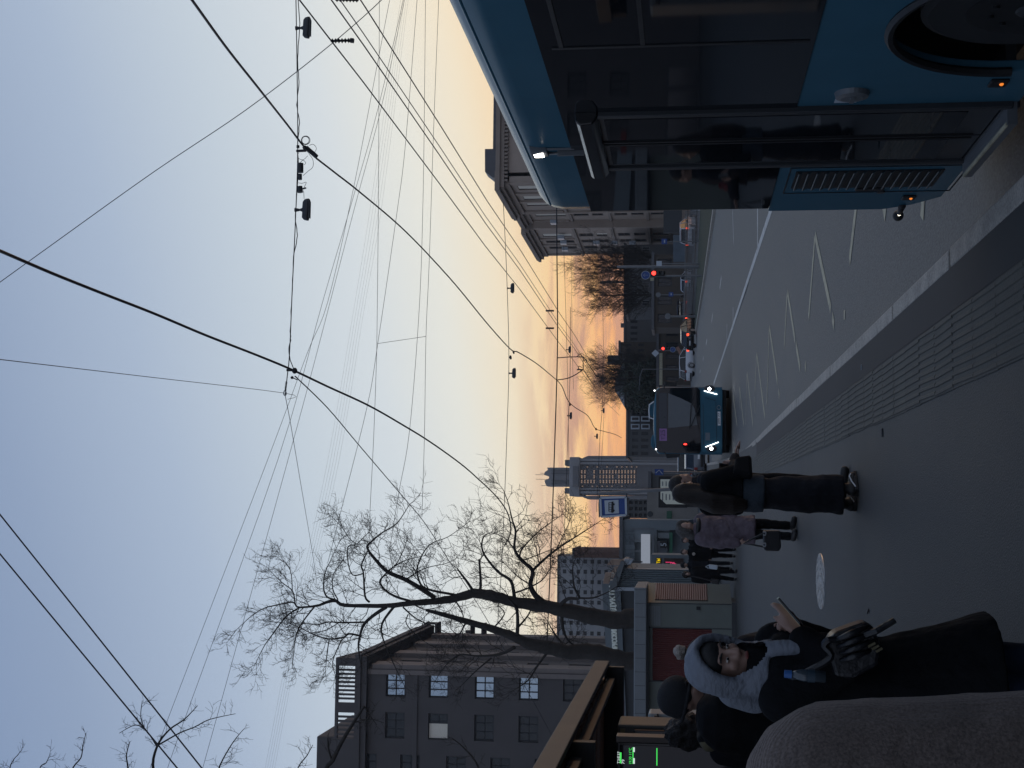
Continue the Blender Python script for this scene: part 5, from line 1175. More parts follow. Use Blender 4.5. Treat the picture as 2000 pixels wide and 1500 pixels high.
def pole(px0, px1, py, Y, r, label, head=None, name='lamp_post', cat='post'):
    a = at(px1, py, Y); b = at(px0, py, Y); g = rise(Y); t = thing(name, label, cat, (a.x, Y, g))
    m = MB(); m.tube([(a.x, Y, g - .1), (b.x, Y, b.z)], [r, r * .7], 10); m.build('pole', M['greymetal'], t)
    if head == 'board':
        q = MB(); q.box(b.x - .2, b.x + .2, Y - .1, Y - .09, b.z - .42, b.z); q.build('plate', M['signwhite'], t)
    elif head == 'round':
        q = MB(); q.disc((b.x, Y - .1, b.z - .2), UY, .28, .03, 24); q.build('round_plate', M['greymetal'], t)
    elif head == 'blue':
        q = MB(); q.box(b.x - .22, b.x + .22, Y - .1, Y - .08, b.z - .45, b.z); k = q.build('plate', M['signblue'], t)
        w = MB(); w.box(b.x - .1, b.x + .1, Y - .115, Y - .1005, b.z - .28, b.z - .2); w.build('symbol', M['signwhite'], k)
    elif head == 'arm':
        q = MB(); q.tube([(b.x, Y, b.z), (b.x - .9, Y - .4, b.z + .3), (b.x - 2.2, Y - 1, b.z + .35)], .05, 6); q.build('arm', M['greymetal'], t)
        q = MB(); q.ell((b.x - 2.4, Y - 1.05, b.z + .33), (.38, .16, .08)); q.build('lamp_head', M['darkmetal'], t)
    return t
pole(1292, 1345, 472, 110, .05, 'blue square sign on a thin post in front of the beige building', 'blue', 'road_sign', 'sign')
pole(1282, 1355, 515, 108, .06, 'small pale rectangular plate on a post by the picket fence', 'board', 'road_sign', 'sign')
pole(1205, 1350, 521, 112, .16, 'thick grey mast behind the picket fence nearest the beige building', None, 'mast', 'mast')
pole(1300, 1350, 618, 130, .13, 'wide grey post with round plate back beside the black car', 'round', 'road_sign', 'sign')
pole(1306, 1345, 575, 135, .05, 'small dark blue plate on a post by the white hatchback', 'blue', 'road_sign', 'sign')
pole(1282, 1345, 576, 150, .06, 'thin post with dull round plate above the dark van', 'round', 'road_sign', 'sign')
pole(1255, 1345, 721, 170, .06, 'slim lamp post left of the white crossover', 'arm')
pole(1172, 1350, 551, 230, .28, 'dark tall chimney pipe standing among the bare trees', None, 'chimney_pipe', 'chimney')
# ---------------------------------------------------------------- bare trees
def smooth_path(pts, k=4):
    """Catmull-Rom through points (tuples of any length)"""
    out = []; n = len(pts)
    for i in range(n - 1):
        p0, p1, p2, p3 = pts[max(i - 1, 0)], pts[i], pts[i + 1], pts[min(i + 2, n - 1)]
        for j in range(k):
            t = j / k
            out.append(tuple(.5 * (2 * b + (c - a) * t + (2 * a - 5 * b + 4 * c - d) * t * t + (3 * b - a - 3 * c + d) * t ** 3) for a, b, c, d in zip(p0, p1, p2, p3)))
    out.append(tuple(pts[-1])); return out
class Twigs:
    def __init__(s, seed): s.rnd = random.Random(seed); s.mb = MB(); s.n = 0
    def rv(s): return V3((s.rnd.gauss(0, 1), s.rnd.gauss(0, 1), s.rnd.gauss(0, 1)))
    def grow(s, p, d, L, r, lev, bias, kids=(5, 4), wig=.22, rmin=.005, sides=3):
        n = 4 if lev > 0 else 3
        pts = [p]; d = d.normalized()
        for i in range(n):
            d = (d + s.rv() * wig + bias * .10).normalized(); p = p + d * (L / n); pts.append(p)
        rr = [max(rmin * .6, r * (1 - .75 * i / n)) for i in range(n + 1)]
        s.mb.tube(pts, rr, sides if lev < 2 else 4, cap=False); s.n += 1
        if lev > 0:
            m = kids[min(lev - 1, len(kids) - 1)]
            for k in range(m):
                t = .2 + .8 * (k + s.rnd.random()) / m; i = min(n - 1, int(t * n)); q = pts[i].lerp(pts[i + 1], t * n - i) if i < n else pts[-1]
                tg = (pts[i + 1] - pts[i]).normalized(); sd = s.rv(); sd = (sd - tg * sd.dot(tg)).normalized()
                s.grow(q, tg * .65 + sd * .75 + bias * .2, L * s.rnd.uniform(.4, .65), max(rmin, r * .6), lev - 1, bias, kids, wig, rmin, sides)
def big_tree():
    Y0 = 57.0; k = Y0 / 2700; base = at(1435, 1250, Y0); g = 0
    t = thing('bare_tree', 'big leafless tree with two thick trunks rising behind the kiosk', 'tree', (base.x, Y0, rise(Y0)))
    A = [(1440, 1222, 26), (1330, 1214, 23), (1235, 1209, 22), (1207, 1211, 20), (1158, 1204, 18), (1097, 1191, 15.5), (1060, 1184, 14), (1010, 1177, 12.5), (973, 1167, 12), (949, 1161, 12), (924, 1159, 11), (887, 1169, 9), (850, 1174, 8), (804, 1178, 6.5), (756, 1183, 5.5), (674, 1182, 4.2), (655, 1173, 4), (636, 1177, 3.2), (619, 1183, 2.8), (583, 1186, 2.2), (571, 1176, 1.8), (535, 1183, 1.4), (516, 1188, 1.2), (490, 1204, .9), (461, 1231, .6)]
    B = [(1440, 1262, 24), (1330, 1285, 22), (1235, 1292, 21), (1195, 1283, 19), (1158, 1273, 18), (1109, 1273, 16), (1072, 1265, 15), (1035, 1258, 13), (1003, 1243, 10), (961, 1228, 8.5), (912, 1214, 6.5), (862, 1199, 5), (832, 1192, 3)]
    P = {}
    LIM = [
     [(850, 1168, 5.5), (826, 1152, 5.5), (792, 1132, 5), (756, 1116, 4.5), (730, 1089, 3.5), (718, 1072, 2.8), (720, 1063, 2.4), (744, 1042, 1.8), (775, 1022, 1.3), (800, 985, .8)],
     [(890, 1162, 3), (833, 1150, 2.6), (818, 1132, 2.2), (816, 1104, 1.8), (838, 1065, 1.3), (876, 1048, .8), (915, 1020, .6)],
     [(802, 1174, 3), (775, 1166, 2.8), (754, 1154, 2.5), (742, 1137, 2.2), (751, 1123, 1.8), (775, 1100, 1.2), (790, 1070, .8)],
     [(722, 1176, 2.6), (713, 1164, 2.4), (710, 1120, 2), (706, 1104, 1.8), (718, 1077, 1.4)],
     [(710, 1120, 1.6), (689, 1123, 1.4), (680, 1099, 1.3), (680, 1068, 1.2), (696, 1063, 1), (720, 1040, .7)],
     [(696, 1063, 1.2), (682, 1051, 1), (667, 1029, .8), (641, 1003, .5)],
     [(653, 1171, 2.2), (638, 1165, 2), (632, 1147, 1.6), (635, 1118, 1.2), (646, 1094, .9), (662, 1060, .6)],
     [(660, 1171, 1.5), (650, 1150, 1.2), (652, 1120, .9), (670, 1095, .6)],
     [(576, 1176, 1.6), (571, 1154, 1.4), (550, 1137, 1), (526, 1113, .6)],
     [(571, 1154, 1.2), (569, 1123, 1), (562, 1104, .8), (540, 1087, .5)],
     [(754, 1186, 4.5), (727, 1204, 4), (710, 1221, 3.4), (703, 1243, 2.6), (700, 1264, 2), (705, 1300, 1)],
     [(713, 1215, 2), (672, 1216, 1.8), (641, 1215, 1.4), (619, 1220, 1.1), (593, 1218, .8), (565, 1230, .5)],
     [(703, 1242, 2.4), (682, 1238, 2.2), (670, 1245, 2), (643, 1248, 1.7), (614, 1240, 1.3), (586, 1226, 1), (560, 1215, .6)],
     [(662, 1216, 1.2), (636, 1231, 1), (610, 1236, .8), (580, 1242, .5)],
     [(770, 1184, 3.4), (751, 1209, 2.8), (745, 1224, 2.4), (746, 1240, 2), (756, 1269, 1.5), (773, 1305, 1.1), (790, 1340, .6)],
     [(614, 1185, 2), (593, 1212, 1.7), (581, 1233, 1.4), (575, 1260, 1.1), (571, 1305, .6)],
     [(583, 1188, 2), (559, 1204, 1.8), (533, 1238, 1.4), (516, 1262, 1), (499, 1296, .6)],
     [(643, 1249, 1.4), (638, 1281, 1), (636, 1310, .6)], [(667, 1250, 1.5), (650, 1291, 1.1), (655, 1320, .6)],
     [(787, 1186, 2), (814, 1209, 1.5), (853, 1226, 1), (880, 1240, .6)], [(797, 1200, 1.4), (794, 1219, 1.2), (822, 1248, .9), (845, 1262, .5)],
     [(1064, 1179, 8), (1045, 1162, 6.5), (1036, 1142, 5.5), (1040, 1115, 4.5), (1020, 1095, 4), (1005, 1073, 3), (1007, 1038, 2.4), (1000, 1014, 1.8), (993, 984, 1.2), (983, 957, .8), (973, 945, .5)],
     [(1040, 1115, 3.2), (1055, 1100, 3), (1087, 1073, 2.2), (1141, 1038, 1.3), (1175, 1016, .6)],
     [(1015, 1088, 2.2), (1018, 1075, 2), (1032, 1058, 1.6), (1057, 1034, 1.2), (1097, 1006, .6)],
     [(1052, 1098, 1.5), (1048, 1075, 1.2), (1042, 1053, .7)],
     [(1005, 1167, 4.5), (998, 1135, 3.6), (973, 1117, 3), (949, 1088, 2.4), (941, 1068, 2), (945, 1048, 1.6), (957, 1041, .8)],
     [(936, 1154, 3.4), (939, 1140, 3.1), (936, 1093, 2.4)], [(924, 1154, 3.4), (912, 1136, 3), (894, 1112, 1.8)],
     [(1008, 1157, 2.2), (1035, 1147, 1.8), (1062, 1130, 1.2), (1080, 1100, .6)],
     [(1097, 1189, 5.5), (1097, 1179, 5), (1111, 1169, 4), (1131, 1168, 3.4), (1121, 1144, 2.2), (1119, 1103, 1.2), (1130, 1085, .6)],
     [(1131, 1168, 2.2), (1161, 1167, 1.8), (1195, 1152, 1), (1215, 1135, .5)],
     [(1010, 1241, 4.5), (1011, 1214, 4), (1008, 1187, 3.4), (990, 1165, 1.5)], [(1013, 1224, 2.4), (1032, 1201, 1.8), (1040, 1180, .9)],
     [(1005, 1264, 4.5), (985, 1275, 3.6), (961, 1280, 3), (930, 1281, 2.2), (899, 1278, 1.6), (880, 1290, .8)],
     [(1097, 1195, 4.2), (1099, 1226, 3.4), (1109, 1250, 2.2), (1125, 1262, 1.2)],
     [(912, 1212, 2.6), (905, 1225, 2), (895, 1240, 1.4), (880, 1228, .7)], [(887, 1170, 2), (900, 1190, 1.6), (905, 1205, 1)],
     [(960, 1285, 2), (930, 1310, 1.4), (900, 1340, .8)], [(899, 1278, 1.4), (870, 1300, 1), (850, 1330, .6)],
     [(1072, 1270, 3.5), (1050, 1300, 2.4), (1030, 1330, 1.6), (1000, 1350, .8)],
     [(1109, 1270, 3), (1085, 1240, 2), (1070, 1215, 1)], [(961, 1230, 2), (985, 1200, 1.4), (975, 1185, .8)],
     [(804, 1178, 2), (830, 1190, 1.2), (860, 1185, .6)], [(756, 1116, 1.6), (790, 1095, 1.1), (830, 1085, .6)], [(792, 1132, 1.6), (830, 1110, 1.1), (885, 1095, .6), (912, 1060, .4)],
     [(1036, 1142, 1.8), (1010, 1125, 1.2), (985, 1100, .6)], [(1005, 1073, 1.6), (985, 1050, 1.1), (960, 1040, .5)], [(1087, 1073, 1.5), (1100, 1045, 1), (1112, 1020, .5)], [(1020, 1095, 1.5), (1060, 1080, 1), (1100, 1062, .5)]]
    rnd = random.Random(11); known = []
    def world(lst, y0, dr):
        pts = smooth_path([(a, b, c) for a, b, c in lst], 4); out = []; n = len(pts)
        for i, (a, b, c) in enumerate(pts):
            Y = y0 + dr * (i / (n - 1)) ** 1.2; p = at(a, b, Y)
            out.append((p, max(.008, c * .87 * Y / 2700))); known.append((a, b, Y))
        return out
    tA, tB = world(A, Y0, 0), world(B, Y0 + .5, 1.0)
    for nm, q in (('trunk', tA), ('trunk', tB)):
        m = MB(); m.tube([p + V3((rnd.uniform(-.3, .3), rnd.uniform(-.3, .3), 0)) * r * .25 for p, r in q], [r * rnd.uniform(.94, 1.07) for p, r in q], 12); m.build(nm, M['bark'], t, smooth=True)
    limbs = MB(); tw = Twigs(5); bias = V3((.35, 0, .6))
    paths = [tA[56:], tB[44:]]
    for l in LIM:
        y0 = min(known, key=lambda q: (q[0] - l[0][0]) ** 2 + (q[1] - l[0][1]) ** 2)[2]
        pth = world(l, y0, rnd.uniform(-2.6, 2.6)); paths.append(pth)
        limbs.tube([p for p, r in pth], [r for p, r in pth], 7)
    limbs.build('limbs', M['bark'], t, smooth=True)
    for pth in paths:
        acc = 0
        for (p, r), (q, r2) in zip(pth, pth[1:]):
            L = (q - p).length; acc += L
            step = .26 if r < .05 else .55
            if r > .14: step = .9
            while acc > step:
                acc -= step; tg = (q - p).normalized(); sd = tw.rv(); sd.y *= .8; sd = (sd - tg * sd.dot(tg)).normalized()
                Lk = rnd.uniform(.6, 1.25) * (1.25 if r > .03 else .85)
                tw.grow(p.lerp(q, rnd.random()), tg * .7 + sd, Lk, max(.011, min(.022, r * .5)), 2, bias, (4, 4), .2, .0075)
        p, r = pth[-1]; tg = (pth[-1][0] - pth[-2][0]).normalized()
        if r < .035:
            for _ in range(3): tw.grow(p, tg + tw.rv() * .35, rnd.uniform(.5, 1.1), .011, 2, bias, (4, 4), .2, .0075)
    tw.mb.build('twigs', M['twig'], t)
big_tree()
def near_tree():
    Y0 = 22.0; t = thing('bare_tree', 'leafless tree mostly out of view with pale sky behind its branch tips', 'tree', (at(1500, 1730, Y0).x, Y0, 0))
    tk = [(1537, 1735, 34), (1200, 1722, 30), (900, 1725, 25), (600, 1715, 18), (350, 1700, 11), (150, 1690, 7), (0, 1680, 4)]
    T = [[(420, 1702, 7), (330, 1600, 5), (300, 1510, 3.2), (306, 1460, 2.6), (330, 1426, 1.9), (360, 1405, 1.4), (386, 1378, .7)], [(306, 1457, 1.8), (350, 1432, 1.4), (380, 1420, 1.2), (410, 1405, 1), (460, 1394, .6)],
         [(306, 1457, 1.6), (288, 1430, 1.3), (265, 1416, 1), (233, 1432, .6)], [(284, 1427, 1.1), (275, 1400, .9), (278, 1368, .6)], [(280, 1700, 5), (260, 1590, 2.4), (250, 1500, 1.6), (247, 1475, 1.2), (254, 1448, .6)],
         [(180, 1690, 4), (150, 1590, 2.2), (140, 1510, 1.6), (158, 1480, 1.2), (162, 1455, .9), (168, 1432, .6)], [(60, 1685, 3), (40, 1590, 1.8), (20, 1510, 1.2), (26, 1485, .9), (36, 1474, .5)], [(60, 1590, 1.6), (76, 1505, 1.1), (90, 1490, .9), (98, 1472, .5)],
         [(480, 1708, 6), (450, 1590, 2.6), (430, 1510, 1.7), (432, 1490, 1.4), (455, 1450, 1), (476, 1424, .6)], [(620, 1716, 6), (600, 1600, 2.4), (580, 1512, 1.4), (600, 1475, 1), (611, 1455, .6)],
         [(760, 1720, 9), (690, 1600, 6), (640, 1510, 4.6), (650, 1485, 4.2), (667, 1450, 3.8), (690, 1412, 3.2), (712, 1379, 2)], [(712, 1380, 1.6), (722, 1397, 1.1), (736, 1416, .7)], [(690, 1412, 1.4), (720, 1404, 1), (750, 1412, .5)],
         [(650, 1490, 2.4), (642, 1465, 1.9), (640, 1442, 1.3)], [(900, 1725, 5), (960, 1590, 3), (935, 1500, 2), (905, 1460, 1.4), (880, 1440, .8)]]
    rnd = random.Random(4)
    m = MB(); q = smooth_path(tk, 4); m.tube([at(a, b, Y0) for a, b, c in q], [c * Y0 / 2700 for a, b, c in q], 12); m.build('trunk', M['bark'], t, smooth=True)
    lb = MB(); tw = Twigs(8)
    for l in T:
        q = smooth_path(l, 4); pts = [at(a, b, Y0 - .0) for a, b, c in q]; rs = [max(.004, c * Y0 / 2700) for a, b, c in q]
        lb.tube(pts, rs, 6)
        for i in range(len(pts) - 1):
            if rs[i] < .02 and rnd.random() < .8:
                tg = (pts[i + 1] - pts[i]).normalized(); sd = tw.rv(); sd = (sd - tg * sd.dot(tg)).normalized()
                tw.grow(pts[i], tg * .7 + sd, rnd.uniform(.12, .3), .0045, 1, V3((.3, 0, .5)), (4,), .2, .0035)
    lb.add(tw.mb.v, tw.mb.f); lb.build('limbs', M['bark'], t, smooth=True)
near_tree()
def far_tree(label, px, py, top, Y, spread, seed, group='bare trees by the far junction', dens=1.3, trunkfrac=.32):
    b = at(px, py, Y); g = rise(Y) - .2; H = zat(top, Y) - g
    t = thing('bare_tree', label, 'tree', (b.x, Y, g), group=group); rnd = random.Random(seed); tw = Twigs(seed)
    m = MB(); tp = []
    for i in range(8): tp.append(V3((b.x + rnd.uniform(-.12, .12) * i * .3, Y + rnd.uniform(-.1, .1), g + H * .8 * i / 7)))
    m.tube(tp, [.26 * (1 - .11 * i) for i in range(8)], 8); m.build('trunk', M['bark'], t, smooth=True)
    n = int(26 * dens)
    for i in range(n):
        f = trunkfrac + (.78 - trunkfrac) * i / n; p = V3((b.x, Y, g + H * f)); a = i * 2.4 + rnd.random()
        up = .75 + .5 * f; d = V3((math.cos(a), math.sin(a), up)); L = min(spread * 1.15, (H * (1 - f)) * .8 + 1.2)
        tw.grow(p, d, L * rnd.uniform(.7, 1.1), .075 * (1.2 - f), 3, V3((0, 0, 1.1)), (5, 6, 6), .16, .011)
    tw.mb.build('twigs', M['twig'], t)
far_tree('bare tree right beside the beige building, behind the mast', 1345, 521, 1111, 178, 3.4, 21)
far_tree('slender bare tree in the middle of the far junction trees', 1345, 577, 1126, 180, 2.9, 22)
far_tree('smaller bare tree half hidden by the corner of the beige building', 1345, 500, 1150, 186, 2.4, 25)
far_tree('bare tree with rounded crown above the dark hip roofed house', 1345, 722, 1151, 205, 3.6, 23)
far_tree('low bare tree left of the rounded one above the oncoming bus', 1345, 752, 1158, 208, 3.4, 24)
def shrub_mass(label, px, py, top, Y, w, d, seed, n=2600):
    """dense dark evergreen crown of many small leaf clumps round a stem"""
    b = at(px, py, Y); g = rise(Y) - .2; H = zat(top, Y) - g; t = thing('evergreen_tree', label, 'tree', (b.x, Y, g)); rnd = random.Random(seed)
    m = MB(); m.tube([(b.x, Y, g), (b.x + .1, Y, g + H * .8)], [.3, .08], 8); m.build('trunk', M['bark'], t)
    cl = [(V3((rnd.uniform(-.7, .7) * w, rnd.uniform(-.6, .6) * d, H * rnd.uniform(.3, .82))), rnd.uniform(.3, .5)) for _ in range(16)]
    f = MB()
    for i in range(n):
        c, r = rnd.choice(cl); v = V3((rnd.gauss(0, 1), rnd.gauss(0, 1), rnd.gauss(0, 1))).normalized() * r * rnd.uniform(.6, 1.1)
        p = V3((b.x + c.x + v.x * w, Y + c.y + v.y * d, g + c.z + v.z * H * .42)); 
        if p.z > g + H: continue
        a = V3((rnd.gauss(0, 1), rnd.gauss(0, 1), rnd.gauss(0, 1))).normalized(); e = a.orthogonal().normalized(); s = rnd.uniform(.16, .34)
        f.poly([p + a * s, p + e * s * .5, p - a * s, p - e * s * .5])
    f.build('crown', mat('evergreen_' + str(seed), (.022, .032, .02), .8, var=.3, vs=1.2), t)
shrub_mass('dark bushy evergreen crown in front of the hip roofed house', 1345, 738, 1205, 200, 3.4, 3, 31)
shrub_mass('second dark evergreen close to the oncoming bus roof', 1345, 768, 1214, 204, 2.6, 2.5, 32)
# ---------------------------------------------------------------- overhead cables
def cable(name, label, pts, r, m='cable', cat='cable', group=None, n=6, k=5, z=None, wob=0):
    """pts are (photo row, photo column, distance)"""
    q = smooth_path(pts, k); W = [at(a, b, Y) for a, b, Y in q]
    if wob:
        rd = random.Random(len(pts) * 7 + int(pts[0][0])); W = [p + V3((0, rd.uniform(-wob, wob), rd.uniform(-wob, wob))) for p in W]
    rr = r if not isinstance(r, tuple) else [r[0] + (r[1] - r[0]) * i / (len(W) - 1) for i in range(len(W))]
    mb = MB(); mb.tube(W, rr, n); o = mb.build(name, M[m], None, smooth=True); return tag(o, label, cat, group)
S1 = [(577, -60, 30), (578, 0, 30), (580, 120, 30), (581.5, 290, 30), (577.5, 420, 30), (571, 560, 30), (565.5, 690, 30), (561, 735, 30), (557, 772, 30)]
cable('span_wire', 'nearest span wire crossing the street with two big hanging lamps', S1, .011, cat='wire')
cable('feed_cable', 'loose feed cable twisted along the nearest span wire', [(578, -50, 30.04), (585, 45, 30.04), (581, 115, 30.04), (584, 160, 30.04), (580, 205, 30.04), (584.5, 240, 30.04), (581, 285, 30.04), (583, 330, 30.04), (577, 420, 30.04), (581, 460, 30.04), (574, 500, 30.04), (570, 580, 30.04), (567, 640, 30.04), (567.5, 665, 30.04), (564, 690, 30.04), (574, 722, 30.04)], .010, cat='cable', wob=.008)
cable('overhead_cable', 'thick black cable sagging from the top edge past the round cable coil', [(350, -32, 16), (375, 0, 17), (440, 90, 20), (500, 166, 23), (560, 242, 27.5), (600, 293, 30), (650, 334, 33), (700, 373, 36.5), (790, 450, 44), (880, 545, 52), (950, 630, 60), (996, 681, 65), (1012, 688, 68), (1045, 708, 76), (1075, 732, 88), (1096, 752, 94), (1108, 780, 100), (1122, 795, 106), (1148, 812, 118), (1162, 836, 135), (1178, 842, 145), (1200, 848, 165), (1214, 855, 185)], (.020, .034), group='thick sagging cables')
cable('overhead_cable', 'thick black cable sagging from the left edge through the span wire end clamp', [(-40, 474, 15), (0, 490, 16), (100, 533, 18), (200, 573, 20), (300, 612, 22.3), (400, 654, 25), (500, 693, 28), (570, 722, 30), (640, 755, 33), (720, 792, 37), (790, 832, 42), (840, 863, 46), (900, 906, 52), (940, 941, 57), (968, 968, 60), (988, 995, 63), (996, 1018, 64.5), (997, 1042, 65), (985, 1066, 65)], (.022, .03), group='thick sagging cables')
cable('overhead_cable', 'thinner dark cable running from the span wire end into the big bare tree', [(576, 735, 30), (584, 742, 30.5), (640, 797, 35), (700, 868, 40), (780, 962, 46), (830, 1022, 50), (880, 1100, 54), (930, 1175, 58), (1000, 1295, 66), (1080, 1440, 80)], .014)
for X_, lbl, zz in ((5.75, 'leftmost trolley wire above the near bus', 6.02), (6.26, 'second trolley wire from the left above the near bus, carrying the ribbed insulator', 6.02), (6.43, 'third trolley wire from the left above the near bus', 6.03), (6.78, 'rightmost trolley wire closest to the near bus roof', 6.0)):
    mb = MB(); mb.tube([(X_, 12 + i * 6, zz - .05 * math.sin(i * 1.1) ** 2) for i in range(9)] + [(X_ + .1, 72, zz + .1), (X_ + .9, 100, zz + .3)], .0095 if X_ != 6.43 else .0075, 6); tag(mb.build('trolley_wire', M['cable'], None, smooth=True), lbl, 'wire', 'trolley wires')
cable('guy_wire', 'thin guy wire slanting across the thick cable to the ribbed insulator', [(780, -45, 17), (745, 0, 17), (640, 92, 17), (480, 215, 17.5), (300, 336, 18), (100, 479, 18), (-40, 580, 18)], .0055, 'thinwire', 'wire')
cable('guy_wire', 'thin wire from the left edge to the end of the nearest span wire', [(-40, 697, 14), (0, 702, 15), (280, 735, 22), (557, 768, 30), (562, 780, 30)], .0055, 'thinwire', 'wire')
cable('guy_wire', 'thin wire dropping from the span wire end towards the tree crown', [(557, 772, 30), (568, 830, 32), (590, 960, 40), (612, 1090, 48), (620, 1150, 54)], .007, 'thinwire', 'wire')
cable('overhead_line', 'upper of the two straight dark lines at the lower left of the photo', [(-40, 955, 12), (0, 1005, 12), (197, 1252, 12), (394, 1500, 12), (430, 1545, 12)], .0068, 'cable', 'wire')
cable('overhead_line', 'lower of the two straight dark lines at the lower left of the photo', [(-40, 1034, 12), (0, 1082, 12), (173, 1291, 12), (346, 1500, 12), (390, 1552, 12)], .0068, 'cable', 'wire')
for pts, lb in (([(762, -5, 60), (738, 120, 60), (690, 370, 60), (640, 590, 60), (600, 690, 60), (522, 900, 60), (328, 1404, 60), (290, 1510, 60)], 'first of three long faint diagonal wires, nearest the frame corner'),
                ([(789, -5, 60), (738, 213, 60), (690, 385, 60), (630, 590, 60), (542, 900, 60), (348, 1440, 60), (326, 1510, 60)], 'second of three long faint diagonal wires'), ([(791, -5, 60), (744, 213, 60), (694, 400, 60), (616, 700, 60), (562, 900, 60), (396, 1500, 60), (390, 1520, 60)], 'third of three long faint diagonal wires, nearest the horizon')):
    cable('diagonal_wire', lb, pts, .0095, 'thinwire', 'wire', 'long faint diagonal wires')
for pts, lb in (([(741, -5, 75), (739, 400, 75), (736, 670, 75), (735, 712, 75), (730, 850, 75), (722, 1010, 75)], 'thin level wire starting the crosspiece, highest of the level wires'), ([(831, -5, 75), (829, 200, 75), (826, 400, 75), (819, 600, 75), (800, 840, 75), (779, 962, 75), (760, 1080, 75)], 'thin level wire between the crosspiece ends'),
                ([(857, -5, 75), (847, 250, 75), (838, 520, 75), (832, 657, 75), (829, 850, 75), (824, 1010, 75)], 'thin level wire ending the crosspiece, lowest of the level wires'), ([(815, -5, 75), (792, 280, 75), (776, 410, 75), (738, 670, 75), (718, 790, 75), (668, 990, 75), (640, 1100, 75)], 'thin slanting wire meeting the level wire at the crosspiece'), ([(737, 671, 75), (785, 664, 75), (832, 657, 75)], 'short thin crosspiece wire joining two level wires'),
                ([(1101, 480, 90), (1106, 640, 90), (1109, 760, 90), (1111, 900, 90)], 'faint wire just under the thick level cable'), ([(1117, 495, 110), (1117, 640, 110), (1120, 760, 110)], 'faint wire above the far tree crowns'), ([(1168, 1000, 120), (1180, 800, 120), (1178, 640, 120), (1176, 500, 120)], 'faint low wire across the orange sky')):
    cable('thin_wire', lb, pts, .0125, 'thinwire', 'wire', 'thin level wires')
for i in range(5):
    d = i * 4.6
    cable('thin_wire', 'one of five very faint parallel wires far across the sky', [(783 + d * .8, -5, 110), (724 + d * 1.2, 400, 110), (690 + d * 1.1, 610, 110), (640 + d * 1.2, 900, 110), (580 + d, 1180, 110), (516 + d, 1510, 110)], .006, 'thinwire', 'wire', 'bundle of very faint wires', n=4)
cable('span_wire', 'second span wire from the camera, with a pair of smaller lamps', [(983, 396, 65), (989, 520, 65), (993.5, 660, 65), (993.5, 740, 65), (991, 820, 65), (986, 960, 65), (980, 1100, 65), (972, 1220, 65)], .014, cat='wire')
cable('level_cable', 'thick level cable crossing behind the pulley frame', [(1087, 398, 60), (1088, 520, 60), (1089, 640, 60), (1087.5, 740, 60), (1083, 880, 60), (1079, 1000, 60), (1073, 1150, 60), (1068, 1260, 60)], .025)
cable('span_wire', 'third span wire from the camera low over the orange sky', [(1114, 600, 100), (1114, 690, 100), (1112, 780, 100), (1109, 850, 100), (1104, 1000, 100), (1100, 1080, 100)], .018, cat='wire')
cable('span_wire', 'fourth and farthest span wire above the oncoming bus', [(1178, 700, 135), (1176, 800, 135), (1172, 850, 135), (1165, 1000, 135)], .02, cat='wire')
def lamp_hung(px, py, Y, label, s=1.0, toward=1):
    """street lamp hanging under a span wire: clamp, stem and a flat bottomed head"""
    c = at(px, py, Y); t = thing('street_lamp', label, 'street lamp', c, group='lamps hung on the span wires')
    k = 11.1 * s / 1000   # metres per photo pixel of the nearest lamps
    st = MB(); st.tube([c + V3((0, 0, .02)), c + V3((0, 0, -.10 * s)), c + V3((0, 0, -.16 * s))], [.05 * s, .026 * s, .05 * s], 10); st.build('stem', M['darkmetal'], t)
    hd = MB(); z0 = c.z - .14 * s; L = .25 * s
    rings = []
    for u, w, h in ((-1, .02, .03), (-.93, .07, .10), (-.7, .11, .15), (-.2, .13, .165), (.3, .13, .165), (.7, .115, .16), (.92, .09, .12), (1, .04, .08)):
        zb = z0 - .175 * s + (.02 * s if u < -.6 else 0)
        rings.append([(c.x + u * L, c.y + w * s * a, zb + h * s * b) for a, b in ((-1, 0), (-1, .35), (-.6, .85), (0, 1), (.6, .85), (1, .35), (1, 0))])
    hd.loft(rings); hd.build('lamp_head', M['darkmetal'], t, smooth=False, bevel=.01 * s)
    lz = MB(); lz.box(c.x - L * .75, c.x + L * .8, c.y - .09 * s, c.y + .09 * s, z0 - .187 * s, z0 - .176 * s); lz.build('lens', M['greymetal'], t)
lamp_hung(579, 55, 30, 'upper right big lamp hung on the nearest span wire'); lamp_hung(577.5, 410, 30, 'big lamp below the cable boxes on the nearest span wire')
lamp_hung(991, 563, 65, 'smaller lamp on the second span wire near the trolley wires', 1.0); lamp_hung(994, 729, 65, 'smaller lamp beside the boxes on the second span wire', 1.0)
lamp_hung(1106, 683, 100, 'tiny lamp above the pulley frame on the third span wire', 1.05); lamp_hung(1108, 812, 100, 'tiny lamp on the third span wire over the oncoming bus', 1.05)
lamp_hung(1174, 802, 135, 'tiny low lamp on the fourth span wire, upper one', 1.05); lamp_hung(1161, 852, 135, 'tiny low lamp on the fourth span wire, lower one', 1.05)
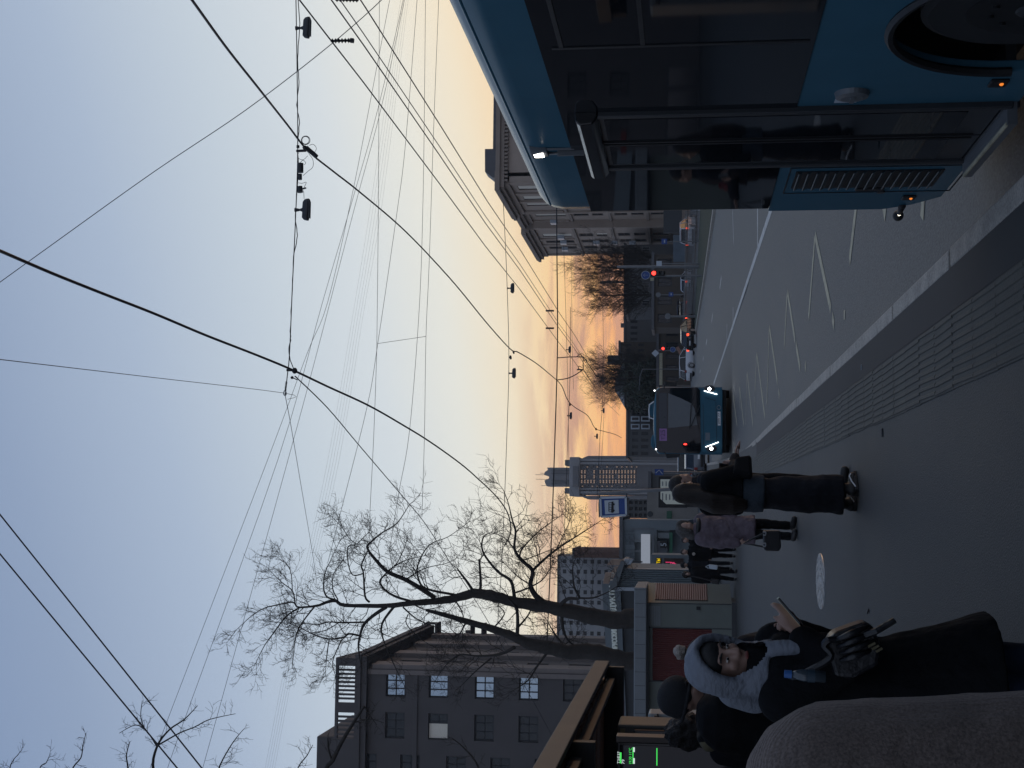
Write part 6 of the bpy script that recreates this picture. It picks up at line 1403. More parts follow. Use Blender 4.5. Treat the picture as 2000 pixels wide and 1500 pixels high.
def fittings():
    Y = 30.0; A = lambda a, b, y=Y: at(a, b, y)
    def tubes(name, label, cat, lst, r=.006, grp=None):
        m = MB()
        for l in lst: m.tube([A(a, b) for a, b in smooth_path(l, 5)], r, 6)
        return tag(m.build(name, M['cable'], None, smooth=True), label, cat, grp)
    cx, cy, rr = 597, 274, 8.5
    coil = MB()
    for d, s in ((0, 1), (.015, .93), (-.015, .86)):
        coil.tube([A(cx + d * 40 + rr * s * math.cos(a), cy + rr * s * math.sin(a), Y + d) for a in [i * math.pi / 12 for i in range(25)]], .007, 6)
    tag(coil.build('cable_coil', M['cable'], None, smooth=True), 'round coil of spare cable on the thick cable clamp', 'cable coil')
    for pts, lb in (([(604, 284), (612, 282), (618, 290), (612, 300), (606, 298)], 'small loop of wire right of the cable clamp'), ([(603, 300), (611, 312), (611, 326), (602, 334), (592, 343)], 'long drooping wire from the clamp to the cable boxes'), ([(583, 298), (582, 308), (592, 312), (601, 304)], 'short drooping wire under the clamp'),
                    ([(586, 318), (592, 313), (597, 318), (594, 322)], 'tiny wire loop over the biggest cable box'), ([(583, 357), (590, 358), (598, 356), (594, 366), (593, 370)], 'zigzag wire between the lower cable boxes'), ([(593, 372), (594, 388)], 'short wire feeding the big lamp')):
        tubes('jumper_wire', lb, 'wire', [pts], .0055, 'jumper wires at the cable clamp')
    cl = MB(); cl.tube([A(598, 288), A(604, 294), A(612, 300), A(619, 306)], [.05, .055, .05, .045], 8); cl.bar(A(579, 295), A(598, 294), .05, .05); cl.ell(A(595, 288), .05); cl.build('cable_clamp', M['black'], None)
    o = D.objects['cable_clamp']; tag(o, 'black suspension clamp gripping the thick cable beside the coil', 'clamp')
    bx = MB(); bx.tube([A(586.5, 319), A(586.5, 337)], .072, 14); tag(bx.build('junction_box', M['darkmetal'], None), 'largest cylindrical cable box on the nearest span wire', 'cable box', 'cable boxes')
    bx = MB(); bx.tube([A(586, 340), A(586, 351)], .045, 12); tag(bx.build('junction_box', M['darkmetal'], None), 'middle small cable box on the nearest span wire', 'cable box', 'cable boxes')
    bx = MB(); bx.tube([A(585.5, 364), A(586.5, 376)], [.06, .065], 8); bx.bar(A(590, 369), A(598, 367), .03, .03); tag(bx.build('junction_box', M['darkmetal'], None), 'octagonal cable box just above the big lamp', 'cable box', 'cable boxes')
    bx = MB(); bx.tube([A(582, 284), A(582, 289)], .035, 10); tag(bx.build('wire_clip', M['black'], None), 'small clip on the span wire beside the coil', 'clip')
    # end of the span: clamp, small lamp shaped weight and insulator string
    e = MB(); e.ell(A(575.5, 724), (.07, .06, .06)); e.bar(A(560, 723), A(570, 723), .05, .05); tag(e.build('cable_clamp', M['black'], None), 'black clamp where the second thick cable meets the span wire', 'clamp')
    e = MB(); e.ell(A(570.5, 737.5), (.035, .03, .035)); e.tube([A(572, 738), A(581, 742)], .012, 6); tag(e.build('wire_weight', M['black'], None), 'small pear shaped fitting beside the span wire end', 'fitting')
    def insul(p, q, r, n, label, name='insulator'):
        m = MB(); L = (q - p); m.tube([p, q], r * .45, 8)
        for i in range(n): c = p + L * ((i + .5) / n); m.tube([c - L * .3 / n, c, c + L * .3 / n], [r * .5, r, r * .5], 12)
        return tag(m.build(name, M['black'], None), label, 'insulator')
    insul(A(559.5, 745), A(557.2, 764), .030, 7, 'slim ribbed insulator at the end of the nearest span wire')
    rg = MB(); rg.tube([A(556.6 + 2.6 * math.cos(a), 768 + 4.5 * math.sin(a)) for a in [i * math.pi / 8 for i in range(17)]], .012, 6); tag(rg.build('tension_ring', M['steel'], None), 'small steel ring below the slim insulator', 'fitting')
    p, q = at(646, 80, 17.0), at(684, 79, 17.0); insul(p, q, .034, 6, 'fat ribbed insulator joining two trolley wires above the near bus')
    m = MB(); m.bar(at(684, 79, 17), at(691, 79.5, 17), .05, .05); tag(m.build('wire_clamp', M['black'], None), 'clamp under the fat ribbed insulator', 'clamp')
    p, q = at(655, -1, 17.4), at(700, 0, 17.4); insul(p, q, .034, 7, 'ribbed insulator cut by the top edge of the photo')
    for b, lb in ((607, 'hanging spacer bar on the right trolley wires'), (641, 'hanging spacer bar on the left trolley wires')):
        m = MB(); m.bar(at(1066, b, 44), at(1082, b, 44), .05, .05); tag(m.build('spacer_bar', M['cable'], None), lb, 'spacer')
    # pulley frame
    Yp = 60; m = MB(); B = lambda a, b: at(a, b, Yp)
    m.tube([B(1089, 699), B(1113, 697), B(1139, 697), B(1139, 722)], .022, 6); m.tube([B(a, b) for a, b in smooth_path([(1089, 742), (1108, 739), (1122, 733), (1133, 726), (1139, 721)], 4)], .022, 6)
    m.tube([B(a, b) for a, b in smooth_path([(1126, 697), (1133, 692), (1138, 697)], 4)], .016, 6); m.tube([B(a, b) for a, b in smooth_path([(1130, 722), (1130, 715), (1137, 718)], 4)], .016, 6); m.tube([B(1127, 722), B(1139, 722)], .03, 6)
    m.tube([B(a, b) for a, b in smooth_path([(1140, 699), (1146, 704), (1144, 708), (1140, 702)], 4)], .016, 6)
    m.tube([B(1139, 697), B(1150, 712), B(1165, 735)], .018, 6); m.tube([B(1139, 721), B(1150, 738), B(1162, 755)], .018, 6)
    tag(m.build('pulley_frame', M['cable'], None, smooth=True), 'open wire frame hanging from the thick level cable above the bare trees', 'wire frame')
    for a, b, Yq, s, lb in ((997, 698, 65, .09, 'small cable box on the second span wire'), (1003, 688, 65, .07, 'cable clamp on the second span wire'), (1113, 790, 100, .1, 'cable clamp on the third span wire'), (1164, 838, 135, .12, 'cable clamp on the fourth span wire'), (988, 1062, 65, .06, 'dead end clamp of the cable beside the big bare tree')):
        m = MB(); c = at(a, b, Yq); m.tube([c - V3((s, 0, .02)), c, c + V3((s, 0, .0))], [s * .5, s * .7, s * .45], 8); tag(m.build('cable_clamp', M['black'], None), lb, 'clamp')
fittings()
# ---------------------------------------------------------------- people
TEX = D.textures.new('cloth_folds', 'CLOUDS'); TEX.noise_scale = .16; TEX.noise_depth = 2
TEXF = D.textures.new('fur_lumps', 'CLOUDS'); TEXF.noise_scale = .03
def solid(mb, name, m, parent, vox, it=3, folds=0.0, tex=None):
    """union overlapping volumes into one continuous skin"""
    o = mb.build(name, m, parent, smooth=True, local=True)
    r = o.modifiers.new('r', 'REMESH'); r.mode = 'VOXEL'; r.voxel_size = vox; r.use_smooth_shade = True
    if it: k = o.modifiers.new('s', 'SMOOTH'); k.iterations = it; k.factor = .5
    if folds:
        d = o.modifiers.new('d', 'DISPLACE'); d.texture = tex or TEX; d.strength = folds; d.mid_level = .5; d.texture_coords = 'LOCAL'
    bake(o); o.data.polygons.foreach_set('use_smooth', [True] * len(o.data.polygons)); return o
def erings(lst, n=20):
    return [[(cx + rx * math.cos(2 * math.pi * k / n), cy + ry * math.sin(2 * math.pi * k / n), z) for k in range(n)] for z, rx, ry, cx, cy in lst]
class Head:
    def __init__(s, c, yaw=0, pitch=0, roll=0): s.c = V3(c); s.R = Euler((R(-pitch), R(roll), R(yaw)), 'ZYX').to_matrix() if False else (Matrix.Rotation(R(yaw), 3, 'Z') @ Matrix.Rotation(R(-pitch), 3, 'X') @ Matrix.Rotation(R(roll), 3, 'Y'))
    def p(s, x, y, z): return s.c + s.R @ V3((x, y, z))
    def ell(s, mb, c, r, nu=18, nv=12): mb.ell(s.p(*c), r, nu, nv, rot=s.R)
def add_head(mb, h):
    h.ell(mb, (0, -.012, .03), (.076, .094, .096)); h.ell(mb, (0, .022, -.04), (.06, .066, .078)); h.ell(mb, (0, .066, -.098), (.026, .02, .02))
    h.ell(mb, (0, .07, .034), (.052, .02, .016))
    mb.tube([h.p(0, .083, .022), h.p(0, .098, -.005), h.p(0, .112, -.03), h.p(0, .092, -.038)], [.010, .012, .016, .012], 10)
    for s in (-1, 1):
        h.ell(mb, (s * .036, .062, -.022), (.026, .024, .026)); h.ell(mb, (s * .076, -.008, -.01), (.012, .022, .032)); h.ell(mb, (s * .013, .095, -.034), (.011, .011, .008))
    h.ell(mb, (0, .083, -.064), (.024, .012, .007)); h.ell(mb, (0, .081, -.076), (.02, .012, .008))
def add_hand(mb, w, d, pn, side, curl=(.5, .5, .5, .5), k=1.0, thumb=.5, spread=.06):
    """w wrist, d direction to the knuckles, pn palm normal (fingers curl to it), side the thumb side direction"""
    w, d, pn, sd = V3(w), V3(d).normalized(), V3(pn).normalized(), V3(side).normalized()
    for i, (off, L0) in enumerate(((.027, .088), (.009, .09), (-.009, .086), (-.026, .078))):
        kn = w + d * L0 * k + sd * off * k; mb.cap(w + d * .012 * k + sd * off * .65 * k, kn, .0145 * k, .0115 * k, 10)
        dirv = (d + sd * off * spread * 20).normalized(); p = kn; a = 0
        ln = ((.040, .026, .020), (.045, .029, .021), (.042, .027, .020), (.033, .021, .018))[i]
        for j, L in enumerate(ln):
            a += curl[i] * (.75, 1.0, .7)[j]; v = dirv * math.cos(a) + pn * math.sin(a); q = p + v * L * k; mb.cap(p, q, (.0098, .0088, .0078)[j] * k, (.0088, .0078, .0066)[j] * k, 9); p = q
    b = w + d * .03 * k + sd * .024 * k; v = (d * .55 + sd * .75 + pn * .35).normalized(); q = b + v * .04 * k; mb.cap(b, q, .0145 * k, .011 * k, 9)
    v2 = (d * .85 + sd * .2 + pn * thumb).normalized(); q2 = q + v2 * .032 * k; mb.cap(q, q2, .011 * k, .0095 * k, 9); mb.cap(q2, q2 + (v2 + pn * .25).normalized() * .024 * k, .0095 * k, .0075 * k, 9)
ARMS = {'L': ((-.225, -.02, 1.10), (-.235, .05, .86)), 'R': ((.225, -.02, 1.10), (.235, .05, .86))}
def person(label, loc, rz, H, arms=None, head=(0, 0, 0), coat='jacketblack', hem=.62, cr=1.0, flare=1.0, lower='jeans', shoe='black', vox=.018, legs=None, hips=0, skirt=None, sleeve=1.0, group=None, hands=None, folds=.02, collar=True, lean=0.0):
    t = thing('person', label, 'person', loc, rz, group); s = H / 1.715; t.scale = (s, s, s)
    A = dict(ARMS); A.update(arms or {})
    LG = legs or {'L': ((-.095, .02, .48), (-.10, -.02, .09)), 'R': ((.095, .02, .48), (.10, -.02, .09))}
    h = Head((0, .015 + lean, 1.588), *head)
    b = MB()
    b.loft(erings([(.86, .13, .095, 0, 0), (.95, .155, .11, 0, 0), (1.08, .13, .095, 0, lean * .3), (1.25, .155, .11, 0, lean * .6), (1.38, .16, .095, 0, lean * .8), (1.43, .07, .065, 0, lean * .9)]))
    b.cap((0, lean * .9 - .01, 1.40), (0, lean + .0, 1.52), .058, .052)
    for k, sg in (('L', -1), ('R', 1)):
        sh = V3((sg * .165, lean * .8, 1.375)); e, w = V3(A[k][0]), V3(A[k][1]); b.chain([sh, e, w], [.052, .042, .029], 12)
        hp = V3((sg * .09, 0, .90)); kn, an = V3(LG[k][0]), V3(LG[k][1]); b.chain([hp, kn, an], [.085, .056, .042], 12); b.cap(an + V3((0, -.02, -.045)), an + V3((sg * .02, .15, -.06)), .036, .028)
        hd = (hands or {}).get(k)
        if hd: add_hand(b, w, *hd)
        else:
            d = (w - e).normalized(); add_hand(b, w, d, V3((-sg * .8, .2, 0)), V3((0, 1, 0)), (.3, .35, .4, .45))
    add_head(b, h); solid(b, 'body', M['skin'], t, min(vox, .016) if vox < .016 else vox, 2)
    if vox < .016:
        for sg in (-1, 1):
            e = MB(); h.ell(e, (sg * .031, .081, .006), (.012, .008, .0045), 12, 8); e.build('eye', mat('eye_white_%d' % (D.objects.__len__()), (.5, .47, .44), .3, var=0), t, smooth=True, local=True)
            e = MB(); h.ell(e, (sg * .031, .088, .006), (.006, .004, .0048), 10, 8); e.build('iris', M['black'], t, smooth=True, local=True)
            e = MB(); e.tube([h.p(sg * .014, .092, .030), h.p(sg * .032, .090, .036), h.p(sg * .05, .078, .031)], [.004, .005, .003], 6); e.build('eyebrow', M['hairdark'], t, smooth=True, local=True)
        e = MB(); h.ell(e, (0, .093, -.070), (.02, .005, .0075), 12, 8); e.build('lips', mat('lips_%d' % len(D.objects), (.2, .06, .05), .4, var=0), t, smooth=True, local=True)
    # lower clothing
    if skirt:
        z1 = skirt; q = MB(); q.loft(erings([(z1, .20, .17, 0, 0), (.5, .19, .16, 0, 0), (.85, .165, .13, 0, 0), (1.02, .145, .115, 0, 0)])); solid(q, 'skirt', M[lower], t, vox, 2, folds * 1.6)
    else:
        q = MB()
        for k, sg in (('L', -1), ('R', 1)):
            hp = V3((sg * .088, 0, .92)); kn, an = V3(LG[k][0]), V3(LG[k][1]); q.chain([hp, kn, an + V3((0, 0, .03))], [.098, .073, .062], 14)
        q.loft(erings([(.84, .16, .12, 0, 0), (.95, .17, .125, 0, 0), (1.02, .15, .115, 0, 0)])); solid(q, 'trousers', M[lower], t, vox, 2, folds)
    for k, sg in (('L', -1), ('R', 1)):
        an = V3(LG[k][1]); q = MB(); q.cap(an + V3((0, -.035, -.035)), an + V3((sg * .015, .15, -.052)), .052, .042); q.cap(an + V3((0, -.005, .05)), an + V3((0, 0, -.03)), .052, .05)
        so = solid(q, 'shoe', M[shoe], t, .014, 2)
    # coat
    if coat:
        q = MB(); f = flare
        mid = (hem + .95) / 2
        rs = [(hem, .185 * cr * f, .15 * cr * f, 0, 0)]
        if hem < .85: rs.append((mid, .178 * cr * (1 + (f - 1) * .5), .142 * cr * (1 + (f - 1) * .5), 0, 0))
        rs += [(.97 if hem < .93 else hem + .06, .172 * cr, .135 * cr, 0, 0), (1.12, .168 * cr, .132 * cr, 0, lean * .3), (1.28, .18 * cr, .135 * cr, 0, lean * .6), (1.385, .165 * cr, .11 * cr, 0, lean * .8), (1.45, .085, .08, 0, lean * .9 - .005)]
        q.loft(erings(rs))
        for k, sg in (('L', -1), ('R', 1)):
            e, w = V3(A[k][0]), V3(A[k][1]); w2 = e.lerp(w, .93)
            q.chain([(sg * .165, lean * .8 - .005, 1.372), e, w2], [.078 * cr * sleeve, .068 * sleeve, .052 * sleeve], 14)
        if collar: q.loft(erings([(1.40, .105, .095, 0, lean * .9), (1.50, .085, .085, 0, lean + .0)]))
        solid(q, 'coat', M[coat], t, vox, 3, folds)
    return t, h
def hairpiece(t, h, kind, m, vox=.016):
    q = MB()
    h.ell(q, (0, -.022, .045), (.086, .098, .094))
    if kind == 'short': h.ell(q, (0, -.05, -.0), (.082, .07, .09))
    if kind == 'long':
        h.ell(q, (0, -.045, -.02), (.094, .08, .12))
        q.loft(erings([(1.02, .07, .03, 0, -.15), (1.15, .12, .045, 0, -.155), (1.35, .135, .06, 0, -.13), (1.5, .105, .075, 0, -.06), (1.6, .08, .08, 0, -.03)]))
        for sg in (-1, 1): q.chain([h.p(sg * .075, .02, .03), h.p(sg * .088, .02, -.10), h.p(sg * .11, -.02, -.22)], [.028, .032, .03])
    if kind == 'curly':
        rd = random.Random(3)
        for i in range(60): v = V3((rd.gauss(0, 1), rd.gauss(0, 1), rd.gauss(0, 1))).normalized(); h.ell(q, (v.x * .095, -.03 + v.y * .1, .03 + v.z * .1), (.032, .032, .032), 8, 6)
        h.ell(q, (0, -.06, -.06), (.09, .07, .1))
    o = solid(q, 'hair', m, t, vox, 2, .012 if kind != 'curly' else .03, TEX if kind != 'curly' else TEXF); return o
def hat(t, h, m, vox=.012, low=0.0, bob=None):
    q = MB(); h.ell(q, (0, -.018, .052), (.094, .112, .092)); h.ell(q, (0, -.02, .015), (.092, .11, .06))
    o = solid(q, 'beanie', m, t, vox, 2, .006)
    r = MB(); r.tube([h.p(.094 * math.cos(a), -.018 + .112 * math.sin(a), -.005 + .02 * math.sin(a)) for a in [i * math.pi / 14 for i in range(29)]], .009, 8); r.build('beanie_cuff', m, o, smooth=True, local=True)
    if bob:
        q = MB(); rd = random.Random(2); c = h.p(0, -.03, .175)
        for i in range(40): v = V3((rd.gauss(0, 1), rd.gauss(0, 1), rd.gauss(0, 1))).normalized() * .035; q.ell(c + v, .016, 8, 6)
        q.ell(c, .036); k = solid(q, 'pompom', M['pompom'], o, .008, 1, .014, TEXF)
    return o
def G(px, py): p = gnd(px, py); return (p.x, p.y, 0.0)
def face_to(dx, dy): return math.atan2(-dx, dy)
# --- woman with long hair, back to the camera
def long_hair_woman():
    t, h = person('woman with long brown hair in a black jacket, seen from behind in the pavement middle', G(1674, 966), face_to(.72, .7), 1.735, arms={'R': ((.24, .06, 1.09), (.10, .30, 1.14)), 'L': ((-.24, .05, 1.10), (-.09, .30, 1.16))}, head=(-14, 6, 0), coat='jacketblack', hem=1.06, cr=1.12, lower='cloth2', skirt=.13, shoe='black', vox=.015, sleeve=1.12, folds=.028,
                  hands={'R': ((-.5, .8, .25), (-.3, -.4, .8), (.2, .4, .8), (.8, .8, .8, .8)), 'L': ((.5, .8, .25), (.3, -.4, .8), (-.2, .4, .8), (.8, .8, .8, .8))})
    hairpiece(t, h, 'long', M['hairbrown'])
    q = MB(); q.loft(erings([(.86, .195, .16, 0, 0), (.95, .2, .165, 0, 0), (1.07, .19, .155, 0, 0)])); solid(q, 'sweater_hem', M['bluegrey'], t, .015, 2, .02)
    for o in [k for k in D.objects if k.parent == t and k.name.startswith('shoe')]:
        m = MB(); c = V3((-.10 if o.data.vertices[0].co.x < 0 else .10, 0, 0)); m.tube([c + V3((sg * .056, y, z)) for sg in (1,) for y, z in ((-.05, .03), (.02, .06), (.09, .075), (.12, .06))], .006, 6); m.build('stripe', M['white'], o, local=True)
        s = MB(); s.loft([[(c.x + x, y, z) for x, y in ((-.05, -.08), (.05, -.08), (.055, .08), (.035, .185), (-.035, .185), (-.055, .08))] for z in (0, .035)]); s.build('sole', M['black'], o, local=True, bevel=.008)
    w = t.matrix_basis
    ph = thing('phone', 'phone held by the long haired woman', 'phone', (0, 0, 0)); 
    m = MB(); p = V3((t.location.x, t.location.y, 0)); rot = Matrix.Rotation(t.rotation_euler.z, 3, 'Z'); s = t.scale.x
    c = p + rot @ V3((0.0, .36, 1.205)) * s; ph.location = c
    m.obox(c, rot @ V3((.036, 0, 0)), rot @ V3((0, .02, .07)), rot @ V3((0, .004, -.0015))); m.build('case', M['blackgloss'], ph, bevel=.004)
    bg = thing('shoulder_bag', 'black bag hanging at the right elbow of the long haired woman', 'bag', p + rot @ V3((.27, .08, .95)) * s)
    m = MB(); m.prism([p + rot @ V3(v) * s for v in ((.24, -.08, .98), (.24, .2, .98), (.24, .17, 1.13), (.24, -.03, 1.16))], rot @ V3((.09, 0, 0))); m.build('pouch', M['jacketblack'], bg, bevel=.03)
    m = MB(); m.tube([p + rot @ V3(v) * s for v in ((.28, .0, 1.14), (.25, .0, 1.25), (.22, 0, 1.42), (.1, -.02, 1.46))], .012, 6); m.build('strap', M['leather'], bg)
long_hair_woman()
def hidden_neighbour():
    p = at(1400, 948, 14.2)
    t, h = person('dark haired person in a navy jacket half hidden by the long haired woman', (p.x, 14.2, 0), face_to(.95, .3), 1.775, arms={'R': ((.23, .06, 1.12), (.12, .26, 1.08)), 'L': ((-.23, .08, 1.12), (-.1, .30, 1.06))}, head=(0, 16, 0), coat='cloth2', hem=.95, cr=1.12, lower='jacketblack', vox=.018)
    hairpiece(t, h, 'short', M['hairdark'])
    q = at(1422, 915, 14.1); m = MB(); rd = random.Random(1)
    for i in range(14): m.ell(q + V3((rd.uniform(-.05, .04), rd.uniform(-.05, .05), rd.uniform(-.05, .06))), rd.uniform(.03, .05), 10, 8)
    o = m.build('bundle', M['redcloth'], None, smooth=True); tag(o, 'dark red bundle held in front of the person in the navy jacket', 'bundle')
hidden_neighbour()
def mauve_woman():
    p = gnd(1556, 1036)
    t, h = person('woman in a mauve quilted coat and grey fur hood beside the long haired woman', (p.x, p.y, 0), face_to(.62, -.78), 1.72, head=(10, 14, 0), coat='mauve', hem=.60, cr=1.22, flare=1.05, lower='jacketblack', shoe='black', vox=.016, sleeve=1.25, folds=.045, arms={'R': ((.26, 0, 1.1), (.28, .05, .86)), 'L': ((-.26, 0, 1.1), (-.25, .1, .9))})
    q = MB(); h.ell(q, (0, -.045, .03), (.115, .11, .125)); h.ell(q, (0, -.06, -.08), (.125, .1, .1))
    for i in range(15): a = R(-35 + i * 250 / 14); h.ell(q, (.098 * math.cos(a), .025, .02 + .12 * math.sin(a)), (.032, .035, .032), 10, 8)
    solid(q, 'fur_hood', M['fur'], t, .014, 1, .022, TEXF)
    q = MB(); q.tube([(.13 * math.cos(a), .02 + .11 * math.sin(a), 1.44 - .02 * math.sin(a)) for a in [i * math.pi / 12 for i in range(25)]], .035, 8); solid(q, 'scarf', M['black'], t, .014, 2, .02)
    for z in (.72, .86, 1.0): 
        pass
    rot = Matrix.Rotation(t.rotation_euler.z, 3, 'Z'); s = t.scale.x; P = lambda v: V3(t.location) + (rot @ V3(v)) * s
    bg = thing('handbag', 'black handbag with two silver clasps held low by the woman in mauve', 'handbag', P((.3, .1, .4)))
    Y = 19.0; B = lambda a, b: at(a, b, Y)
    m = MB(); m.prism([B(1491, 1036), B(1524, 1036), B(1526, 1070), B(1521, 1077), B(1495, 1076), B(1491, 1072)], (0, .14, 0)); m.build('pouch', M['leather'], bg, bevel=.02)
    for a in (1042, 1064):
        m = MB(); m.tube([B(1490, a - 3) - UY * .01, B(1495, a - 3) - UY * .01, B(1496, a) - UY * .01, B(1495, a + 3) - UY * .01, B(1490, a + 3) - UY * .01], .012, 6); m.build('clasp', M['steel'], bg)
    m = MB(); m.tube([B(1491, 1042), B(1470, 1052), B(1452, 1062), B(1470, 1064), B(1491, 1068)], .014, 6); m.build('strap', M['leather'], bg)
mauve_woman()
def walkers():
    Yw = 44.0
    walk = {'L': ((-.09, .12, .48), (-.09, .10, .09)), 'R': ((.09, .03, .47), (.10, -.16, .10))}
    lst = [(1056, 'person in black jacket walking, partly hidden behind the woman in mauve', 'jacketblack', .78, 'cloth2', 1.72, 43.0, face_to(-.2, -1), 'short'),
           (1079, 'person in black jacket with round pale chest badge walking towards the camera', 'jacketblack', .74, 'jacketblack', 1.74, 44.5, face_to(.05, -1), 'short'),
           (1105, 'person in dark cap glimpsed between the two walkers in black', 'cloth2', .8, 'cloth2', 1.72, 47, face_to(0, -1), 'hat'),
           (1123, 'person in long black coat carrying a bag, nearest to the kiosk', 'jacketblack', .55, 'jacketblack', 1.66, 43.5, face_to(.25, -1), 'bob'),
           (1029, 'person in a blue grey hat far behind the woman in mauve', 'bluegrey', .7, 'cloth2', 1.72, 52, face_to(.3, -1), 'hat')]
    for py, lb, c, hem, lw, H, Y, rz, hr in lst:
        p = at(1400, py, Y); t, h = person(lb, (p.x, Y, rise(Y)), rz, H, coat=c, hem=hem, cr=1.2, lower=lw, vox=.024, legs=walk, head=(0, 4, 0))
        if hr == 'hat': hat(t, h, M['beanie'] if c != 'bluegrey' else M['bluegrey'], .018)
        else: hairpiece(t, h, 'short' if hr == 'short' else 'curly', M['hairdark'] if hr == 'short' else M['hairbrown'], .02)
        if 'badge' in lb:
            m = MB(); m.disc((.06, .175, 1.3), (0, 1, 0), .05, .02, 16); m.build('badge', M['pompom'], t, local=True)
    bg = thing('carrier_bag', 'white carrier bag hanging beside the walker in the long black coat', 'bag', at(1390, 1108, 43.2)); B = lambda a, b: at(a, b, 43.2)
    m = MB(); m.prism([B(1384, 1102), B(1402, 1104), B(1401, 1113), B(1385, 1111)], (0, .12, 0)); m.build('pouch', M['signwhite'], bg, bevel=.03)
    m = MB(); m.tube([B(1384, 1104), B(1378, 1107), B(1384, 1110)], .015, 6); m.build('handle', M['signwhite'], bg)
    bg = thing('shoulder_bag', 'black bag at the hip of the walker in the long black coat', 'bag', at(1398, 1134, 43.2)); m = MB(); m.prism([B(1388, 1130), B(1404, 1131), B(1405, 1142), B(1390, 1140)], (0, .15, 0)); m.build('pouch', M['leather'], bg, bevel=.03)
    m = MB(); m.tube([B(1389, 1134), B(1365, 1128), B(1345, 1124)], .02, 6); m.build('strap', M['leather'], bg)
walkers()
# --- woman in the grey headscarf, close to the camera
def headscarf_woman():
    Y = 5.2; p = at(1450, 1317, Y); rz = face_to(.83, -.56)
    rot = Matrix.Rotation(rz, 3, 'Z'); H = 1.602; s = H / 1.715
    loc = V3((p.x, Y, 0)); inv = rot.inverted()
    def L(px, py, yy):     # photo position at distance yy -> the figure's own space
        return inv @ (at(px, py, yy) - loc) / s
    wr = L(1566, 1246, 5.12); wl = L(1556, 1236, 5.30)
    er = L(1640, 1300, 5.02); el = L(1618, 1262, 5.42)
    kn = L(1535, 1190, 5.15)
    d = (kn - wr).normalized()
    t, h = person('woman in a grey headscarf and long black coat looking down at her phone', loc, rz, H, head=(-16, 15, 0), coat='jacketblack', hem=.56, cr=1.06, flare=1.55, lower='jeans', shoe='black', vox=.009, sleeve=1.1, folds=.022,
                  arms={'R': (tuple(er), tuple(wr)), 'L': (tuple(el), tuple(wl))}, lean=.03,
                  hands={'R': (d, (-.75, -.3, .45), (.25, .25, .9), (.75, .72, .7, .8), .98, .6), 'L': ((kn - wl).normalized(), (.75, -.2, .45), (-.2, .25, .9), (.85, .85, .85, .85), .98, .6)})
    # under-cap and scarf
    q = MB(); h.ell(q, (0, -.004, .052), (.081, .094, .078)); solid(q, 'under_cap', M['black'], t, .009, 2)
    q = MB()
    h.ell(q, (0, -.038, .036), (.099, .104, .108)); h.ell(q, (0, -.042, -.05), (.098, .086, .095))
    rim = [(0, .064, .128), (.055, .062, .105), (.088, .05, .05), (.092, .042, -.02), (.082, .04, -.08), (.05, .058, -.125), (0, .07, -.14)]
    full = rim + [(-x, y, z) for x, y, z in rim[-2:0:-1]]; full = [tuple(v) for v in smooth_path(full + full[:1], 3)][:-1]
    for a, b in zip(full, full[1:] + full[:1]): q.cap(h.p(*a), h.p(*b), .013, .013, 8)
    for a in full: q.cap(h.p(*a), h.p(a[0] * 1.05, a[1] - .07, a[2] * .98), .016, .03, 8)
    q.loft(erings([(1.425, .098, .092, 0, .035), (1.46, .098, .098, 0, .035), (1.5, .095, .095, 0, .03), (1.54, .09, .092, 0, .02)]))
    h.ell(q, (0, -.045, .0), (.096, .095, .112))
    q.chain([(0, .115, 1.44), (.02, .15, 1.37), (.035, .17, 1.29), (.04, .168, 1.22)], [.042, .033, .027, .022])
    q.chain([(-.0, -.08, 1.54), (-.0, -.12, 1.46), (-.0, -.135, 1.42)], [.07, .062, .035])
    for k in range(6): z = 1.415 + k * .02; q.tube([(.105 * math.cos(a) * (1 - k * .03), .03 + .105 * math.sin(a) * (1 - k * .03), z + .012 * math.sin(a * 2 + k)) for a in [i * math.pi / 12 for i in range(25)]], .013, 7)
    # hollow the face: keep the scarf behind the face plane
    sc = solid(q, 'headscarf', M['scarf'], t, .008, 2, .010)
    bm = bmesh.new(); bm.from_mesh(sc.data); iv = h.R.inverted()
    kill = []
    for v in bm.verts:
        l = iv @ (v.co - h.c)
        if l.y > .020 and (l.x / .074) ** 2 + ((l.z + .008) / .118) ** 2 < 1: kill.append(v)
    bmesh.ops.delete(bm, geom=kill, context='VERTS'); bm.to_mesh(sc.data); bm.free()
    # phone in her hands
    a, b = at(1523, 1172, 5.16), at(1566, 1222, 5.12); ph = thing('phone', 'phone with pale lit edge held up by the woman in the headscarf', 'phone', (a + b) / 2)
    ax = (b - a); Lh = ax.length / 2; ax.normalize(); sd = (CO - (a + b) / 2).normalized(); sd = (sd - ax * sd.dot(ax)).normalized(); nn = ax.cross(sd)
    m = MB(); m.obox((a + b) / 2, ax * Lh, sd * .036, nn * .0045); m.build('case', M['blackgloss'], ph, bevel=.003)
    m = MB(); m.obox((a + b) / 2 + nn * .005, ax * (Lh - .004), sd * .033, nn * .0005); m.build('display', M['phonelit'], ph)
    m = MB(); m.obox(a - ax * .001, ax * .002, sd * .036, nn * .0047); m.build('edge', mat('pale_edge', (.6, .62, .5), .4, var=0), ph)
    # shoulder bag with ribs, strap, and bottle
    Yb = 4.93; B = lambda u_, v_, y=Yb: at(u_, v_, y)
    bg = thing('shoulder_bag', 'black ribbed leather bag at the hip of the woman in the headscarf', 'bag', B(1665, 1270))
    m = MB(); m.prism([B(1612, 1262), B(1628, 1236), B(1690, 1214), B(1706, 1222), B(1722, 1262), B(1716, 1300), B(1668, 1326), B(1630, 1322)], (0, .13, 0)); m.build('pouch', M['leather'], bg, bevel=.03)
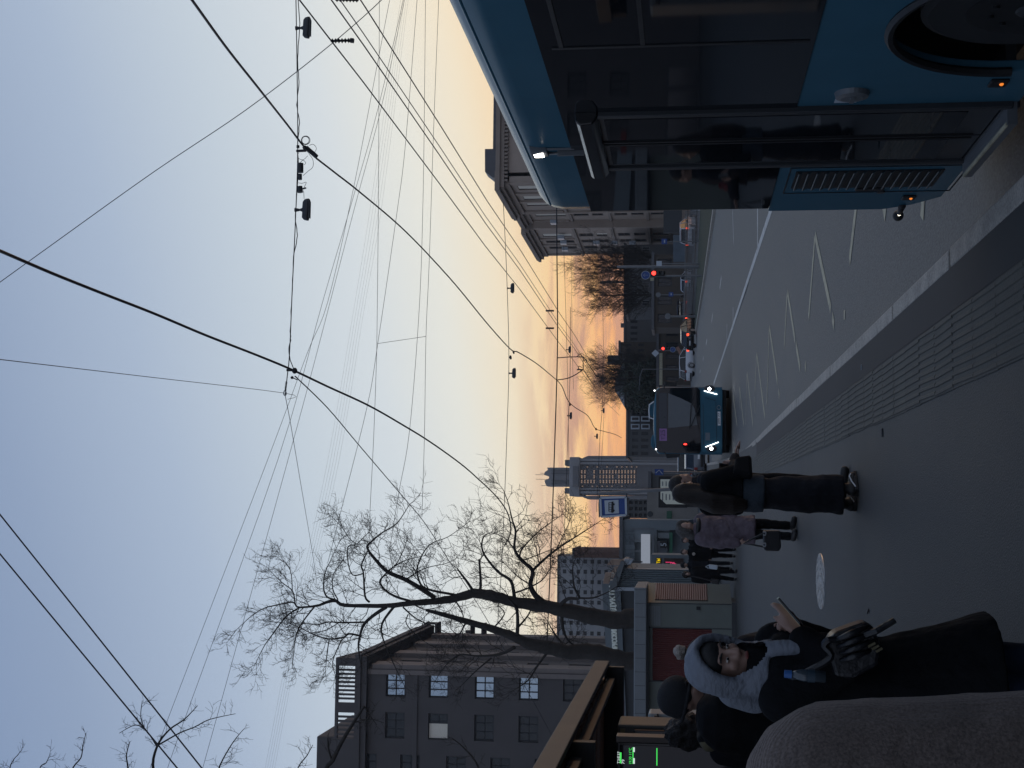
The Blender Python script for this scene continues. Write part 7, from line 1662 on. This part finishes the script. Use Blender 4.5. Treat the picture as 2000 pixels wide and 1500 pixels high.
    for i, (p0, p1) in enumerate((((1626, 1252), (1696, 1222)), ((1634, 1264), (1702, 1236)), ((1640, 1277), (1708, 1250)), ((1640, 1290), (1700, 1270)))):
        a_, b_ = B(*p0), B(*p1); m = MB(); m.tube([a_ - UY * .004, (a_ + b_) / 2 - UY * .022, b_ - UY * .004], [.006, .013, .006], 8); m.build('rib', M['leather'], bg, smooth=True)
    m = MB(); 
    for k in range(3): a_, b_ = B(1694 + k * 8, 1262 + k * 5), B(1708 + k * 7, 1255 + k * 5); m = MB(); m.bar(a_ - UY * .012, b_ - UY * .012, .014, .008); m.build('tab', M['olive'], bg)
    m = MB(); m.tube([B(1690, 1240, 4.92), B(1712, 1232, 4.9), B(1748, 1211, 4.9)], [.012, .012, .011], 8); m.build('handle', M['leather'], bg)
    m = MB(); m.tube([B(u_, v_, y) for u_, v_, y in smooth_path([(1640, 1250, 4.93), (1618, 1250, 4.92), (1610, 1262, 4.93), (1622, 1285, 4.93), (1560, 1320, 4.98), (1500, 1345, 5.1)], 4)], .012, 6); m.build('strap', M['leather'], bg)
    bt = thing('water_bottle', 'clear water bottle with blue cap sticking up from the black bag', 'bottle', B(1620, 1320)); Yq = 4.9
    c0, c1, c2, c3 = (at(u_, v_, Yq) for u_, v_ in ((1612, 1322), (1566, 1319), (1546, 1317), (1532, 1316)))
    clear = mat('bottle_plastic', (.05, .065, .08), .08, var=0, spec=.6)
    m = MB(); m.tube([c0, c1, c1.lerp(c2, .5), c2], [.020, .021, .016, .010], 16); m.build('body', clear, bt, smooth=True)
    m = MB(); m.tube([c2, c3], [.014, .0135], 14); m.build('cap', mat('blue_cap', (.035, .12, .34), .4, var=0), bt)
    m = MB(); m.tube([c1.lerp(c0, .25), c1.lerp(c0, .55)], [.0216, .0216], 16); m.build('label', mat('bottle_label', (.02, .04, .06), .5, var=.1), bt)
headscarf_woman()
def beanie_man():
    Y = 7.4; p = at(1320, 1392, Y)
    t, h = person('man in dark beanie and bulky black jacket behind the woman in the headscarf', (p.x, Y, 0), face_to(.93, -.3), 1.745, head=(0, 22, 0), coat='jacketblack', hem=.72, cr=1.5, sleeve=1.5, lower='jacketblack', vox=.012, folds=.035, lean=.075)
    hat(t, h, M['beanie'])
    q = MB(); q.tube([(.135 * math.cos(a), -.0 + .115 * math.sin(a), 1.47 - .03 * math.sin(a)) for a in [i * math.pi / 14 for i in range(29)]], .035, 8); solid(q, 'collar', M['jacketblack'], t, .012, 2, .015)
    q = MB(); q.chain([(.02, -.13, 1.50), (.1, -.11, 1.47), (.145, -.02, 1.42)], [.03, .045, .03]); solid(q, 'hood_lining', M['olive'], t, .012, 2, .012)
    for v in ((.17, -.02, 1.375), (.19, -.06, 1.36)):
        m = MB(); m.ell(v, .009, 8, 6); m.build('snap_button', M['steel'], t, local=True)
beanie_man()
def others():
    Y = 8.0; p = at(1330, 1281, Y); t, h = person('person in a knitted hat with pale pompom, hidden behind the headscarf', (p.x, Y, 0), face_to(.9, .4), 1.60, head=(0, 12, 0), coat='cloth2', hem=.7, cr=1.15, lower='jacketblack', vox=.014)
    hat(t, h, M['beanie'], bob=True)
    Y = 9.0; p = at(1310, 1424, Y); t, h = person('person with dark curly hair seen behind the man in the beanie', (p.x, Y, 0), face_to(.5, .8), 1.72, coat='cloth2', hem=.75, cr=1.15, lower='cloth2', vox=.016)
    hairpiece(t, h, 'curly', M['hairdark'], .012)
others()
def grey_coat():
    m = mat('ribbed_wool', (.125, .098, .085), .95, var=.25, vs=14, fine=.35, fs=260); nt = m.node_tree; P = nt.nodes['Principled BSDF']
    tc = nd(nt, 'ShaderNodeTexCoord'); mp = nd(nt, 'ShaderNodeMapping'); mp.inputs['Rotation'].default_value = (R(0), R(14), R(40)); nt.links.new(tc.outputs['Object'], mp.inputs[0])
    w = nd(nt, 'ShaderNodeTexWave'); w.inputs['Scale'].default_value = 62; w.inputs['Distortion'].default_value = 3.0; w.inputs['Detail'].default_value = 3; w.inputs['Detail Scale'].default_value = 2.0; nt.links.new(mp.outputs[0], w.inputs[0])
    n = nd(nt, 'ShaderNodeTexNoise'); n.inputs['Scale'].default_value = 420; nt.links.new(tc.outputs['Object'], n.inputs[0])
    ad = nd(nt, 'ShaderNodeMath', operation='ADD'); nt.links.new(w.outputs['Fac'], ad.inputs[0]); nt.links.new(n.outputs['Fac'], ad.inputs[1])
    b = nd(nt, 'ShaderNodeBump'); b.inputs['Strength'].default_value = .3; b.inputs['Distance'].default_value = .004; nt.links.new(ad.outputs[0], b.inputs['Height']); nt.links.new(b.outputs['Normal'], P.inputs['Normal'])
    P.inputs['Sheen Weight'].default_value = .35; P.inputs['Sheen Roughness'].default_value = .5; P.inputs['Sheen Tint'].default_value = (.5, .42, .38, 1)
    M['wool'] = m
    t, h = person('person in a grey brown ribbed wool coat, cut off nearest the camera', (-.565, 2.0, 0), face_to(.12, 1), 1.765, coat='wool', hem=.5, cr=1.28, sleeve=1.32, lower='cloth2', vox=.011, folds=.02, arms={'R': ((.235, -.01, 1.10), (.25, .05, .86)), 'L': ((-.24, 0, 1.1), (-.25, .05, .86))})
    hairpiece(t, h, 'short', M['hairdark'])
grey_coat()
# ---------------------------------------------------------------- evening haze over the street
def haze():
    mb = MB(); mb.box(-460, 460, -45, 1000, -1.4, 120)
    m = D.materials.new('haze_air'); m.use_nodes = True; nt = m.node_tree; nt.nodes.clear()
    o = nd(nt, 'ShaderNodeOutputMaterial'); v = nd(nt, 'ShaderNodeVolumePrincipled'); v.inputs['Color'].default_value = (.86, .9, .96, 1); v.inputs['Density'].default_value = .00018; v.inputs['Anisotropy'].default_value = .2
    nt.links.new(v.outputs[0], o.inputs['Volume'])
    h = mb.build('haze', m); tag(h, kind='stuff'); h.display_type = 'WIRE'
haze()
